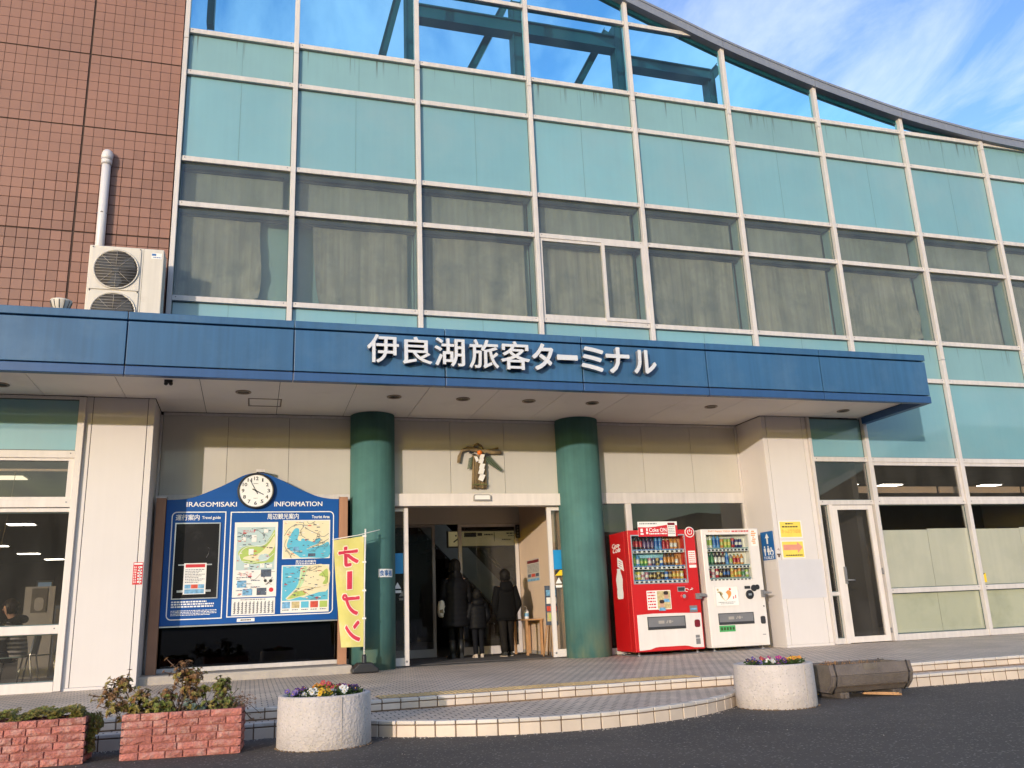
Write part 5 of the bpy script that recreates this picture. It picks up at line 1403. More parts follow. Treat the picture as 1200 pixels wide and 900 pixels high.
# curved name plate on the first column
cp = thing('column_sign', 'small white sign with blue Japanese letters on the green column beside the banner', 'sign', (3.5, 0.42, 1.36))
CCX, CCY, CR = 3.355, 0.76, 0.346
def oncol(x, y, z):
    a = (x - CCX) / CR; return (CCX + (CR - y) * math.sin(a), CCY - (CR - y) * math.cos(a), z)
m = MB(); N = 8
xa, xb = 3.40, 3.66
vs = []
for k in range(N + 1):
    x = xa + (xb - xa) * k / N
    for (yy, zz) in ((-0.003, 1.31), (-0.003, 1.43), (0.0005, 1.43), (0.0005, 1.31)): vs.append(oncol(x, yy, zz))
fs = [(4 * k + j, 4 * k + (j + 1) % 4, 4 * k + 4 + (j + 1) % 4, 4 * k + 4 + j) for k in range(N) for j in range(4)] + [(0, 1, 2, 3), (4 * N + 3, 4 * N + 2, 4 * N + 1, 4 * N)]
m.add(vs, fs); m.build('plate', 'white_print', cp, None, True)
lettering('lettering', '食事処', 'toilet_blue', cp, 3.415, 3.645, 1.325, 1.415, -0.0032, 0.0015, 0.02, xf=oncol)

# ================================================================== VENDING MACHINES
def two_tone(name, prof, bands, seg=12):
    """a little lathe-turned drink; bands = [(top height, material), ...] from the bottom up"""
    me = MB().lathe(prof, (0, 0, 0), seg).build(name, None, None)
    d = me.data; bpy.data.objects.remove(me)
    for _, mt in bands: d.materials.append(mt)
    for p_ in d.polygons:
        z = p_.center.z
        for i, (t, _) in enumerate(bands):
            if z <= t: p_.material_index = i; break
        else: p_.material_index = len(bands) - 1
    return d
CM = {}
def cmat(c):
    k = tuple(c)
    if k not in CM: CM[k] = pbr('drink_%d' % len(CM), [q * 0.72 for q in c], 0.35, var=0.05, coat=0.3)
    return CM[k]
def bottle(body, label, cap, h=0.205, r=0.0305):
    return two_tone('display_bottle', [(r * .9, 0), (r, 0.012), (r, h * .2), (r * .97, h * .22), (r * .97, h * .58), (r, h * .6), (r * .95, h * .70), (r * .45, h * .86), (r * .42, h * .9), (r * .46, h * .9), (r * .46, h)],
                    [(h * .21, cmat(body)), (h * .59, cmat(label)), (h * .89, cmat(body)), (h * 1.1, cmat(cap))])
def can(body, band, h=0.125, r=0.0305):
    return two_tone('display_can', [(r * .85, 0), (r, 0.008), (r, h * .3), (r, h * .62), (r, h * .93), (r * .8, h)], [(h * .3, cmat(body)), (h * .62, cmat(band)), (h * .94, cmat(body)), (h * 1.1, MT['silver'])])
BLK = (0.03, 0.012, 0.012); RED = (0.45, 0.02, 0.03); PUR = (0.16, 0.10, 0.22); BLU = (0.02, 0.12, 0.42); LBL = (0.10, 0.30, 0.60); WHT = (0.70, 0.68, 0.62); GRN = (0.06, 0.26, 0.08); LGR = (0.35, 0.48, 0.10)
ORG = (0.62, 0.25, 0.04); BRN = (0.10, 0.045, 0.022); GLD = (0.45, 0.32, 0.10); YEL = (0.66, 0.52, 0.10); PNK = (0.5, 0.2, 0.25); DGN = (0.02, 0.09, 0.05); NAV = (0.03, 0.03, 0.15); GRY = (0.30, 0.28, 0.26)

def machine(t, X0, X1, body, wx0, wx1, rows, back_mats, btn_cols):
    Y0, Y1, zb, zt = 0.0, 0.74, 0.055, 1.905
    wz0, wz1 = 1.085, 1.815; CD = 0.135
    # cabinet shell round the display cavity
    m = MB(); m.box(X0, X1, Y0 + CD + 0.02, Y1, zb, zt)
    cab = m.build('cabinet', body, t, None, True, 0.012)
    m = MB()
    m.box(X0, wx0, Y0, Y0 + CD + 0.019, zb, zt); m.box(wx1, X1, Y0, Y0 + CD + 0.019, zb, zt); m.box(wx0, wx1, Y0, Y0 + CD + 0.019, zb, wz0); m.box(wx0, wx1, Y0, Y0 + CD + 0.019, wz1, zt)
    # the door front as one frame: outer corners eased
    m = MB()
    a = [(X0, zb), (X1, zb), (X1, zt), (X0, zt)]; b = [(wx0, wz0), (wx1, wz0), (wx1, wz1), (wx0, wz1)]
    vs = []
    for yy in (Y0, Y0 + CD + 0.018):
        vs += [(p[0], yy, p[1]) for p in a] + [(p[0], yy, p[1]) for p in b]
    fs = []
    for i in range(4):
        j = (i + 1) % 4
        fs += [(i, j, 4 + j, 4 + i), (8 + i, 12 + i, 12 + j, 8 + j), (i, 8 + i, 8 + j, j), (4 + i, 4 + j, 12 + j, 12 + i)]
    m.add(vs, fs)
    dr = m.build('door', body, t, None, True, 0.010)
    for (a_, b_, mt) in back_mats:
        box('cavity_back', mt, dr, a_, b_, Y0 + CD + 0.012, Y0 + CD + 0.018, wz0, wz1)
    m = MB(); m.box(wx0 + 0.006, wx1 - 0.006, Y0 + 0.012, Y0 + 0.016, wz0 + 0.006, wz1 - 0.006)
    m.build('window_glass', 'glass_clear', dr, None, True)
    m = MB(); w_ = 0.016
    m.box(wx0 - w_, wx1 + w_, Y0 - 0.006, Y0 + 0.004, wz1, wz1 + w_); m.box(wx0 - w_, wx1 + w_, Y0 - 0.006, Y0 + 0.004, wz0 - w_, wz0); m.box(wx0 - w_, wx0, Y0 - 0.006, Y0 + 0.004, wz0, wz1); m.box(wx1, wx1 + w_, Y0 - 0.006, Y0 + 0.004, wz0, wz1)
    m.build('window_trim', 'silver' if body == 'machine_red' else body, dr, None, True)
    for zs, drinks in rows:
        sh = box('display_shelf', 'plastic_white', t, wx0 + 0.008, wx1 - 0.008, Y0 + 0.018, Y0 + CD + 0.01, zs - 0.058, zs)
        mb = MB(); mp_ = MB(); n_ = 11
        for k in range(n_):
            xx = wx0 + 0.05 + k * (wx1 - wx0 - 0.1) / (n_ - 1)
            mb.box(xx - 0.021, xx + 0.021, Y0 + 0.0165, Y0 + 0.018, zs - 0.052, zs - 0.024)
            mp_.box(xx - 0.040, xx + 0.036, Y0 + 0.0165, Y0 + 0.018, zs - 0.018, zs - 0.002)
        mb.build('selection_button', 'plastic_black', sh, None, True); mp_.build('price_label', btn_cols, sh, None, True)
        k = 0; pitch = (wx1 - wx0 - 0.10) / (len(drinks) - 1)
        for k, d in enumerate(drinks):
            if d is None: continue
            o = link(d.name.split('.')[0], d, None, t)
            o.location = Vector((wx0 + 0.05 + k * pitch, Y0 + 0.08, zs + 0.001)) - world_loc(t)
    m = MB()
    for xx in (X0 + 0.09, X1 - 0.09):
        for yy in (0.09, Y1 - 0.1): m.lathe([(0.032, -0.005), (0.032, 0.012), (0.012, 0.02), (0.012, zb + 0.005)], (xx, yy, 0), 10)
    m.build('levelling_foot', 'silver', t, None, True)
    m = MB(); m.box(X0 + 0.03, X0 + 0.42, -0.02, 0.62, -0.004, 0.006); m.box(X1 - 0.40, X1 - 0.02, -0.02, 0.62, -0.004, 0.006); m.build('floor_plate', 'machine_grey', t, None, True)
    return dr

vr = thing('vending_machine', 'red drinks vending machine with a white lower front beside the green column', 'vending machine', (7.86, 0.37, 0.0), group='drinks vending machines')
cola = bottle(BLK, RED, BLK, 0.215); grape = bottle((0.06, 0.02, 0.07), PUR, (0.05, 0.02, 0.05), 0.185); aqu = bottle(LBL, BLU, BLU, 0.215); redb = bottle(RED, RED, WHT, 0.16); oj = bottle(ORG, WHT, ORG, 0.165)
tea = bottle(GRN, LGR, GRN, 0.215); wat = bottle(LBL, WHT, LBL, 0.17); lgc = can(GRN, LGR, 0.125); pkc = can(PNK, WHT); nvc = can(NAV, GRY); glc = can(GLD, BLK); blc = can(BLU, WHT); brb = bottle(BRN, ORG, BRN, 0.215)
lgb = can(LGR, WHT, .13); brc = can(BRN, GLD, .12); blk = can(BLK, GLD, .12); org = can(ORG, YEL, .13); ylw = can(YEL, WHT, .13); wht = can(WHT, PNK, .13)
rowsR = [(1.605, [cola, cola, cola, grape, grape, grape, aqu, aqu, redb, redb, oj, oj, None]), (1.350, [tea, wat, lgc, lgc, pkc, nvc, glc, blc, brb, brb, brb, oj, None]), (1.135, [lgb, ylw, wht, pkc, blk, brc, glc, blk, blc, brc, org, org, ylw])]
dr = machine(vr, 7.265, 8.445, 'machine_red', 7.33, 8.245, rowsR, [(7.33, 7.95, 'interior_sky'), (7.951, 8.245, 'interior_orange')], 'toilet_blue')
F = -0.0005
def st(name, mat, par, x0, x1, z0, z1, lev=1): return box(name, mat, par, x0, x1, F - 0.002 * lev, F - 0.002 * (lev - 1), z0, z1)
lp = [(7.325, 0.075), (7.50, 0.085), (7.60, 0.112), (7.66, 0.118), (8.10, 0.118), (8.16, 0.110), (8.26, 0.085), (8.425, 0.078), (8.425, 0.60), (8.0, 0.612), (7.60, 0.618), (7.325, 0.605)]
low = MB().prism(lp, F - 0.010, F).build('lower_panel', 'machine_white', dr, None, True, 0.003)
def slot(x0, x1, z0, z1, par, fy):
    m = MB(); m.box(x0, x1, fy - 0.006, fy, z0, z0 + 0.035); m.box(x0, x1, fy - 0.006, fy, z1 - 0.012, z1); m.box(x0, x0 + 0.012, fy - 0.006, fy, z0 + .035, z1 - .012); m.box(x1 - .012, x1, fy - 0.006, fy, z0 + .035, z1 - .012)
    s_ = m.build('dispensing_slot', 'machine_dark', par, None, True)
    box('slot_flap', 'machine_grey', s_, x0 + .012, x1 - .012, fy - 0.004, fy - 0.001, z0 + 0.042, z1 - 0.012)
    box('slot_shadow_gap', 'plastic_black', s_, x0 + .012, x1 - .012, fy - 0.003, fy - 0.0005, z0 + 0.035, z0 + 0.042)
    m = MB(); xc = (x0 + x1) / 2 + .02; zc = (z0 + z1) / 2 + .015
    m.box(xc - .16, xc - .06, fy - .005, fy - .004, zc - .025, zc + .02); m.prism([(xc - .03, zc - .02), (xc + .0, zc + .025), (xc + .01, zc + .02), (xc - .01, zc - .025)], fy - .005, fy - .004); m.lathe([(.025, 0), (.025, -.001)], (xc + .04, fy - .004, zc), 12, 'y'); m.box(xc + .075, xc + .09, fy - .005, fy - .004, zc - .01, zc + .012)
    m.build('slot_print', 'ac_wire', s_, None, True)
slot(7.49, 8.14, 0.375, 0.57, low, F - 0.010)
MB().prism(rounded(8.295, 8.39, 0.385, 0.50, 0.03), F - 0.016, F - 0.010).build('coin_return', 'maroon', low, None, True)
m = MB(); m.box(8.295, 8.365, F - .013, F - .010, 0.225, 0.268); m.box(8.295, 8.37, F - .013, F - .010, 0.13, 0.215); m.build('data_label', 'machine_grey', low, None, True)
# header card standing above the window
tp = box('header_card', 'plastic_white', vr, 7.45, 8.14, F - 0.016, F - 0.006, 1.80, 2.035)
MB().prism([(7.45, 1.80), (8.14, 1.80), (8.14, 1.975), (7.95, 1.982), (7.75, 1.955), (7.62, 1.945), (7.45, 1.95)], F - .018, F - .016).build('header_band', 'red_print', tp, None, True)
lettering('lettering', 'Coke ON', 'white_print', tp, 7.64, 7.945, 1.872, 1.935, F - .018, 0.0015, 0.015); m = MB(); print_lines(m, 7.64, 7.95, 1.835, 0.020, F - .018, random.Random(3), .0012, 8); m.box(7.585, 7.62, F - .0195, F - .018, 1.84, 1.875); m.box(7.59, 7.615, F - .0195, F - .018, 1.885, 1.93); m.box(7.485, 7.54, F - .0195, F - .018, 1.83, 1.855); m.box(7.49, 7.53, F - .0195, F - .018, 1.87, 1.925); m.build('header_print', 'white_print', tp, None, True)
m = MB(); print_lines(m, 7.48, 7.78, 1.995, 0.018, F - .016, random.Random(4), .0012, 7); m.build('header_print', 'machine_grey', tp, None, True)
box('header_leaflet', 'paper', tp, 7.965, 8.10, F - .021, F - .018, 1.80, 2.005); box('leaflet_heading', 'maroon', tp, 7.97, 8.095, F - .0225, F - .021, 1.975, 2.015)
m = MB(); 
for k in range(5): print_lines(m, 7.975, 8.085, 1.945 - k * .027, 0.011, F - .021, random.Random(k), .001, 4)
m.build('small_print', 'machine_grey', tp, None, True)
# round power badge
pb = MB().lathe([(0.085, 0), (0.085, -0.008)], (8.357, F, 1.862), 28, 'y').build('round_badge', 'plastic_white', vr, None, True)
MB().lathe([(0.072, -.0081), (0.072, -0.010)], (8.357, F, 1.862), 28, 'y').build('badge_face', 'red_print', pb, None, True)
m = MB().tube([(8.357 + .038 * math.cos(math.radians(a)), F - .011, 1.862 + .038 * math.sin(math.radians(a))) for a in range(125, 416, 15)], 0.0065, 6); m.tube([(8.357, F - .011, 1.868), (8.357, F - .011, 1.912)], 0.0065, 6); m.build('power_symbol', 'white_print', pb, None, True)
sk = st('price_sticker', 'paper', vr, 8.30, 8.425, 1.30, 1.565); m = MB(); rr = random.Random(7)
for k in range(6): print_lines(m, 8.31, 8.415, 1.53 - k * .03, .013, F - .002, rr, .001, 4)
m.build('small_print', 'red_print', sk, None, True); box('sticker_band', 'red_print', sk, 8.30, 8.425, F - .0035, F - .002, 1.345, 1.37)
ds = st('coin_display', 'machine_dark', vr, 8.065, 8.18, 0.945, 1.0, 2); st('coin_display_rim', 'silver', vr, 8.055, 8.19, 0.935, 1.01, 1)
m = MB().tube([(8.215 + .03 * math.cos(a * .35), F - .003, .955 + .025 * math.sin(a * .35)) for a in range(16)], 0.005, 5); m.tube([(8.27, F - .003, .955), (8.33, F - .003, .975)], 0.006, 5); m.tube([(8.3, F - .003, .985), (8.33, F - .003, .975), (8.31, F - .003, .955)], 0.005, 5); m.build('coin_arrow', 'plastic_white', vr, None, True)
cl_ = MB().lathe([(0.062, 0), (0.062, -.010), (0.048, -.016)], (8.155, F, 0.862), 22, 'y').build('coin_inlet', 'machine_red', vr, None, True); MB().lathe([(0.03, -.016), (0.03, -.02)], (8.155, F, 0.862), 14, 'y').build('coin_slot', 'silver', cl_, None, True)
gm = st('bill_inlet', 'machine_grey', vr, 8.235, 8.37, 0.615, 0.715, 4); box('bill_mouth', 'photo_blue', gm, 8.25, 8.36, F - .010, F - .008, 0.65, 0.675)
m = MB(); m.box(8.355, 8.445, -0.05, F, 0.81, 0.90); m.box(8.40, 8.52, -0.075, -0.045, 0.845, 0.89); m.build('door_handle', 'machine_grey', vr, None, True, 0.006)
po = st('advert', 'paper', vr, 7.515, 7.925, 0.675, 0.965, 3)
m = MB(); rr = random.Random(8)
for k in range(6): print_lines(m, 7.53, 7.66, 0.925 - k * .045, .022, F - .006, rr, .001, 3)
m.build('advert_print', 'red_print', po, None, True)
box('advert_picture', 'photo_sand', po, 7.69, 7.915, F - .0075, F - .006, 0.685, 0.955)
# two anonymous portraits on the advert
for (cx, cz) in ((7.845, 0.885), (7.765, 0.755)):
    MB().prism(rounded(cx - .035, cx + .035, cz - .05, cz + .04, .03), F - .009, F - .0076).build('advert_face', 'skin', po, None, True); MB().prism(rounded(cx - .042, cx + .04, cz + .01, cz + .065, .025), F - .0105, F - .0091).build('advert_hair', 'hair_brown', po, None, True)
    MB().prism([(cx - .065, cz - .10), (cx + .06, cz - .10), (cx + .04, cz - .052), (cx - .04, cz - .052)], F - .009, F - .0076).build('advert_shirt', 'photo_blue', po, None, True)
# side graphics
XR = 7.2645
def sidep(name, mat, pts, lev=1): return MB().prism(pts, XR - 0.001 * lev, XR - 0.001 * (lev - 1), 'x').build(name, mat, vr, None, True)
for s_, z0, z1, a, b in (('Coca-', 1.665, 1.735, 0.315, 0.64), ('Cola', 1.585, 1.665, 0.315, 0.62)):
    lettering('side_logo', s_, 'white_print', vr, 0, 1, z0, z1, 0, 0.0015, 0.02, 0.35, xf=lambda x, y, z: (XR + y, b - x * (b - a), z + 0.012 * x))
sidep('side_card', 'white_print', [(0.47, 1.37), (0.46, 1.515), (0.26, 1.445), (0.23, 1.285)])
m = MB()
for k in range(3): m.prism([(0.42, 1.455 - k * .035), (0.42, 1.463 - k * .035), (0.30, 1.43 - k * .035), (0.30, 1.422 - k * .035)], XR - .002, XR - .001, 'x')
m.build('side_card_print', 'red_print', vr, None, True)
bp_ = [(0.0, 0.062), (0.03, 0.075), (0.10, 0.078), (0.16, 0.070), (0.24, 0.078), (0.30, 0.085), (0.36, 0.068), (0.42, 0.045), (0.455, 0.038), (0.46, 0.048), (0.475, 0.048)]
sidep('side_bottle', 'white_print', [(0.435 + w * 1.55, 0.86 + h) for h, w in bp_] + [(0.435 - w * 1.55, 0.86 + h) for h, w in bp_[::-1]])

vw = thing('vending_machine', 'white drinks vending machine with a green sticker beside the white pillar', 'vending machine', (9.09, 0.37, 0.0), group='drinks vending machines')
calp = bottle(WHT, LGR, LGR, 0.215); aq2 = bottle(LBL, BLU, WHT, .215); c1 = can(ORG, LGR, .15); c2 = can(LGR, YEL, .15); c3 = can(RED, NAV, .165); c4 = can(NAV, WHT, .14); g1 = bottle(DGN, GRN, GRN, .215); b1 = bottle(BLK, WHT, BLK, .205); b2 = bottle(BRN, WHT, RED, .20); w1 = bottle(LBL, BLU, BLU, .21); t1 = bottle(GRY, LGR, GRY, .165); o1 = bottle(ORG, RED, GRN, .17); r1 = can(RED, BLK, .12); p1_ = can(WHT, PNK, .155); r2 = can(RED, WHT, .16); bk = can(BLK, BLU, .15); yl = can(YEL, ORG, .16); gr1 = bottle(GRY, GRN, WHT, .15)
rowsW = [(1.605, [calp, calp, aq2, aq2, c1, c2, c2, c3, c4, c4, None]), (1.335, [g1, g1, b1, b1, b2, w1, t1, o1, o1, oj, None]), (1.130, [r1, p1_, r2, brc, b1 if False else bk, bk, yl, org, c1, gr1, lgb])]
dr = machine(vw, 8.565, 9.615, 'machine_white', 8.645, 9.43, rowsW, [(8.645, 9.43, 'interior_white')], 'seam_teal')
lettering('lettering', 'Full Happy Value', 'text_orange', vw, 8.70, 9.10, 1.85, 1.885, F, 0.0015, 0.01); m = MB(); print_lines(m, 9.13, 9.44, 1.855, .022, F, random.Random(2), .0012, 7); m.build('lettering', 'red_print', vw, None, True)
rs_ = st('corner_sticker', 'paper', vw, 9.47, 9.595, 1.62, 1.885); m = MB(); rr = random.Random(9)
for k in range(7): m.box(9.48 + rr.uniform(0, .03), 9.53 + rr.uniform(0, .05), F - .0032, F - .002, 1.85 - k * .032, 1.868 - k * .032)
m.build('small_print', 'text_orange', rs_, None, True)
st('keypad', 'plastic_black', vw, 9.255, 9.36, 0.94, 0.985, 3)
ci = MB().lathe([(0.072, 0), (0.072, -.012), (0.06, -.016)], (9.337, F, 0.848), 24, 'y').build('coin_inlet', 'plastic_black', vw, None, True); box('coin_slot', 'silver', ci, 9.31, 9.365, F - .02, F - .016, 0.835, 0.865)
m = MB(); m.lathe([(0.052, 0), (0.052, -.013)], (9.425, F, 0.948), 20, 'y'); m.lathe([(0.04, 0), (0.04, -.016)], (9.487, F, 0.962), 20, 'y'); m.build('return_lever', 'plastic_black', vw, None, True)
m = MB(); m.box(9.545, 9.60, -0.045, F, 0.80, 0.915); m.prism([(9.56, 0.845), (9.56, 0.90), (9.71, 0.873), (9.70, 0.855)], -0.075, -0.046); m.build('door_handle', 'machine_grey', vw, None, True, 0.006)
MB().lathe([(0.012, 0), (0.012, -.004)], (9.575, F, 0.66), 10, 'y').build('lock', 'machine_dark', vw, None, True)
po = st('advert', 'paper', vw, 8.715, 9.115, 0.695, 0.985, 1); m = MB()
for (a, b, c, d) in ((8.70, 9.13, .68, .695), (8.70, 9.13, .985, 1.0), (8.70, 8.715, .695, .985), (9.115, 9.13, .695, .985)): m.box(a, b, F - .012, F, c, d)
m.build('advert_frame', 'machine_white', po, None, True)
def blob(pts, mat): MB().prism(smooth(pts + [pts[0]], 3)[:-1], F - .0034, F - .002).build('advert_figure', mat, po, None, True)
blob([(8.745, .905), (8.80, .915), (8.85, .885), (8.84, .855), (8.80, .86), (8.82, .82), (8.885, .765), (8.87, .79), (8.80, .875)], 'photo_sand'); blob([(8.905, .895), (8.95, .93), (9.0, .905), (8.995, .85), (8.95, .80), (8.89, .765), (8.93, .80), (8.945, .845), (8.92, .88)], 'text_orange')
m = MB(); m.lathe([(.018, 0), (.018, -.0014)], (8.765, F - .002, .94), 12, 'y'); m.build('advert_figure', 'photo_sand', po, None, True); m = MB(); m.lathe([(.018, 0), (.018, -.0014)], (8.985, F - .002, .945), 12, 'y'); m.box(9.03, 9.045, F - .0034, F - .002, .79, .83); m.box(9.07, 9.085, F - .0034, F - .002, .80, .85); m.build('advert_figure', 'red_print', po, None, True)
m = MB(); print_lines(m, 8.76, 9.07, .738, .010, F - .002, random.Random(1), .001, 9); print_lines(m, 8.80, 9.03, .715, .008, F - .002, random.Random(2), .001, 9); m.build('small_print', 'machine_grey', po, None, True)
slot(8.73, 9.37, 0.395, 0.575, vw, F)
MB().prism(rounded(9.49, 9.575, 0.385, 0.505, 0.025), F - 0.008, F).build('coin_return', 'machine_dark', vw, None, True)
gs_ = st('green_sticker', 'sticker_green', vw, 8.73, 9.015, 0.29, 0.385); m = MB(); rr = random.Random(3)
for k in range(5): m.box(8.755 + k * .052, 8.79 + k * .052, F - .0035, F - .002, 0.31 + rr.uniform(0, .01), 0.36); 
m.build('small_print', 'leaf_dark', gs_, None, True)
m = MB(); m.prism([(8.60, .085), (8.75, .088), (8.86, .115), (9.22, .115), (9.35, .09), (9.58, .085), (9.58, .095), (9.36, .10), (9.23, .127), (8.85, .127), (8.74, .098), (8.60, .095)], F - .008, F); m.build('kick_line', 'machine_white', vw, None, True)
m = MB(); print_lines(m, 9.50, 9.56, .215, .012, F, random.Random(1), .001, 3); m.build('small_print', 'machine_grey', vw, None, True)

# ================================================================== PLANTERS
def concrete_planter(name, label, cx, cy, r, h):
    t = thing(name, label, 'planter', (cx, cy, G), group='round concrete planters')
    MB().lathe([(r - 0.01, 0.0), (r, 0.012), (r * 0.995, h * .5), (r * 0.985, h - 0.012), (r * .975, h), (r * .975 - 0.045, h), (r * .97 - 0.055, h - 0.012), (r * .97 - 0.06, h - 0.07)], (0, 0, 0), 56, caps=False).build('tub', 'concrete', t)
    MB().lathe([(r * .93, h - 0.055), (r * .5, h - 0.040), (0.01, h - 0.035)], (0, 0, 0), 32, caps=False).build('soil', 'soil', t)
    m = MB(); m.box(-0.0015, 0.0015, -r - 0.0015, -r + 0.01, 0.01, h - 0.01); a = 0.28
    m.v = [(v[0] * math.cos(a) - v[1] * math.sin(a), v[0] * math.sin(a) + v[1] * math.cos(a), v[2]) for v in m.v]
    m.build('mould_seam', 'concrete_kerb', t)
    rr = random.Random(int(cx * 7)); m = MB()
    for k in range(60):
        a = rr.uniform(-PI, 0.0); m.ball(((r + rr.uniform(-.004, .012)) * math.cos(a), (r + rr.uniform(-.004, .012)) * math.sin(a), 0.003), rr.uniform(.006, .016), None, 0.006, 5, 3)
    m.build('sand_rim', 'step_joint', t, kind='stuff')
    return t
c1_ = concrete_planter('concrete_planter', 'round concrete planter of mixed pansies in front of the steps beside the banner', 2.195, -5.19, 0.367, 0.385)
c2_ = concrete_planter('concrete_planter', 'round concrete planter of purple and yellow pansies beside the wooden trough', 6.37, -5.08, 0.372, 0.385)

def pansy_mesh(rr, nf, mat):
    """leaves and petals of one little bedding plant"""
    lv = MB(); pt = MB(); ct = MB()
    for k in range(70):
        a = rr.uniform(0, 2 * PI); r = rr.uniform(0.0, 0.06); z = rr.uniform(0.0, 0.06); L_ = rr.uniform(.02, .036); d = rr.uniform(0.2, 1.0)
        c, s = math.cos(a), math.sin(a); x, y = r * c, r * s
        tip = (x + L_ * c * d, y + L_ * s * d, z + L_ * (1.1 - d)); w = L_ * .30
        lv.add([(x, y, z), (x + L_ * .5 * c * d - s * w, y + L_ * .5 * s * d + c * w, z + L_ * .55), tip, (x + L_ * .5 * c * d + s * w, y + L_ * .5 * s * d - c * w, z + L_ * .55)], [(0, 1, 2), (0, 2, 3)])
    for k in range(nf):
        a = rr.uniform(0, 2 * PI); r = rr.uniform(0.005, 0.055); x, y, z = r * math.cos(a), r * math.sin(a), rr.uniform(.05, .085)
        nrm = Vector((rr.uniform(-.7, .5), rr.uniform(-1.2, -.3), rr.uniform(.3, .9))).normalized(); u = nrm.orthogonal().normalized(); w = nrm.cross(u)
        P0 = Vector((x, y, z)); R = rr.uniform(.011, .017)
        for q in range(5):
            b = 2 * PI * q / 5 + k; e = P0 + R * (math.cos(b) * u + math.sin(b) * w); tn = -math.sin(b) * u + math.cos(b) * w; rad = math.cos(b) * u + math.sin(b) * w
            pt.add([tuple(P0 + nrm * .001 * q), tuple(e - tn * R * .7 - rad * .003), tuple(e - tn * R * .35 + rad * .006 + nrm * .003), tuple(e + tn * R * .35 + rad * .006 + nrm * .003), tuple(e + tn * R * .7 - rad * .003)], [(0, 1, 2, 3, 4)])
        ct.ball(tuple(P0 + nrm * .004), .004, None, None, 6, 4)
    return lv, pt, ct
def plant_pansy(label, x, y, z, mat, nf, seed, grp, leaf='leaf_dark', sc_=1.0):
    rr = random.Random(seed); t = thing('pansy', label, 'flower', (x, y, z), rr.uniform(-.3, .3), grp)
    lv, pt, ct = pansy_mesh(rr, nf, mat); t.scale = (sc_, sc_, sc_)
    lv.build('leaves', leaf, t); pt.build('petals', 'petal_' + mat, t); ct.build('flower_centre', 'petal_yellow' if mat != 'yellow' else 'petal_wine', t)
g1_ = 'pansies in the planter beside the banner'; PZ = G + 0.335
for k, (dx_, dy_, mat, lab) in enumerate([(-0.24, -0.05, 'violet', 'pale violet pansy by the left rim of the planter nearest the banner'), (-0.15, 0.09, 'purple', 'purple pansy behind the white pansy in the planter near the banner'), (-0.11, -0.13, 'white', 'white pansy at the front left of the planter near the banner'),
        (-0.03, 0.12, 'orange', 'tall leafy orange-budded pansy left of the red one near the banner'), (0.05, 0.05, 'red', 'red pansy, tallest of the planter near the banner'), (0.0, -0.17, 'yellow', 'yellow and red pansy at the front centre of the planter near the banner'),
        (0.14, 0.07, 'wine', 'wine red pansy right of the red one near the banner'), (0.14, -0.13, 'white', 'cream pansy at the front right of the planter near the banner'), (0.24, -0.05, 'dark_purple', 'nearly black pansy by the right rim of the planter near the banner'), (0.22, 0.10, 'purple', 'deep purple pansy behind the nearly black one near the banner')]):
    plant_pansy(lab, 2.195 + dx_, -5.19 + dy_, PZ + (0.03 if mat in ('red', 'orange') else 0.0), mat, 5, 40 + k, g1_, 'leaf_green' if mat in ('orange', 'red') else 'leaf_dark', 1.15)
g2_ = 'pansies in the planter beside the trough'
for k, (dx_, dy_, mat, lab) in enumerate([(-0.25, -0.03, 'dark_purple', 'dark purple pansy by the left rim of the planter beside the trough'), (-0.16, 0.05, 'violet', 'violet pansy second from the left rim beside the trough'), (-0.10, -0.10, 'white', 'white pansy at the front left of the planter beside the trough'),
        (-0.04, 0.06, 'red', 'red pansy at the back of the planter beside the trough'), (0.03, 0.08, 'magenta', 'magenta pansy left of centre beside the trough'), (0.01, -0.12, 'purple', 'purple pansy at the front centre beside the trough'), (0.13, 0.09, 'magenta', 'magenta pansy right of centre beside the trough'),
        (0.11, -0.10, 'orange', 'orange pansy at the front beside the yellow one'), (0.18, -0.02, 'yellow', 'bright yellow pansy at the right of the planter beside the trough'), (0.24, 0.06, 'dark_purple', 'dark pansy behind the bright yellow one'), (0.27, -0.05, 'orange', 'small orange pansy by the right rim beside the trough')]):
    plant_pansy(lab, 6.37 + dx_, -5.08 + dy_, PZ, mat, 5, 80 + k, g2_, sc_=1.1)

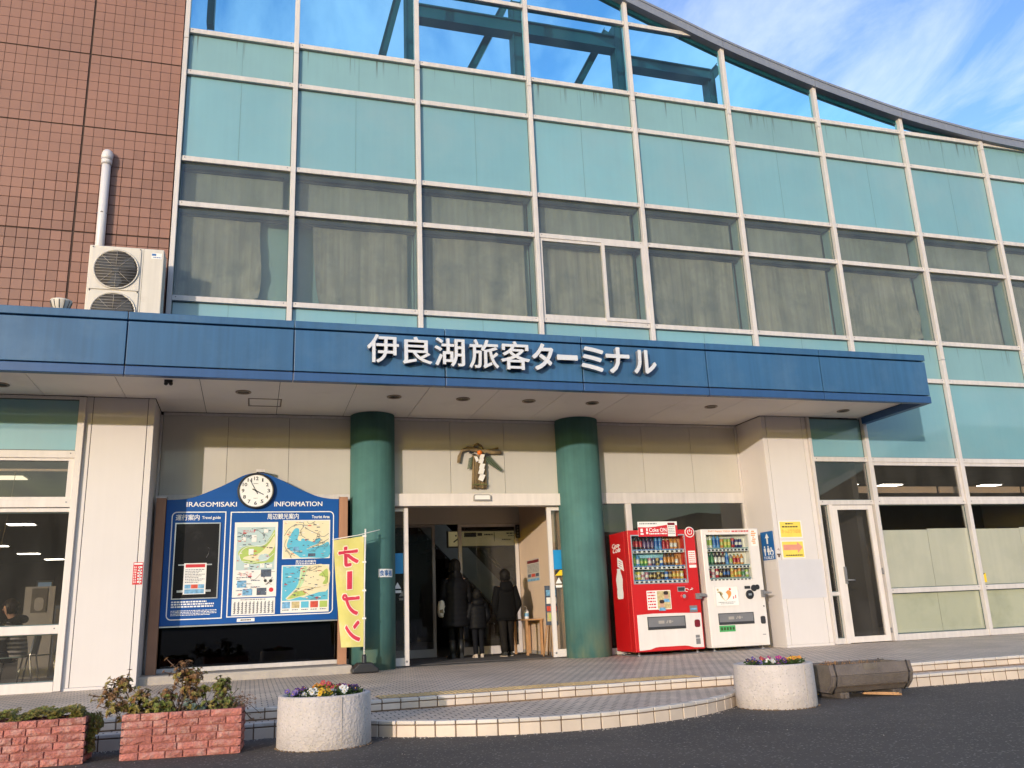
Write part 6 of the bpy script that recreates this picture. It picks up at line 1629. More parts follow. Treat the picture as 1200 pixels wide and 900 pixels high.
# --- brick-faced troughs
def brick_planter(label, x0, y0, rz, Lx, D, H, seed):
    t = thing('brick_planter', label, 'planter', (x0, y0, G), rz, 'brick-faced planters')
    m = MB(); e = 0.017; w = 0.05
    m.box(e, Lx - e, e, w, 0.0, H - 0.004); m.box(e, Lx - e, D - w, D - e, 0.0, H - 0.004); m.box(e, w, w, D - w, 0.0, H - 0.004); m.box(Lx - w, Lx - e, w, D - w, 0.0, H - 0.004); m.box(w, Lx - w, w, D - w, 0.0, 0.03)
    m.build('trough', 'brick_joint', t)
    MB().box(w, Lx - w, w, D - w, 0.03, H - 0.05).build('soil', 'soil', t)
    rr = random.Random(seed); rows = 6; rhh = H / rows
    def brick(u0, u1, z0, z1, face):
        n = 5; q = 3
        vs = []; d = [[0.0 + (rr.uniform(-.0045, .0025) if 0 < i < n and 0 < j < q else 0.006) for i in range(n + 1)] for j in range(q + 1)]
        def P_(u, dep, z):
            return (u, dep, z) if face == 'f' else ((Lx - dep, u, z) if face == 'r' else ((dep, D - u, z)))
        ju = [rr.uniform(-.003, .003) for _ in range(n + 1)]
        for j in range(q + 1):
            for i in range(n + 1):
                zz = z0 + (z1 - z0) * j / q + (ju[i] if 0 < i < n and j in (0, q) else 0)
                vs.append(P_(u0 + (u1 - u0) * i / n, d[j][i], zz))
        fs = [(j * (n + 1) + i, j * (n + 1) + i + 1, (j + 1) * (n + 1) + i + 1, (j + 1) * (n + 1) + i) for j in range(q) for i in range(n)]
        k0 = len(vs)
        per = [i for i in range(n + 1)] + [(j) * (n + 1) + n for j in range(1, q + 1)] + [q * (n + 1) + i for i in range(n - 1, -1, -1)] + [j * (n + 1) for j in range(q - 1, 0, -1)]
        for p_ in per:
            v = vs[p_]
            vs.append((v[0], v[1] + 0.02 - d[p_ // (n + 1)][p_ % (n + 1)], v[2]) if face == 'f' else ((v[0] - 0.015, v[1], v[2]) if face == 'r' else (v[0] + 0.015, v[1], v[2])))
        L_ = len(per)
        fs += [(per[i], per[(i + 1) % L_], k0 + (i + 1) % L_, k0 + i) for i in range(L_)]
        MB().add(vs, fs).build('brick', 'brick_red', t)
    for face, W_ in (('f', Lx), ('r', D), ('l', D)):
        for r in range(rows):
            z0, z1 = r * rhh + 0.0045, (r + 1) * rhh - 0.0045
            u = 0.0; 
            first = rr.choice((0.09, 0.13, 0.18, 0.22)) if face == 'f' else rr.choice((0.10, 0.17))
            lens = [first]
            while u < W_ - 0.01:
                L_ = lens.pop() if lens else rr.choice((0.10, 0.20, 0.225, 0.125, 0.17, 0.145, 0.19))
                if W_ - (u + L_) < 0.07: L_ = W_ - u
                a, b = u + (0.005 if u > 0 else 0.0), u + L_ - (0.005 if u + L_ < W_ - .01 else 0.0)
                if face != 'f': a += 0.022 if u == 0 and face == 'r' else 0; b -= 0.022 if face == 'l' and u + L_ > W_ - .01 else 0
                brick(a, b, z0, z1, face); u += L_
    return t
BL, BD, BH = 0.858, 0.36, 0.328
bA = brick_planter('brick-faced planter with tall leggy succulents beside the round planter', 0.708, -5.19, -0.09, BL, BD, BH, 3)
bB = brick_planter('brick-faced planter with low trailing succulents at the left end', -0.40, -5.13, -0.04, BL, BD, BH, 12)

def rosette(mb, c, nrm, R, rr, n=11):
    nrm = Vector(nrm).normalized(); u = nrm.orthogonal().normalized(); w = nrm.cross(u); c = Vector(c); a0 = rr.uniform(0, 6)
    for k in range(n):
        a = a0 + k * 2.39996; t = (k + 1) / n; r = R * (0.35 + 0.65 * t); lift = (1.05 - t) * 0.9
        d = math.cos(a) * u + math.sin(a) * w; s = -math.sin(a) * u + math.cos(a) * w
        tip = c + d * r + nrm * r * lift; mid = c + d * r * .62 + nrm * r * (lift * .55); wd = r * 0.30
        mb.add([tuple(c), tuple(mid + s * wd + nrm * r * .06), tuple(tip), tuple(mid - s * wd + nrm * r * .06)], [(0, 1, 2), (0, 2, 3)])
def succulent(label, base, branches, seed, leaf, grp, R=0.034, cat='plant', name='succulent_plant', extra=0, stem_r=0.006):
    """branches: lists of points from the soil to a head; heads carry clusters of rosettes"""
    rr = random.Random(seed); t = thing(name, label, cat, base, 0, grp); st_ = MB(); lf = MB(); lf2 = MB()
    for br in branches:
        pts = [Vector(p) for p in br[0]]; st_.tube(pts, [stem_r * (1.1 - .5 * i / len(pts)) for i in range(len(pts))], 5)
        tip = pts[-1]; n, sp = br[1], br[2]
        for k in range(int(n * 5.5)):
            off = Vector((rr.gauss(0, sp * 1.2), rr.gauss(0, sp * .8), rr.gauss(0, sp * .95)))
            c = tip + off; st_.tube([tip - Vector((0, 0, .02)), c], 0.003, 4)
            dirn = (off.normalized() if off.length > .005 else Vector((0, 0, 1))) + Vector((-.1, -.35, .7))
            rosette(lf if rr.random() < .7 else lf2, c, dirn, R * rr.uniform(.55, 1.0), rr, 12)
    st_.build('stem', 'stem_brown', t); lf.build('leaves', leaf, t); lf2.build('leaves', 'leaf_olive' if leaf != 'leaf_olive' else 'leaf_red', t)
    return t
ST = G + BH - 0.05
gs = 'succulents in the brick-faced planters'
def sp_(n, x, seed): pass
# tall leggy ones
succulent('leggy succulent leaning out over the left end of the brick planter', (0.79, -5.05, ST), [([(0, 0, 0), (-.05, -.02, .08), (-.13, -.03, .13), (-.20, -.03, .19)], 9, .038), ([(0, 0, 0), (-.03, 0, .1), (-.08, -.01, .20), (-.10, -.02, .275)], 9, .032),
    ([(0, 0, 0), (.0, -.01, .08), (.035, -.02, .16)], 8, .034), ([(-.05, -.02, .08), (-.10, -.05, .10), (-.14, -.06, .09)], 8, .036), ([(0, 0, 0), (-.01, -.04, .07)], 8, .04)], 1, 'leaf_olive', gs)
succulent('tallest upright succulent in the middle of the brick planter', (1.10, -5.03, ST), [([(0, 0, 0), (-.01, 0, .12), (.01, 0, .22), (.015, -.01, .32)], 11, .038), ([(0, 0, .1), (.05, 0, .2), (.085, 0, .285)], 9, .034), ([(0, 0, 0), (-.05, -.02, .1), (-.085, -.02, .165)], 7, .026),
    ([(0, 0, .05), (.03, -.02, .13), (.045, -.02, .20)], 7, .034), ([(0, 0, 0), (.06, -.02, .09), (.10, -.03, .15)], 6, .024)], 2, 'leaf_red', gs)
succulent('bushy green succulent low between the leaning and the tallest ones', (0.96, -5.08, ST), [([(0, 0, 0), (-.02, -.02, .06)], 14, .048), ([(0, 0, 0), (.04, -.02, .07)], 10, .040), ([(0, 0, 0), (-.07, 0, .09)], 8, .034)], 3, 'leaf_green', gs)
succulent('thin forked succulent with two small heads above the right half of the brick planter', (1.34, -5.02, ST), [([(0, 0, 0), (.01, 0, .1), (.03, 0, .19)], 5, .02), ([(0, 0, .06), (.055, 0, .14), (.065, 0, .23)], 6, .022), ([(0, 0, .06), (.07, 0, .13), (.085, 0, .175)], 5, .02), ([(0, 0, 0), (-.05, 0, .1), (-.065, 0, .18)], 6, .018)], 4, 'leaf_green', gs, 0.030)
succulent('low olive mound of succulents at the right end of the brick planter', (1.40, -5.07, ST), [([(0, 0, 0), (0, -.01, .06)], 16, .046), ([(0, 0, 0), (.06, -.01, .05)], 14, .04), ([(0, 0, 0), (-.08, -.01, .04)], 12, .036), ([(0, 0, 0), (.02, .02, .11)], 8, .03)], 5, 'leaf_green', gs, 0.026)
succulent('blue-grey spiky tuft under the tallest succulent', (1.19, -5.12, ST), [([(0, 0, 0), (0, -.01, .05)], 5, .03), ([(0, 0, 0), (.05, -.01, .05)], 4, .025)], 6, 'leaf_blue', gs, 0.040)
# bare twigs
tw_ = thing('dry_twigs', 'dry purplish trailing twigs hanging over the right end of the brick planter', 'plant', (1.50, -5.10, ST), 0, gs); m = MB(); m2 = MB(); rr = random.Random(14)
for k in range(26):
    a = rr.uniform(-.4, 1.0); L_ = rr.uniform(.06, .17); p = Vector((rr.uniform(-.10, .05), rr.uniform(-.06, .08), rr.uniform(0, .03)))
    q = p + Vector((L_ * .5, rr.uniform(-.03, .03), L_ * a * .6 + .03)); r_ = q + Vector((L_ * .5, rr.uniform(-.03, .03), L_ * (a - .8) * .5)); m.tube([p, q, r_], .0022, 4)
    for j in range(3):
        for P_ in (q, r_): rosette(m2, P_ + Vector((rr.gauss(0, .012), rr.gauss(0, .01), rr.gauss(0, .012))), (rr.uniform(-.5, .5), -.5, .6), .011, rr, 5)
m.build('twig', 'stem_brown', tw_); m2.build('leaves', 'leaf_red', tw_)
tz = thing('dry_twigs', 'bare tangled stems in front of the tallest succulent', 'plant', (1.13, -5.08, ST), 0, gs); m = MB()
for k in range(22):
    p = Vector((rr.uniform(-.1, .1), rr.uniform(-.05, .04), 0)); m.tube([p, p + Vector((rr.uniform(-.03, .03), rr.uniform(-.02, .02), .08)), p + Vector((rr.uniform(-.06, .06), rr.uniform(-.03, .03), rr.uniform(.11, .19)))], .0028, 4)
m.build('twig', 'stem_brown', tz)
# low trailing cover of the left trough: three clumps
for k, (x, n_, lab, dr_) in enumerate([(-0.22, 70, 'trailing succulent clump at the left of the left-end planter', 0), (0.08, 70, 'trailing succulent clump in the middle of the left-end planter', 0), (0.36, 62, 'succulent clump spilling down the right corner of the left-end planter', 1)]):
    rr = random.Random(30 + k); t = thing('succulent_plant', lab, 'plant', (x, -4.98, ST), 0, gs); a = MB(); b = MB(); st_ = MB()
    for j in range(n_ * 8):
        px_ = rr.uniform(-.17, .17); py_ = rr.uniform(-.15, .14); pz_ = .035 + .04 * math.sin(px_ * 11 + k) + rr.uniform(-.01, .045)
        if px_ + x > 0.415: px_ -= .08
        rosette(a if rr.random() < .6 else b, (px_, py_, pz_), (rr.uniform(-.4, .4), rr.uniform(-.9, 0), 1), rr.uniform(.013, .022), rr, 8)
    if dr_:
        for j in range(480):
            v = rr.random() ** 0.8; px_ = .085 + rr.uniform(-.02, .055) + .03 * math.sin(v * 6); py_ = rr.uniform(-.12, .10); pz_ = .06 - v * .27
            rosette(a if rr.random() < .5 else b, (px_ + .02, py_, pz_), (1, rr.uniform(-.9, 0), rr.uniform(.1, .7)), rr.uniform(.013, .022), rr, 8)
        for j in range(12): 
            py_ = rr.uniform(-.12, .1); st_.tube([(.02, py_, .03), (.09, py_, .03), (.105, py_, -.08), (.11, py_, -.20)], .004, 4)
    for j in range(14): px_ = rr.uniform(-.15, .05); st_.tube([(px_, 0, 0), (px_ + .01, -.02, .06)], .004, 4)
    st_.build('stem', 'stem_brown', t); a.build('leaves', 'leaf_olive', t); b.build('leaves', 'leaf_green', t)

# --- octagonal wooden trough on feet
wt = thing('wooden_trough', 'weathered eight-sided wooden planter trough bound with dark bands on the asphalt', 'planter', (7.53, -4.80, G), -0.02)
TL = 0.475; prof = []
HZ0, HZ1 = 0.055, 0.322
sec = [(-0.205, HZ1), (-0.232, 0.215), (-0.205, 0.125), (-0.13, HZ0), (0.13, HZ0), (0.205, 0.125), (0.232, 0.215), (0.205, HZ1)]
for i in range(len(sec) - 1):
    (ya, za), (yb, zb) = sec[i], sec[i + 1]
    L_ = math.hypot(yb - ya, zb - za); ux, uz = (yb - ya) / L_, (zb - za) / L_; nx, nz = -uz, ux       # inward thickness
    g_ = 0.0025; a = (ya + ux * g_, za + uz * g_); b = (yb - ux * g_, zb - uz * g_); th = 0.026
    cyc = 0.0; czc = 0.22
    if (cyc - (ya + yb) / 2) * nx + (czc - (za + zb) / 2) * nz < 0: nx, nz = -nx, -nz
    MB().prism([a, b, (b[0] + nx * th, b[1] + nz * th), (a[0] + nx * th, a[1] + nz * th)], -TL, TL, 'x').build('plank', 'wood_weathered', wt, None, False, 0.003, seg=1)
for s_ in (-1, 1):
    MB().prism([(y * 0.93, HZ1 - 0.01 - (HZ1 - z) * 0.95) for y, z in sec], s_ * (TL - 0.05), s_ * (TL - 0.02), 'x').build('end_board', 'wood_end', wt)
    m = MB(); 
    out = [(y * 1.018, z + (0.004 if z > .3 else (-0.005 if z < .1 else 0))) for y, z in sec]
    for p, q in zip(out, out[1:]): m.tube([(s_ * (TL - 0.055), p[0], p[1]), (s_ * (TL - 0.055), q[0], q[1])], 0.0085, 6)
    m.build('iron_band', 'iron_band', wt)
    m = MB(); m.box(s_ * (TL - 0.17) - 0.05, s_ * (TL - 0.17) + 0.05, -0.17, 0.17, 0.0, 0.054); m.box(s_ * (TL - 0.17) - 0.02, s_ * (TL - 0.17) + 0.02, -0.20, 0.20, 0.0, 0.04); m.build('foot', 'wood_weathered', wt, None, False, 0.006)
MB().box(-TL + 0.051, TL - 0.051, -0.19, 0.19, 0.10, HZ1 - 0.045).build('soil', 'soil', wt)
m = MB(); rr = random.Random(6)
for k in range(40):
    x, y = rr.uniform(-.36, .2), rr.uniform(-.16, .16); m.tube([(x, y, HZ1 - .05), (x + rr.uniform(-.03, .03), y + rr.uniform(-.02, .02), HZ1 - .02 + rr.uniform(0, .045)), (x + rr.uniform(-.06, .06), y + rr.uniform(-.03, .03), HZ1 - .02 + rr.uniform(-.01, .03))], .0022, 4)
m.build('dry_stalks', 'wood_fresh', wt, kind='stuff')
lb_ = MB().box(-0.09, 0.07, -0.2325, -0.221, 0.262, 0.312); a_ = math.atan2(0.027, 0.107)
lb_.v = [(v[0], -0.2075 - (HZ1 - v[2]) * 0.2523 - (0.0025 if v[1] < -.23 else 0), v[2]) for v in lb_.v]; lb_.build('name_label', 'wood_end', wt)
bd_ = thing('wood_offcut', 'splintered orange-brown wood offcut lying under the wooden trough', 'wood', (7.67, -5.02, G), 0.0)
MB().loft([[(x, y * w, z * h + .012) for y, z in ((-.035, 0), (.03, -.004), (.036, .02), (-.03, .024))] for x, w, h in ((-.24, .4, .5), (-.2, .9, .9), (0, 1, 1.1), (.1, 1.1, 1), (.13, .6, .6))], True, False).build('offcut', 'wood_fresh', bd_)
bd_.rotation_euler = (0, 0.06, -0.35)

# ================================================================== PEOPLE
def skin_mesh(nodes, name):
    """one continuous surface grown round a jointed skeleton; nodes: key -> (pos, radius or (rx, ry), parent)"""
    keys = list(nodes); idx = {k: i for i, k in enumerate(keys)}
    me = bpy.data.meshes.new(name)
    me.from_pydata([nodes[k][0] for k in keys], [(idx[k], idx[nodes[k][2]]) for k in keys if nodes[k][2] is not None], [])
    o = bpy.data.objects.new(name, me); col.objects.link(o)
    sm = o.modifiers.new('skin', 'SKIN'); sm.use_smooth_shade = True; sm.branch_smoothing = 0.6
    ly = me.skin_vertices[0] if me.skin_vertices else None
    if ly is None:
        bm = bmesh.new(); bm.from_mesh(me); bm.verts.layers.skin.verify(); bm.to_mesh(me); bm.free(); ly = me.skin_vertices[0]
    for k in keys:
        r = nodes[k][1]; r = r if isinstance(r, tuple) else (r, r)
        ly.data[idx[k]].radius = r; ly.data[idx[k]].use_root = nodes[k][2] is None
    ss = o.modifiers.new('sub', 'SUBSURF'); ss.levels = 2; ss.render_levels = 2
    dg = bpy.context.evaluated_depsgraph_get(); dg.update()
    out = bpy.data.meshes.new_from_object(o.evaluated_get(dg))
    bpy.data.objects.remove(o); out.name = name
    return out

def lerp(a, b, t): return tuple(a[i] + (b[i] - a[i]) * t for i in range(3))
def skeleton(H, J):
    """J: joint positions. Returns the skin nodes, with five bent fingers and a thumb on each hand"""
    k = H / 1.6; N = {}
    N['pelvis'] = (J['pelvis'], (0.105 * k, 0.085 * k), None)
    N['waist'] = (J['waist'], (0.098 * k, 0.075 * k), 'pelvis')
    N['chest'] = (J['chest'], (0.120 * k, 0.085 * k), 'waist')
    N['nape'] = (J['nape'], (0.065 * k, 0.06 * k), 'chest')
    N['neck'] = (J['neck'], 0.047 * k, 'nape')
    N['jaw'] = (lerp(J['neck'], J['crown'], 0.24), (0.074 * k, 0.080 * k), 'neck')
    N['face'] = (lerp(J['neck'], J['crown'], 0.62), (0.094 * k, 0.106 * k), 'jaw')
    N['crown'] = (lerp(J['neck'], J['crown'], 0.90), (0.078 * k, 0.088 * k), 'face')
    for s in ('l', 'r'):
        N['shoulder' + s] = (J['shoulder' + s], 0.046 * k, 'chest')
        N['elbow' + s] = (J['elbow' + s], 0.031 * k, 'shoulder' + s)
        N['wrist' + s] = (J['wrist' + s], 0.025 * k, 'elbow' + s)
        d = Vector(J['hand' + s]) - Vector(J['wrist' + s]); d.normalize()
        p = Vector(J['wrist' + s]) + d * 0.075 * k
        N['palm' + s] = (tuple(p), (0.030 * k, 0.016 * k), 'wrist' + s)
        side_ = Vector((0, 1, 0)) if abs(d.y) < 0.7 else Vector((0, 0, 1)); side_ = (side_ - d * side_.dot(d)).normalized(); inn = d.cross(side_).normalized()
        if s == 'r': inn = -inn
        for i, (off, ln) in enumerate(((-0.027, 0.062), (-0.009, 0.074), (0.009, 0.070), (0.026, 0.055))):
            b = p + side_ * off * k + d * 0.022 * k; c = b + d * ln * .5 * k + inn * .006 * k; e = c + d * ln * .42 * k + inn * .022 * k
            N['f%d%sa' % (i, s)] = (tuple(b), 0.0088 * k, 'palm' + s); N['f%d%sb' % (i, s)] = (tuple(c), 0.0082 * k, 'f%d%sa' % (i, s)); N['f%d%sc' % (i, s)] = (tuple(e), 0.0068 * k, 'f%d%sb' % (i, s))
        b = p - d * 0.03 * k + side_ * 0.034 * k; c = b + side_ * .022 * k + d * .03 * k + inn * .01 * k
        N['t%sa' % s] = (tuple(b), 0.010 * k, 'palm' + s); N['t%sb' % s] = (tuple(c), 0.009 * k, 't%sa' % s)
        N['hip' + s] = (J['hip' + s], 0.078 * k, 'pelvis')
        N['knee' + s] = (J['knee' + s], 0.052 * k, 'hip' + s)
        N['calf' + s] = (lerp(J['knee' + s], J['ankle' + s], 0.35), 0.050 * k, 'knee' + s)
        N['ankle' + s] = (J['ankle' + s], 0.032 * k, 'calf' + s)
        N['toe' + s] = (J['toe' + s], (0.036 * k, 0.024 * k), 'ankle' + s)
    return N
def standing(H, stride=0.0, headtilt=0.0, arm=0.02):
    h = H; J = dict(pelvis=(0, 0, .525 * h), waist=(0, .005, .61 * h), chest=(0, 0, .725 * h), nape=(0, -.01, .815 * h), neck=(0, 0.0, .845 * h), crown=(headtilt, .015, 0.995 * h))
    for s, q in (('l', -1), ('r', 1)):
        st_ = stride * q
        J['shoulder' + s] = (q * .108 * h, -.005, .80 * h); J['elbow' + s] = (q * (.125 + arm) * h, -.02, .625 * h); J['wrist' + s] = (q * (.125 + arm) * h, .045 * h, .49 * h); J['hand' + s] = (q * (.122 + arm) * h, .06 * h, .40 * h)
        J['hip' + s] = (q * .052 * h, 0, .495 * h); J['knee' + s] = (q * .052 * h, st_ * .55 + .01, .275 * h); J['ankle' + s] = (q * .055 * h, st_ - .02, .05 * h); J['toe' + s] = (q * .062 * h, st_ + .075 * h, .022 * h)
    return J
def face_bits(mb_skin, J, H, out, up_=(0, 0, 1)):
    """nose and ears laid against the head; out = the way the face looks"""
    k = H / 1.6; c = Vector(lerp(J['neck'], J['crown'], 0.55)); o = Vector(out).normalized(); sd_ = o.cross(Vector(up_)).normalized()
    n = c + o * 0.092 * k; mb_skin.tube([tuple(n + Vector((0, 0, .03 * k)) - o * .012 * k), tuple(n + o * .012 * k - Vector((0, 0, .008 * k))), tuple(n - Vector((0, 0, .016 * k)) - o * .01 * k)], [.006 * k, .011 * k, .008 * k], 6)
    for q in (-1, 1):
        e = c + sd_ * q * .076 * k - o * .008 * k; mb_skin.ball(tuple(e), .012 * k, .018 * k, .028 * k, 8, 6)
    return c, o, sd_, k
def ring(cx, cy, z, rx, ry, n=20, pw=1.0):
    out = []
    for i in range(n):
        a = 2 * PI * i / n; c, s = math.cos(a), math.sin(a)
        out.append((cx + rx * math.copysign(abs(c) ** pw, c), cy + ry * math.copysign(abs(s) ** pw, s), z))
    return out
def sleeve(mb, J, s, k, r0=.062, r1=.048, quilt=0.0):
    pts = []; rs = []; a, b, c = Vector(J['shoulder' + s]), Vector(J['elbow' + s]), Vector(J['wrist' + s]); q = -1 if s == 'l' else 1
    a = a + Vector((-q * .018 * k, 0, .0 * k))
    n = 15
    for i in range(n + 1):
        t = i / n; p = a.lerp(b, t * 2) if t < .5 else b.lerp(c, (t - .5) * 2)
        pts.append(tuple(p)); rs.append((r0 + (r1 - r0) * t) * k * (1 + quilt * (1 if i % 3 == 1 else (-.6 if i % 3 == 0 else .6))))
    mb.tube(pts, rs, 12)
def legs(mb, J, k, r0=.088, r1=.052, top=1.0):
    for s in ('l', 'r'):
        a, b, c = Vector(J['hip' + s]), Vector(J['knee' + s]), Vector(J['ankle' + s]); pts = []; rs = []
        for i in range(9):
            t = i / 8; pts.append(tuple(a.lerp(b, t * 2) if t < .5 else b.lerp(c, (t - .5) * 2))); rs.append((r0 + (r1 - r0) * min(1, t * 1.3)) * k * (1 + .03 * math.sin(i * 2.1)))
        mb.tube(pts, rs, 12)
def shoes(par, J, k, mat, sole=None, boot=0.0, lift=None):
    for s in ('l', 'r'):
        a, t = Vector(J['ankle' + s]), Vector(J['toe' + s]); d = Vector((t.x - a.x, t.y - a.y, 0)).normalized(); n = Vector((-d.y, d.x, 0)); rings = []; sl = []
        z0 = 0.0; back = a - d * .055 * k; L_ = .245 * k
        for u, w, h in ((0, .028, .075), (.12, .036, .085), (.35, .038, .085), (.55, .042, .062), (.8, .044, .045), (.95, .030, .034), (1, .012, .024)):
            c = back + d * L_ * u; rings.append([(c.x + n.x * w * k * x, c.y + n.y * w * k * x, z0 + .012 * k + z * h * k) for x, z in ((-1, 0), (1, 0), (1, .5), (.6, 1), (-.6, 1), (-1, .5))]); sl.append([(c.x + n.x * w * 1.06 * k * x, c.y + n.y * w * 1.06 * k * x, z0 + z * k) for x, z in ((-1, 0.001), (1, 0.001), (1, .016), (-1, .016))])
        m = MB().loft(rings, True, True)
        if boot: m.tube([(a.x, a.y, .05 * k), (a.x, a.y, boot * k)], [.050 * k, .055 * k], 12)
        o = m.build('shoe', mat, par); MB().loft(sl, True, False).build('sole', sole or mat, o)
def hair_cap(par, J, H, mat, face, long=0.0, bun=0.0, seed=1):
    k = H / 1.6; c = Vector(lerp(J['neck'], J['crown'], 0.62)); f = Vector(face).normalized(); m = MB(); rr = random.Random(seed); rings = []
    n = 26
    for i in range(11):
        th = PI * i / 10 * .70 if i < 10 else PI * .74
        r = math.sin(th); z = math.cos(th); ringp = []
        for j in range(n):
            a = 2 * PI * j / n; d = Vector((math.cos(a), math.sin(a), 0)); fr_ = d.dot(f)
            zz = z; rr_ = r
            if fr_ > .25 and zz < .30: zz = .30 + (zz - .30) * .15; 
            lump = 1 + .035 * math.sin(a * 7 + i) + rr.uniform(-.015, .02)
            ringp.append((c.x + d.x * rr_ * .104 * k * lump, c.y + d.y * rr_ * .116 * k * lump, c.z + .008 * k + zz * .118 * k * lump - (long * k * max(0, (i - 7) / 3) if fr_ < .2 else 0)))
        rings.append(ringp)
    m.loft(rings, False, True)
    if bun: m.ball((c.x - f.x * .10 * k, c.y - f.y * .10 * k, c.z + .0 * k), bun * k, None, None, 12, 8)
    for j in range(60):
        a = rr.uniform(0, 2 * PI); d = Vector((math.cos(a), math.sin(a), 0))
        if d.dot(f) > .3: continue
        p = c + Vector((d.x * .098 * k, d.y * .110 * k, rr.uniform(-.05, .04) * k)); m.tube([tuple(p), tuple(p + d * .006 * k - Vector((0, 0, .035 * k))), tuple(p + d * .002 * k - Vector((0, 0, .065 * k)))], [.006 * k, .005 * k, .001], 4)
    return m.build('hair', mat, par)

FZ = 0.008
# --- woman in a long quilted coat
H = 1.64; k = H / 1.6
wo = thing('person', 'person in a long black quilted coat with a white tote bag at the doors', 'person', (4.985, 2.30, FZ), 0.06)
J = standing(H, 0.05); J['elbowl'] = (-.225, -.03, 1.02); J['wristl'] = (-.235, .06, .99); J['handl'] = (-.235, .15, 1.02)
me = skin_mesh(skeleton(H, J), 'body'); link('body', me, 'skin', wo)
m = MB(); face_bits(m, J, H, (0, 1, 0)); m.build('nose_and_ears', 'skin', wo)
m = MB(); rings = []; nq = 30
for i in range(nq + 1):
    t = i / nq; z = 0.515 + t * (1.385 - 0.515)
    w = .235 if t < .15 else (.235 - (t - .15) / .35 * .035 if t < .5 else .20 + (t - .5) / .32 * .018 if t < .82 else .218 - (t - .82) / .18 * .125)
    d = .165 - .02 * t if t < .8 else .149 - (t - .8) / .2 * .065
    qf = 1.0 if t > .88 else 1 + (.030 if i % 3 == 1 else (.022 if i % 3 == 2 else -.030))
    rings.append(ring(0, -.01, z, w * qf, d * qf, 24, .85))
m.loft(rings, True, True); sleeve(m, J, 'l', k, .072, .058, .05); sleeve(m, J, 'r', k, .072, .058, .05)
ct_ = m.build('coat', 'coat_black', wo)
m = MB(); m.loft([ring(0, -.02 - .01 * i, 1.335 + .03 * i, .125 - .012 * i + .02 * math.sin(i), .105 - .005 * i, 20) for i in range(5)], False, True); m.build('coat_collar', 'coat_black', ct_)
m = MB(); legs(m, J, k, .080, .045); m.build('leggings', 'jacket_black', wo); shoes(wo, J, k, 'boot_black', None, .30)
hair_cap(wo, J, H, 'hair', (0, 1, 0), .08, .0, 3)
MB().tube([(-.085, .03, 1.47), (-.09, .07, 1.455), (-.07, .10, 1.45)], .006, 5).build('mask_strap', 'plastic_white', wo)
tb = thing('tote_bag', 'off-white tote bag hanging from the arm of the person in the long black coat', 'bag', (4.985 - .245, 2.335, FZ + .97)); m = MB()
secs = [(0, .012, .10), (-.02, .03, .105), (-.10, .045, .10), (-.20, .05, .092), (-.265, .042, .085), (-.285, .02, .06)]
m.loft([[(x * w + .006 * math.sin(9 * y + z * 30), y * d, z) for x, y in ((-1, -1), (-.3, -1.06), (.4, -1.04), (1, -.95), (1.06, 0), (1, .95), (.3, 1.05), (-.4, 1.04), (-1, 1), (-1.07, 0))] for z, w, d in secs], True, True)
m.build('bag_body', 'tote', tb)
for x in (-.01, .012): MB().tube([(x, -.07, -.01), (x * .6, -.055, .07), (0, 0, .145), (x * .6, .055, .07), (x, .07, -.01)], .007, 6).build('strap', 'tote', tb)
MB().prism([(-.045, -.16), (.01, -.15), (.02, -.22), (-.05, -.21)], -.102, -.099).build('print', 'straw', tb)

# --- boy in a hooded jacket
H = 1.44; k = H / 1.6
bo = thing('person', 'person in a black hooded jacket and dark trousers walking in at the right', 'person', (5.845, 2.15, FZ), 0.04)
J = standing(H, 0.07, 0.0, .008)
for s, q in (('l', -1), ('r', 1)): J['elbow' + s] = (q * .215, -.045, .86); J['wrist' + s] = (q * .155, .03, .72); J['hand' + s] = (q * .12, .07, .66)
link('body', skin_mesh(skeleton(H, J), 'body'), 'skin', bo)
m = MB(); face_bits(m, J, H, (-.35, 1, 0)); m.build('nose_and_ears', 'skin', bo)
m = MB(); rings = []
for i in range(15):
    t = i / 14; z = .61 + t * (1.205 - .61); w = .178 if t < .1 else (.172 + .012 * math.sin(t * 5) if t < .78 else .180 - (t - .78) / .22 * .105); d = .118 if t < .75 else .118 - (t - .75) / .25 * .045
    rings.append(ring(0, -.005, z, w * (1 + .012 * (i % 2)), d, 22, .85))
m.loft(rings, True, True); sleeve(m, J, 'l', k, .080, .066); sleeve(m, J, 'r', k, .080, .066); jk = m.build('jacket', 'jacket_black', bo)
m = MB(); m.loft([ring(0, -.062, 1.05, .07, .03), ring(0, -.085, 1.09, .115, .062), ring(0, -.075, 1.15, .125, .07), ring(0, -.055, 1.215, .112, .066), ring(0, -.045, 1.25, .085, .05)], True, True); m.build('hood', 'jacket_black', jk)
MB().loft([ring(0, -.003, .585, .172, .113, 22, .85), ring(0, -.003, .615, .175, .115, 22, .85)], True, True).build('jacket_hem', 'jacket_black', jk)
m = MB(); legs(m, J, k, .092, .066); m.build('trousers', 'trouser_dark', bo); shoes(bo, J, k, 'shoe_black', 'shoe_beige'); hair_cap(bo, J, H, 'hair', (-.35, 1, 0), .035, 0, 5)

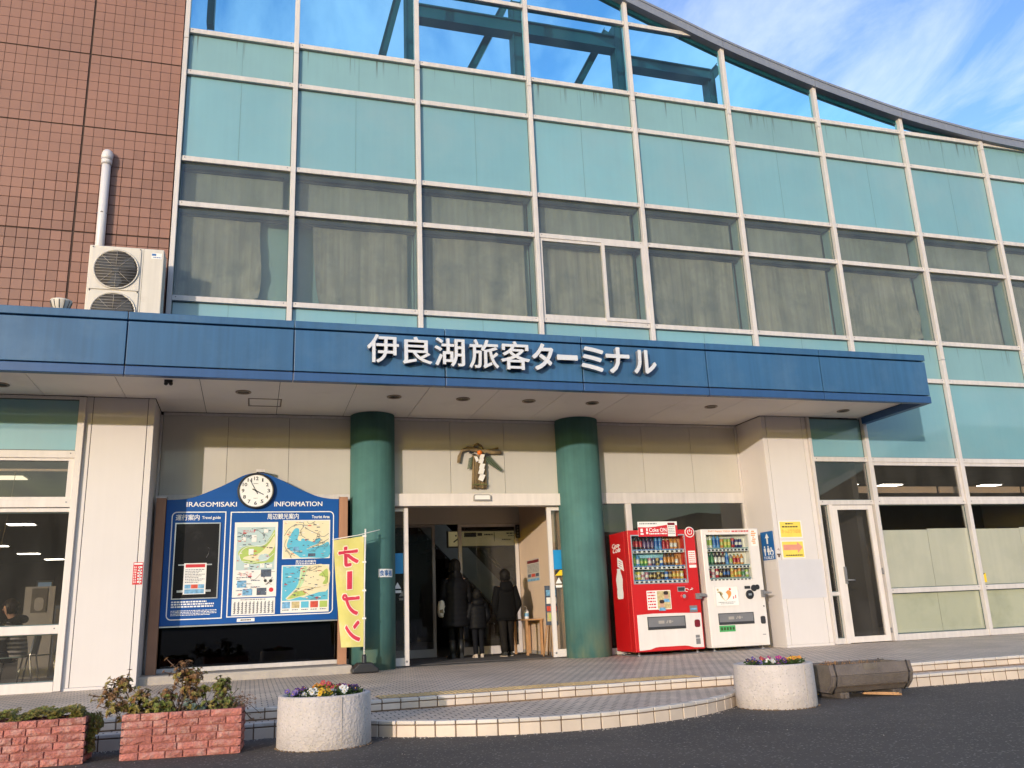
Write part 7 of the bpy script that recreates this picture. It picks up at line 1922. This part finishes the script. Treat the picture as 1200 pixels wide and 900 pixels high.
# --- small child between them
H = 1.12; k = H / 1.6
kd = thing('person', 'small person in a dark padded jacket and jeans between two taller people', 'person', (5.36, 2.25, FZ), 0.0)
J = standing(H, 0.035, 0.0, .008)
for s, q in (('l', -1), ('r', 1)): J['elbow' + s] = (q * .175, -.03, .67); J['wrist' + s] = (q * .13, .04, .57); J['hand' + s] = (q * .10, .07, .52)
link('body', skin_mesh(skeleton(H, J), 'body'), 'skin', kd)
m = MB(); face_bits(m, J, H, (0, 1, 0)); m.build('nose_and_ears', 'skin', kd)
m = MB(); rings = []
for i in range(19):
    t = i / 18; z = .47 + t * (.94 - .47); w = .155 if t < .75 else .155 - (t - .75) / .25 * .085; d = .112 if t < .75 else .112 - (t - .75) / .25 * .04; q_ = 1 + (.03 if i % 3 == 1 else (.015 if i % 3 == 2 else -.03)) if t < .85 else 1
    rings.append(ring(0, -.005, z, w * q_, d * q_, 22, .85))
m.loft(rings, True, True); sleeve(m, J, 'l', k, .088, .072, .04); sleeve(m, J, 'r', k, .088, .072, .04); jk = m.build('jacket', 'coat_black', kd)
m = MB(); m.loft([ring(0, -.05, .84, .06, .03), ring(0, -.07, .87, .10, .055), ring(0, -.06, .93, .11, .062), ring(0, -.05, .975, .085, .05)], True, True); m.build('hood', 'coat_black', jk)
m = MB(); legs(m, J, k, .085, .058); m.build('jeans', 'jeans_dark', kd); shoes(kd, J, k, 'shoe_beige'); hair_cap(kd, J, H, 'hair', (0, 1, 0), .07, 0, 7)

# --- seated diner behind the left window, looking left
H = 1.54; k = H / 1.6
se = thing('person', 'seated person in a striped jumper with a dark furry collar behind the left window', 'person', (-1.48, 1.25, 0.0), PI / 2)
J = dict(pelvis=(0, 0, .44), waist=(0, .02, .56), chest=(0, .06, .74), nape=(0, .075, .88), neck=(0, .10, .93), crown=(0, .15, 1.17))
for s, q in (('l', -1), ('r', 1)):
    J['shoulder' + s] = (q * .155, .07, .85); J['elbow' + s] = (q * .20, .16, .66); J['wrist' + s] = (q * .10, .31, .86); J['hand' + s] = (q * .06, .33, .97)
    J['hip' + s] = (q * .08, .02, .42); J['knee' + s] = (q * .10, .40, .43); J['ankle' + s] = (q * .10, .36, .07); J['toe' + s] = (q * .11, .48, .03)
link('body', skin_mesh(skeleton(H, J), 'body'), 'skin', se)
m = MB(); c, o, sd_, kk = face_bits(m, J, H, (0, 1, -.1)); m.build('nose_and_ears', 'skin', se)
m = MB()
for q in (-1, 1): m.ball(tuple(c + o * .078 * k + sd_ * q * .03 * k + Vector((0, 0, .025 * k))), .009 * k, None, None, 8, 5)
m.build('eye', 'black_print', se); MB().tube([tuple(c + o * .085 * k + sd_ * x * k - Vector((0, 0, .045 * k))) for x in (-.022, 0, .022)], .005 * k, 5).build('mouth', 'petal_red', se)
m = MB(); m.loft([ring(0, -.01 + .09 * t * t, .40 + t * .50, .185 - .02 * t if t < .75 else .17 - (t - .75) * .34, .125 - .01 * t if t < .8 else .117 - (t - .8) * .2, 22, .9) for t in [i / 12 for i in range(13)]], True, True); sleeve(m, J, 'l', k, .072, .05); sleeve(m, J, 'r', k, .072, .05); m.build('jumper', 'striped', se)
m = MB(); rr = random.Random(2)
for j in range(26):
    a = 2 * PI * j / 26; m.ball((.125 * math.cos(a), .045 + .10 * math.sin(a), .895 - .03 * math.sin(a) + rr.uniform(-.015, .015)), .055, .055, .05, 8, 6)
m.build('fur_collar', 'collar_fur', se)
m = MB(); legs(m, J, k, .088, .06); m.build('trousers', 'jeans_dark', se); shoes(se, J, k, 'shoe_black'); hair_cap(se, J, H, 'hair_brown', (0, 1, -.1), .02, .045, 11)

# ================================================================== THINGS SEEN INSIDE
def cafe_chair(label, x, y, rz):
    t = thing('cafe_chair', label, 'chair', (x, y, 0), rz, 'chairs in the tea room'); sh = []
    for i in range(9):                 # one bent shell: seat rolling up into the back
        u = i / 8
        sh.append((.21 - u * .62 * 1.0, .40 + .01 * u) if u < .6 else (-.165 - (u - .6) * .18, .41 + ((u - .6) / .4) ** 1.3 * .35))
    m = MB(); m.loft([[(-.20, p[0], p[1]), (.20, p[0], p[1]), (.20, p[0] - .004, p[1] + .014), (-.20, p[0] - .004, p[1] + .014)] for p in sh[:5]], True, True); m.build('seat', 'chair_green', t)
    m = MB(); m.loft([[(-.20, p[0], p[1]), (.20, p[0], p[1]), (.20, p[0] - .013, p[1] + .004), (-.20, p[0] - .013, p[1] + .004)] for p in [(-.185, .44), (-.20, .55), (-.225, .68), (-.24, .76)]], True, True); m.build('backrest', 'chair_green', t)
    for sx in (-1, 1):
        MB().tube([(sx * .19, .20, .40), (sx * .20, .23, .2), (sx * .205, .25, 0.0)], .011, 8).build('leg', 'chrome', t); MB().tube([(sx * .19, -.24, .75), (sx * .19, -.19, .42), (sx * .20, -.22, .2), (sx * .205, -.24, 0.0)], .011, 8).build('leg', 'chrome', t)
    return t
cafe_chair('pale green chair with metal legs under the seated person', -1.46, 1.25, PI / 2)
cafe_chair('pale green chair with its back turned, right of the seated person', -1.27, 1.75, PI / 2 + .05)
ta = thing('dining_table', 'wooden dining table in front of the seated person', 'table', (-2.25, 1.35, 0), 0)
MB().box(-.40, .40, -.35, .35, .67, .70).build('table_top', 'table_wood', ta, None, False, .005); MB().lathe([(.26, 0), (.25, .02), (.03, .035), (.03, .67)], (0, 0, 0), 16).build('pedestal', 'plastic_black', ta)
pn = thing('partition_screen', 'grey-brown partition panel with a framed dark poster in the tea room', 'partition', (-1.83, 4.0, 0)); box('panel', 'ac_wire', pn, -2.06, -1.60, 4.0, 4.04, 0.0, 1.48); fp = box('framed_poster', 'poster_dark', pn, -1.95, -1.71, 3.985, 3.999, 1.05, 1.45)
MB().prism(rounded(-1.90, -1.76, 1.08, 1.30, .06), 3.983, 3.985).build('poster_figure', 'ac_wire', fp, None, True)
sb = thing('sideboard', 'dark sideboard beside the partition in the tea room', 'cabinet', (-1.35, 4.2, 0)); box('carcass', 'photo_dark', sb, -1.58, -1.0, 4.0, 4.4, 0, 1.16); box('door_panel', 'poster_dark', sb, -1.56, -1.30, 3.985, 4.0, .08, 1.10); box('door_panel', 'poster_dark', sb, -1.28, -1.02, 3.985, 4.0, .08, 1.10)
gl = 'strip lights on the tea room ceiling'
def strip(label, x0, x1, y, grp, z=3.0, d=.30, lit='lamp_tube'):
    t = thing('ceiling_light', label, 'light', ((x0 + x1) / 2, y, z), 0, grp); box('housing', 'plastic_white', t, x0 - .03, x1 + .03, y - d / 2 - .03, y + d / 2 + .03, z - .03, z - .002); box('diffuser', lit, t, x0, x1, y - d / 2, y + d / 2, z - .04, z - .031)
strip('wide cream ceiling light nearest the tea room window', -3.2, -1.70, 1.65, gl, 3.0, .34, 'lamp_soft'); strip('strip light third row from the tea room window', -4.95, -4.40, 15.8, gl); strip('strip light deepest in the tea room', -4.72, -4.20, 18.2, gl); strip('strip light left of the hanging cord in the tea room', -5.2, -4.60, 13.1, gl)
strip('strip light fourth row of the tea room, right of the cord', -3.4, -2.9, 8.0, gl); strip('strip light behind the cord near the top of the tea room window', -2.55, -2.30, 5.0, gl)
cd_ = thing('pull_cord', 'thin blind cord hanging inside the left window', 'cord', (-1.52, .2, 1.6)); MB().tube([(-1.47, .16, 2.83), (-1.50, .16, 2.3), (-1.56, .16, 1.72)], .004, 5).build('cord', 'straw', cd_, None, True); MB().lathe([(.006, -.02), (.009, 0), (.005, .02)], (-1.56, .16, 1.70), 8).build('pull', 'plastic_white', cd_, None, True)
fw_ = thing('far_window_light', 'small bluish lit window at the far end of the tea room', 'window', (-3.2, 12, 1.6)); box('pane', 'far_window', fw_, -3.55, -3.25, 11.98, 12.0, 1.55, 1.95); box('frame', 'frame_dull', fw_, -3.6, -3.2, 12.001, 12.03, 1.5, 2.0)

go = 'strip lights on the office ceiling'
strip('strip light behind the opening vent next to the side door', 13.45, 13.95, 2.85, go, 3.1, .22); strip('strip light behind the second opening vent from the side door', 14.6, 15.1, 2.85, go, 3.1, .22); strip('strip light at the right edge of the office', 17.3, 17.8, 2.85, go, 3.1, .22)

# vestibule and hall
tbl = thing('side_table', 'small wooden table against the vestibule wall', 'table', (6.28, 2.35, 0)); box('table_top', 'table_wood', tbl, 6.13, 6.45, 1.95, 2.75, .58, .605, .004)
for x in (6.16, 6.42):
    for y in (2.0, 2.70): box('leg', 'table_wood', tbl, x - .02, x + .02, y - .02, y + .02, .008, .578)
sb_ = thing('sanitiser_bottle', 'clear pump bottle of hand sanitiser on the small wooden table', 'bottle', (6.30, 2.42, .606)); MB().lathe([(.036, 0), (.04, .01), (.04, .12), (.03, .14), (.015, .15)], (0, 0, 0), 16).build('bottle_body', 'paper', sb_); MB().lathe([(.041, .04), (.041, .10)], (0, 0, 0), 16, caps=False).build('label_band', 'photo_blue', sb_); m = MB(); m.lathe([(.016, .15), (.016, .165), (.006, .17), (.006, .205)], (0, 0, 0), 10); m.tube([(0, 0, .205), (-.03, 0, .207), (-.045, 0, .195)], .006, 6); m.build('pump', 'plastic_white', sb_)
stl = thing('easel', 'brown wooden easel holding food picture boards behind the right sliding door', 'easel', (6.36, 1.35, 0))
MB().tube([(6.36, 1.25, .008), (6.40, 1.36, .95)], .017, 6).build('leg', 'table_wood', stl, None, True); MB().tube([(6.40, 1.62, .008), (6.42, 1.45, .95)], .017, 6).build('leg', 'table_wood', stl, None, True); MB().tube([(6.25, 1.42, .008), (6.40, 1.40, .95)], .017, 6).build('leg', 'table_wood', stl, None, True)
fb = thing('menu_board', 'picture board of dishes on the easel behind the right sliding door', 'board', (6.37, 1.2, .45)); box('sheet', 'photo_dark', fb, 6.25, 6.46, 1.20, 1.215, .50, 1.13)
for z0, z1, mt in ((.56, .70, 'photo_sand'), (.72, .80, 'photo_red'), (.84, .94, 'paper'), (.97, 1.06, 'photo_blue')): box('picture', mt, fb, 6.27, 6.44, 1.195, 1.199, z0, z1)
MB().lathe([(.06, 0), (.06, -.003)], (6.36, 1.195, .635), 16, 'y').build('picture', 'land_green', fb, None, True)
ps = thing('wall_poster', 'small poster with a red heading on the vestibule side wall', 'poster', (6.469, 2.43, 1.25)); XP = 6.4695
MB().box(XP - .003, XP - .0005, 2.08, 2.80, 1.25, 1.64).build('sheet', 'cream_panel', ps, None, True)
for y0, y1, z0, z1, mt in ((2.10, 2.78, 1.575, 1.625, 'maroon'), (2.12, 2.30, 1.33, 1.385, 'photo_dark'), (2.33, 2.55, 1.33, 1.385, 'photo_red'), (2.58, 2.76, 1.33, 1.385, 'photo_dark'), (2.10, 2.78, 1.26, 1.30, 'photo_blue')): MB().box(XP - .0045, XP - .003, y0, y1, z0, z1).build('print', mt, ps, None, True)
m = MB(); rr = random.Random(3)
for r_ in range(7):
    y = 2.12
    while y < 2.72: w = rr.uniform(.03, .12); m.box(XP - .0042, XP - .003, y, min(y + w, 2.76), 1.545 - r_ * .022, 1.554 - r_ * .022); y += w + .02
m.build('small_print', 'machine_grey', ps, None, True)
bs = thing('black_name_plate', 'narrow black vertical plate beside the inner door head', 'plate', (6.42, 3.17, 2.1)); box('plate', 'plastic_black', bs, 6.385, 6.465, 3.155, 3.175, 2.09, 2.34); m = MB()
for q in range(4): m.box(6.41, 6.44, 3.1535, 3.155, 2.115 + q * .055, 2.145 + q * .055)
m.build('characters', 'machine_grey', bs, None, True)
hs_ = thing('hanging_sign', 'dim lit yellowish direction sign hanging in the hall beyond the inner doors', 'sign', (6.0, 4.6, 2.1)); box('sign_box', 'frame_dull', hs_, 5.38, 7.08, 4.605, 4.72, 2.05, 2.38); fc = box('sign_face', 'sign_lit', hs_, 5.40, 7.06, 4.595, 4.604, 2.07, 2.36)
def sgn(mat, x0, x1, z0, z1): box('sign_print', mat, fc, x0, x1, 4.591, 4.594, z0, z1)
sgn('black_print', 5.72, 5.98, 2.250, 2.340); sgn('black_print', 6.0, 6.10, 2.270, 2.330); sgn('leaf_green', 6.35, 6.365, 2.160, 2.340); sgn('toilet_blue', 6.84, 6.93, 2.260, 2.340); m = MB(); print_lines(m, 6.14, 6.33, 2.280, .03, 4.594, random.Random(1), .002, 4); print_lines(m, 6.62, 6.82, 2.300, .03, 4.594, random.Random(2), .002, 4); print_lines(m, 6.94, 7.03, 2.290, .03, 4.594, random.Random(3), .002, 2); print_lines(m, 6.66, 6.8, 2.255, .02, 4.594, random.Random(4), .002, 3); print_lines(m, 6.52, 6.72, 2.180, .02, 4.594, random.Random(5), .002, 5); m.tube([(5.50, 4.592, 2.15), (5.62, 4.592, 2.24), (5.66, 4.592, 2.25)], .012, 5); m.ball((5.55, 4.592, 2.28), .018, .004, .018, 8, 5); m.build('sign_print', 'black_print', fc, None, True)
for x in (5.6, 6.9): MB().tube([(x, 4.66, 2.38), (x, 4.66, 3.2)], .012, 6).build('hanger_rod', 'frame_dull', hs_, None, True)
es = thing('escalator', 'dark escalator with steel balustrades rising to the left in the hall', 'escalator', (6.2, 7.0, 0))
for y in (6.2, 7.5):
    MB().prism([(7.6, 0.0), (8.0, 0.0), (8.0, .25), (5.2, 3.2), (4.55, 3.2), (7.3, .3)], y, y + .16).build('balustrade', 'escalator', es, None, True)
    MB().tube([(8.0, y + .08, .95), (7.6, y + .08, 1.0), (5.55, y + .08, 3.18)], .045, 8).build('handrail', 'plastic_black', es, None, True)
m = MB()
for q in range(14): x = 7.5 - q * .2; m.box(x - .2, x, 6.37, 7.49, .1 + q * .205, .1 + (q + 1) * .205)
m.build('step', 'machine_dark', es, None, True, kind='stuff')
strip('bright strip light over the hanging sign in the hall', 6.35, 6.72, 5.2, None, 3.2 - .0, .16)
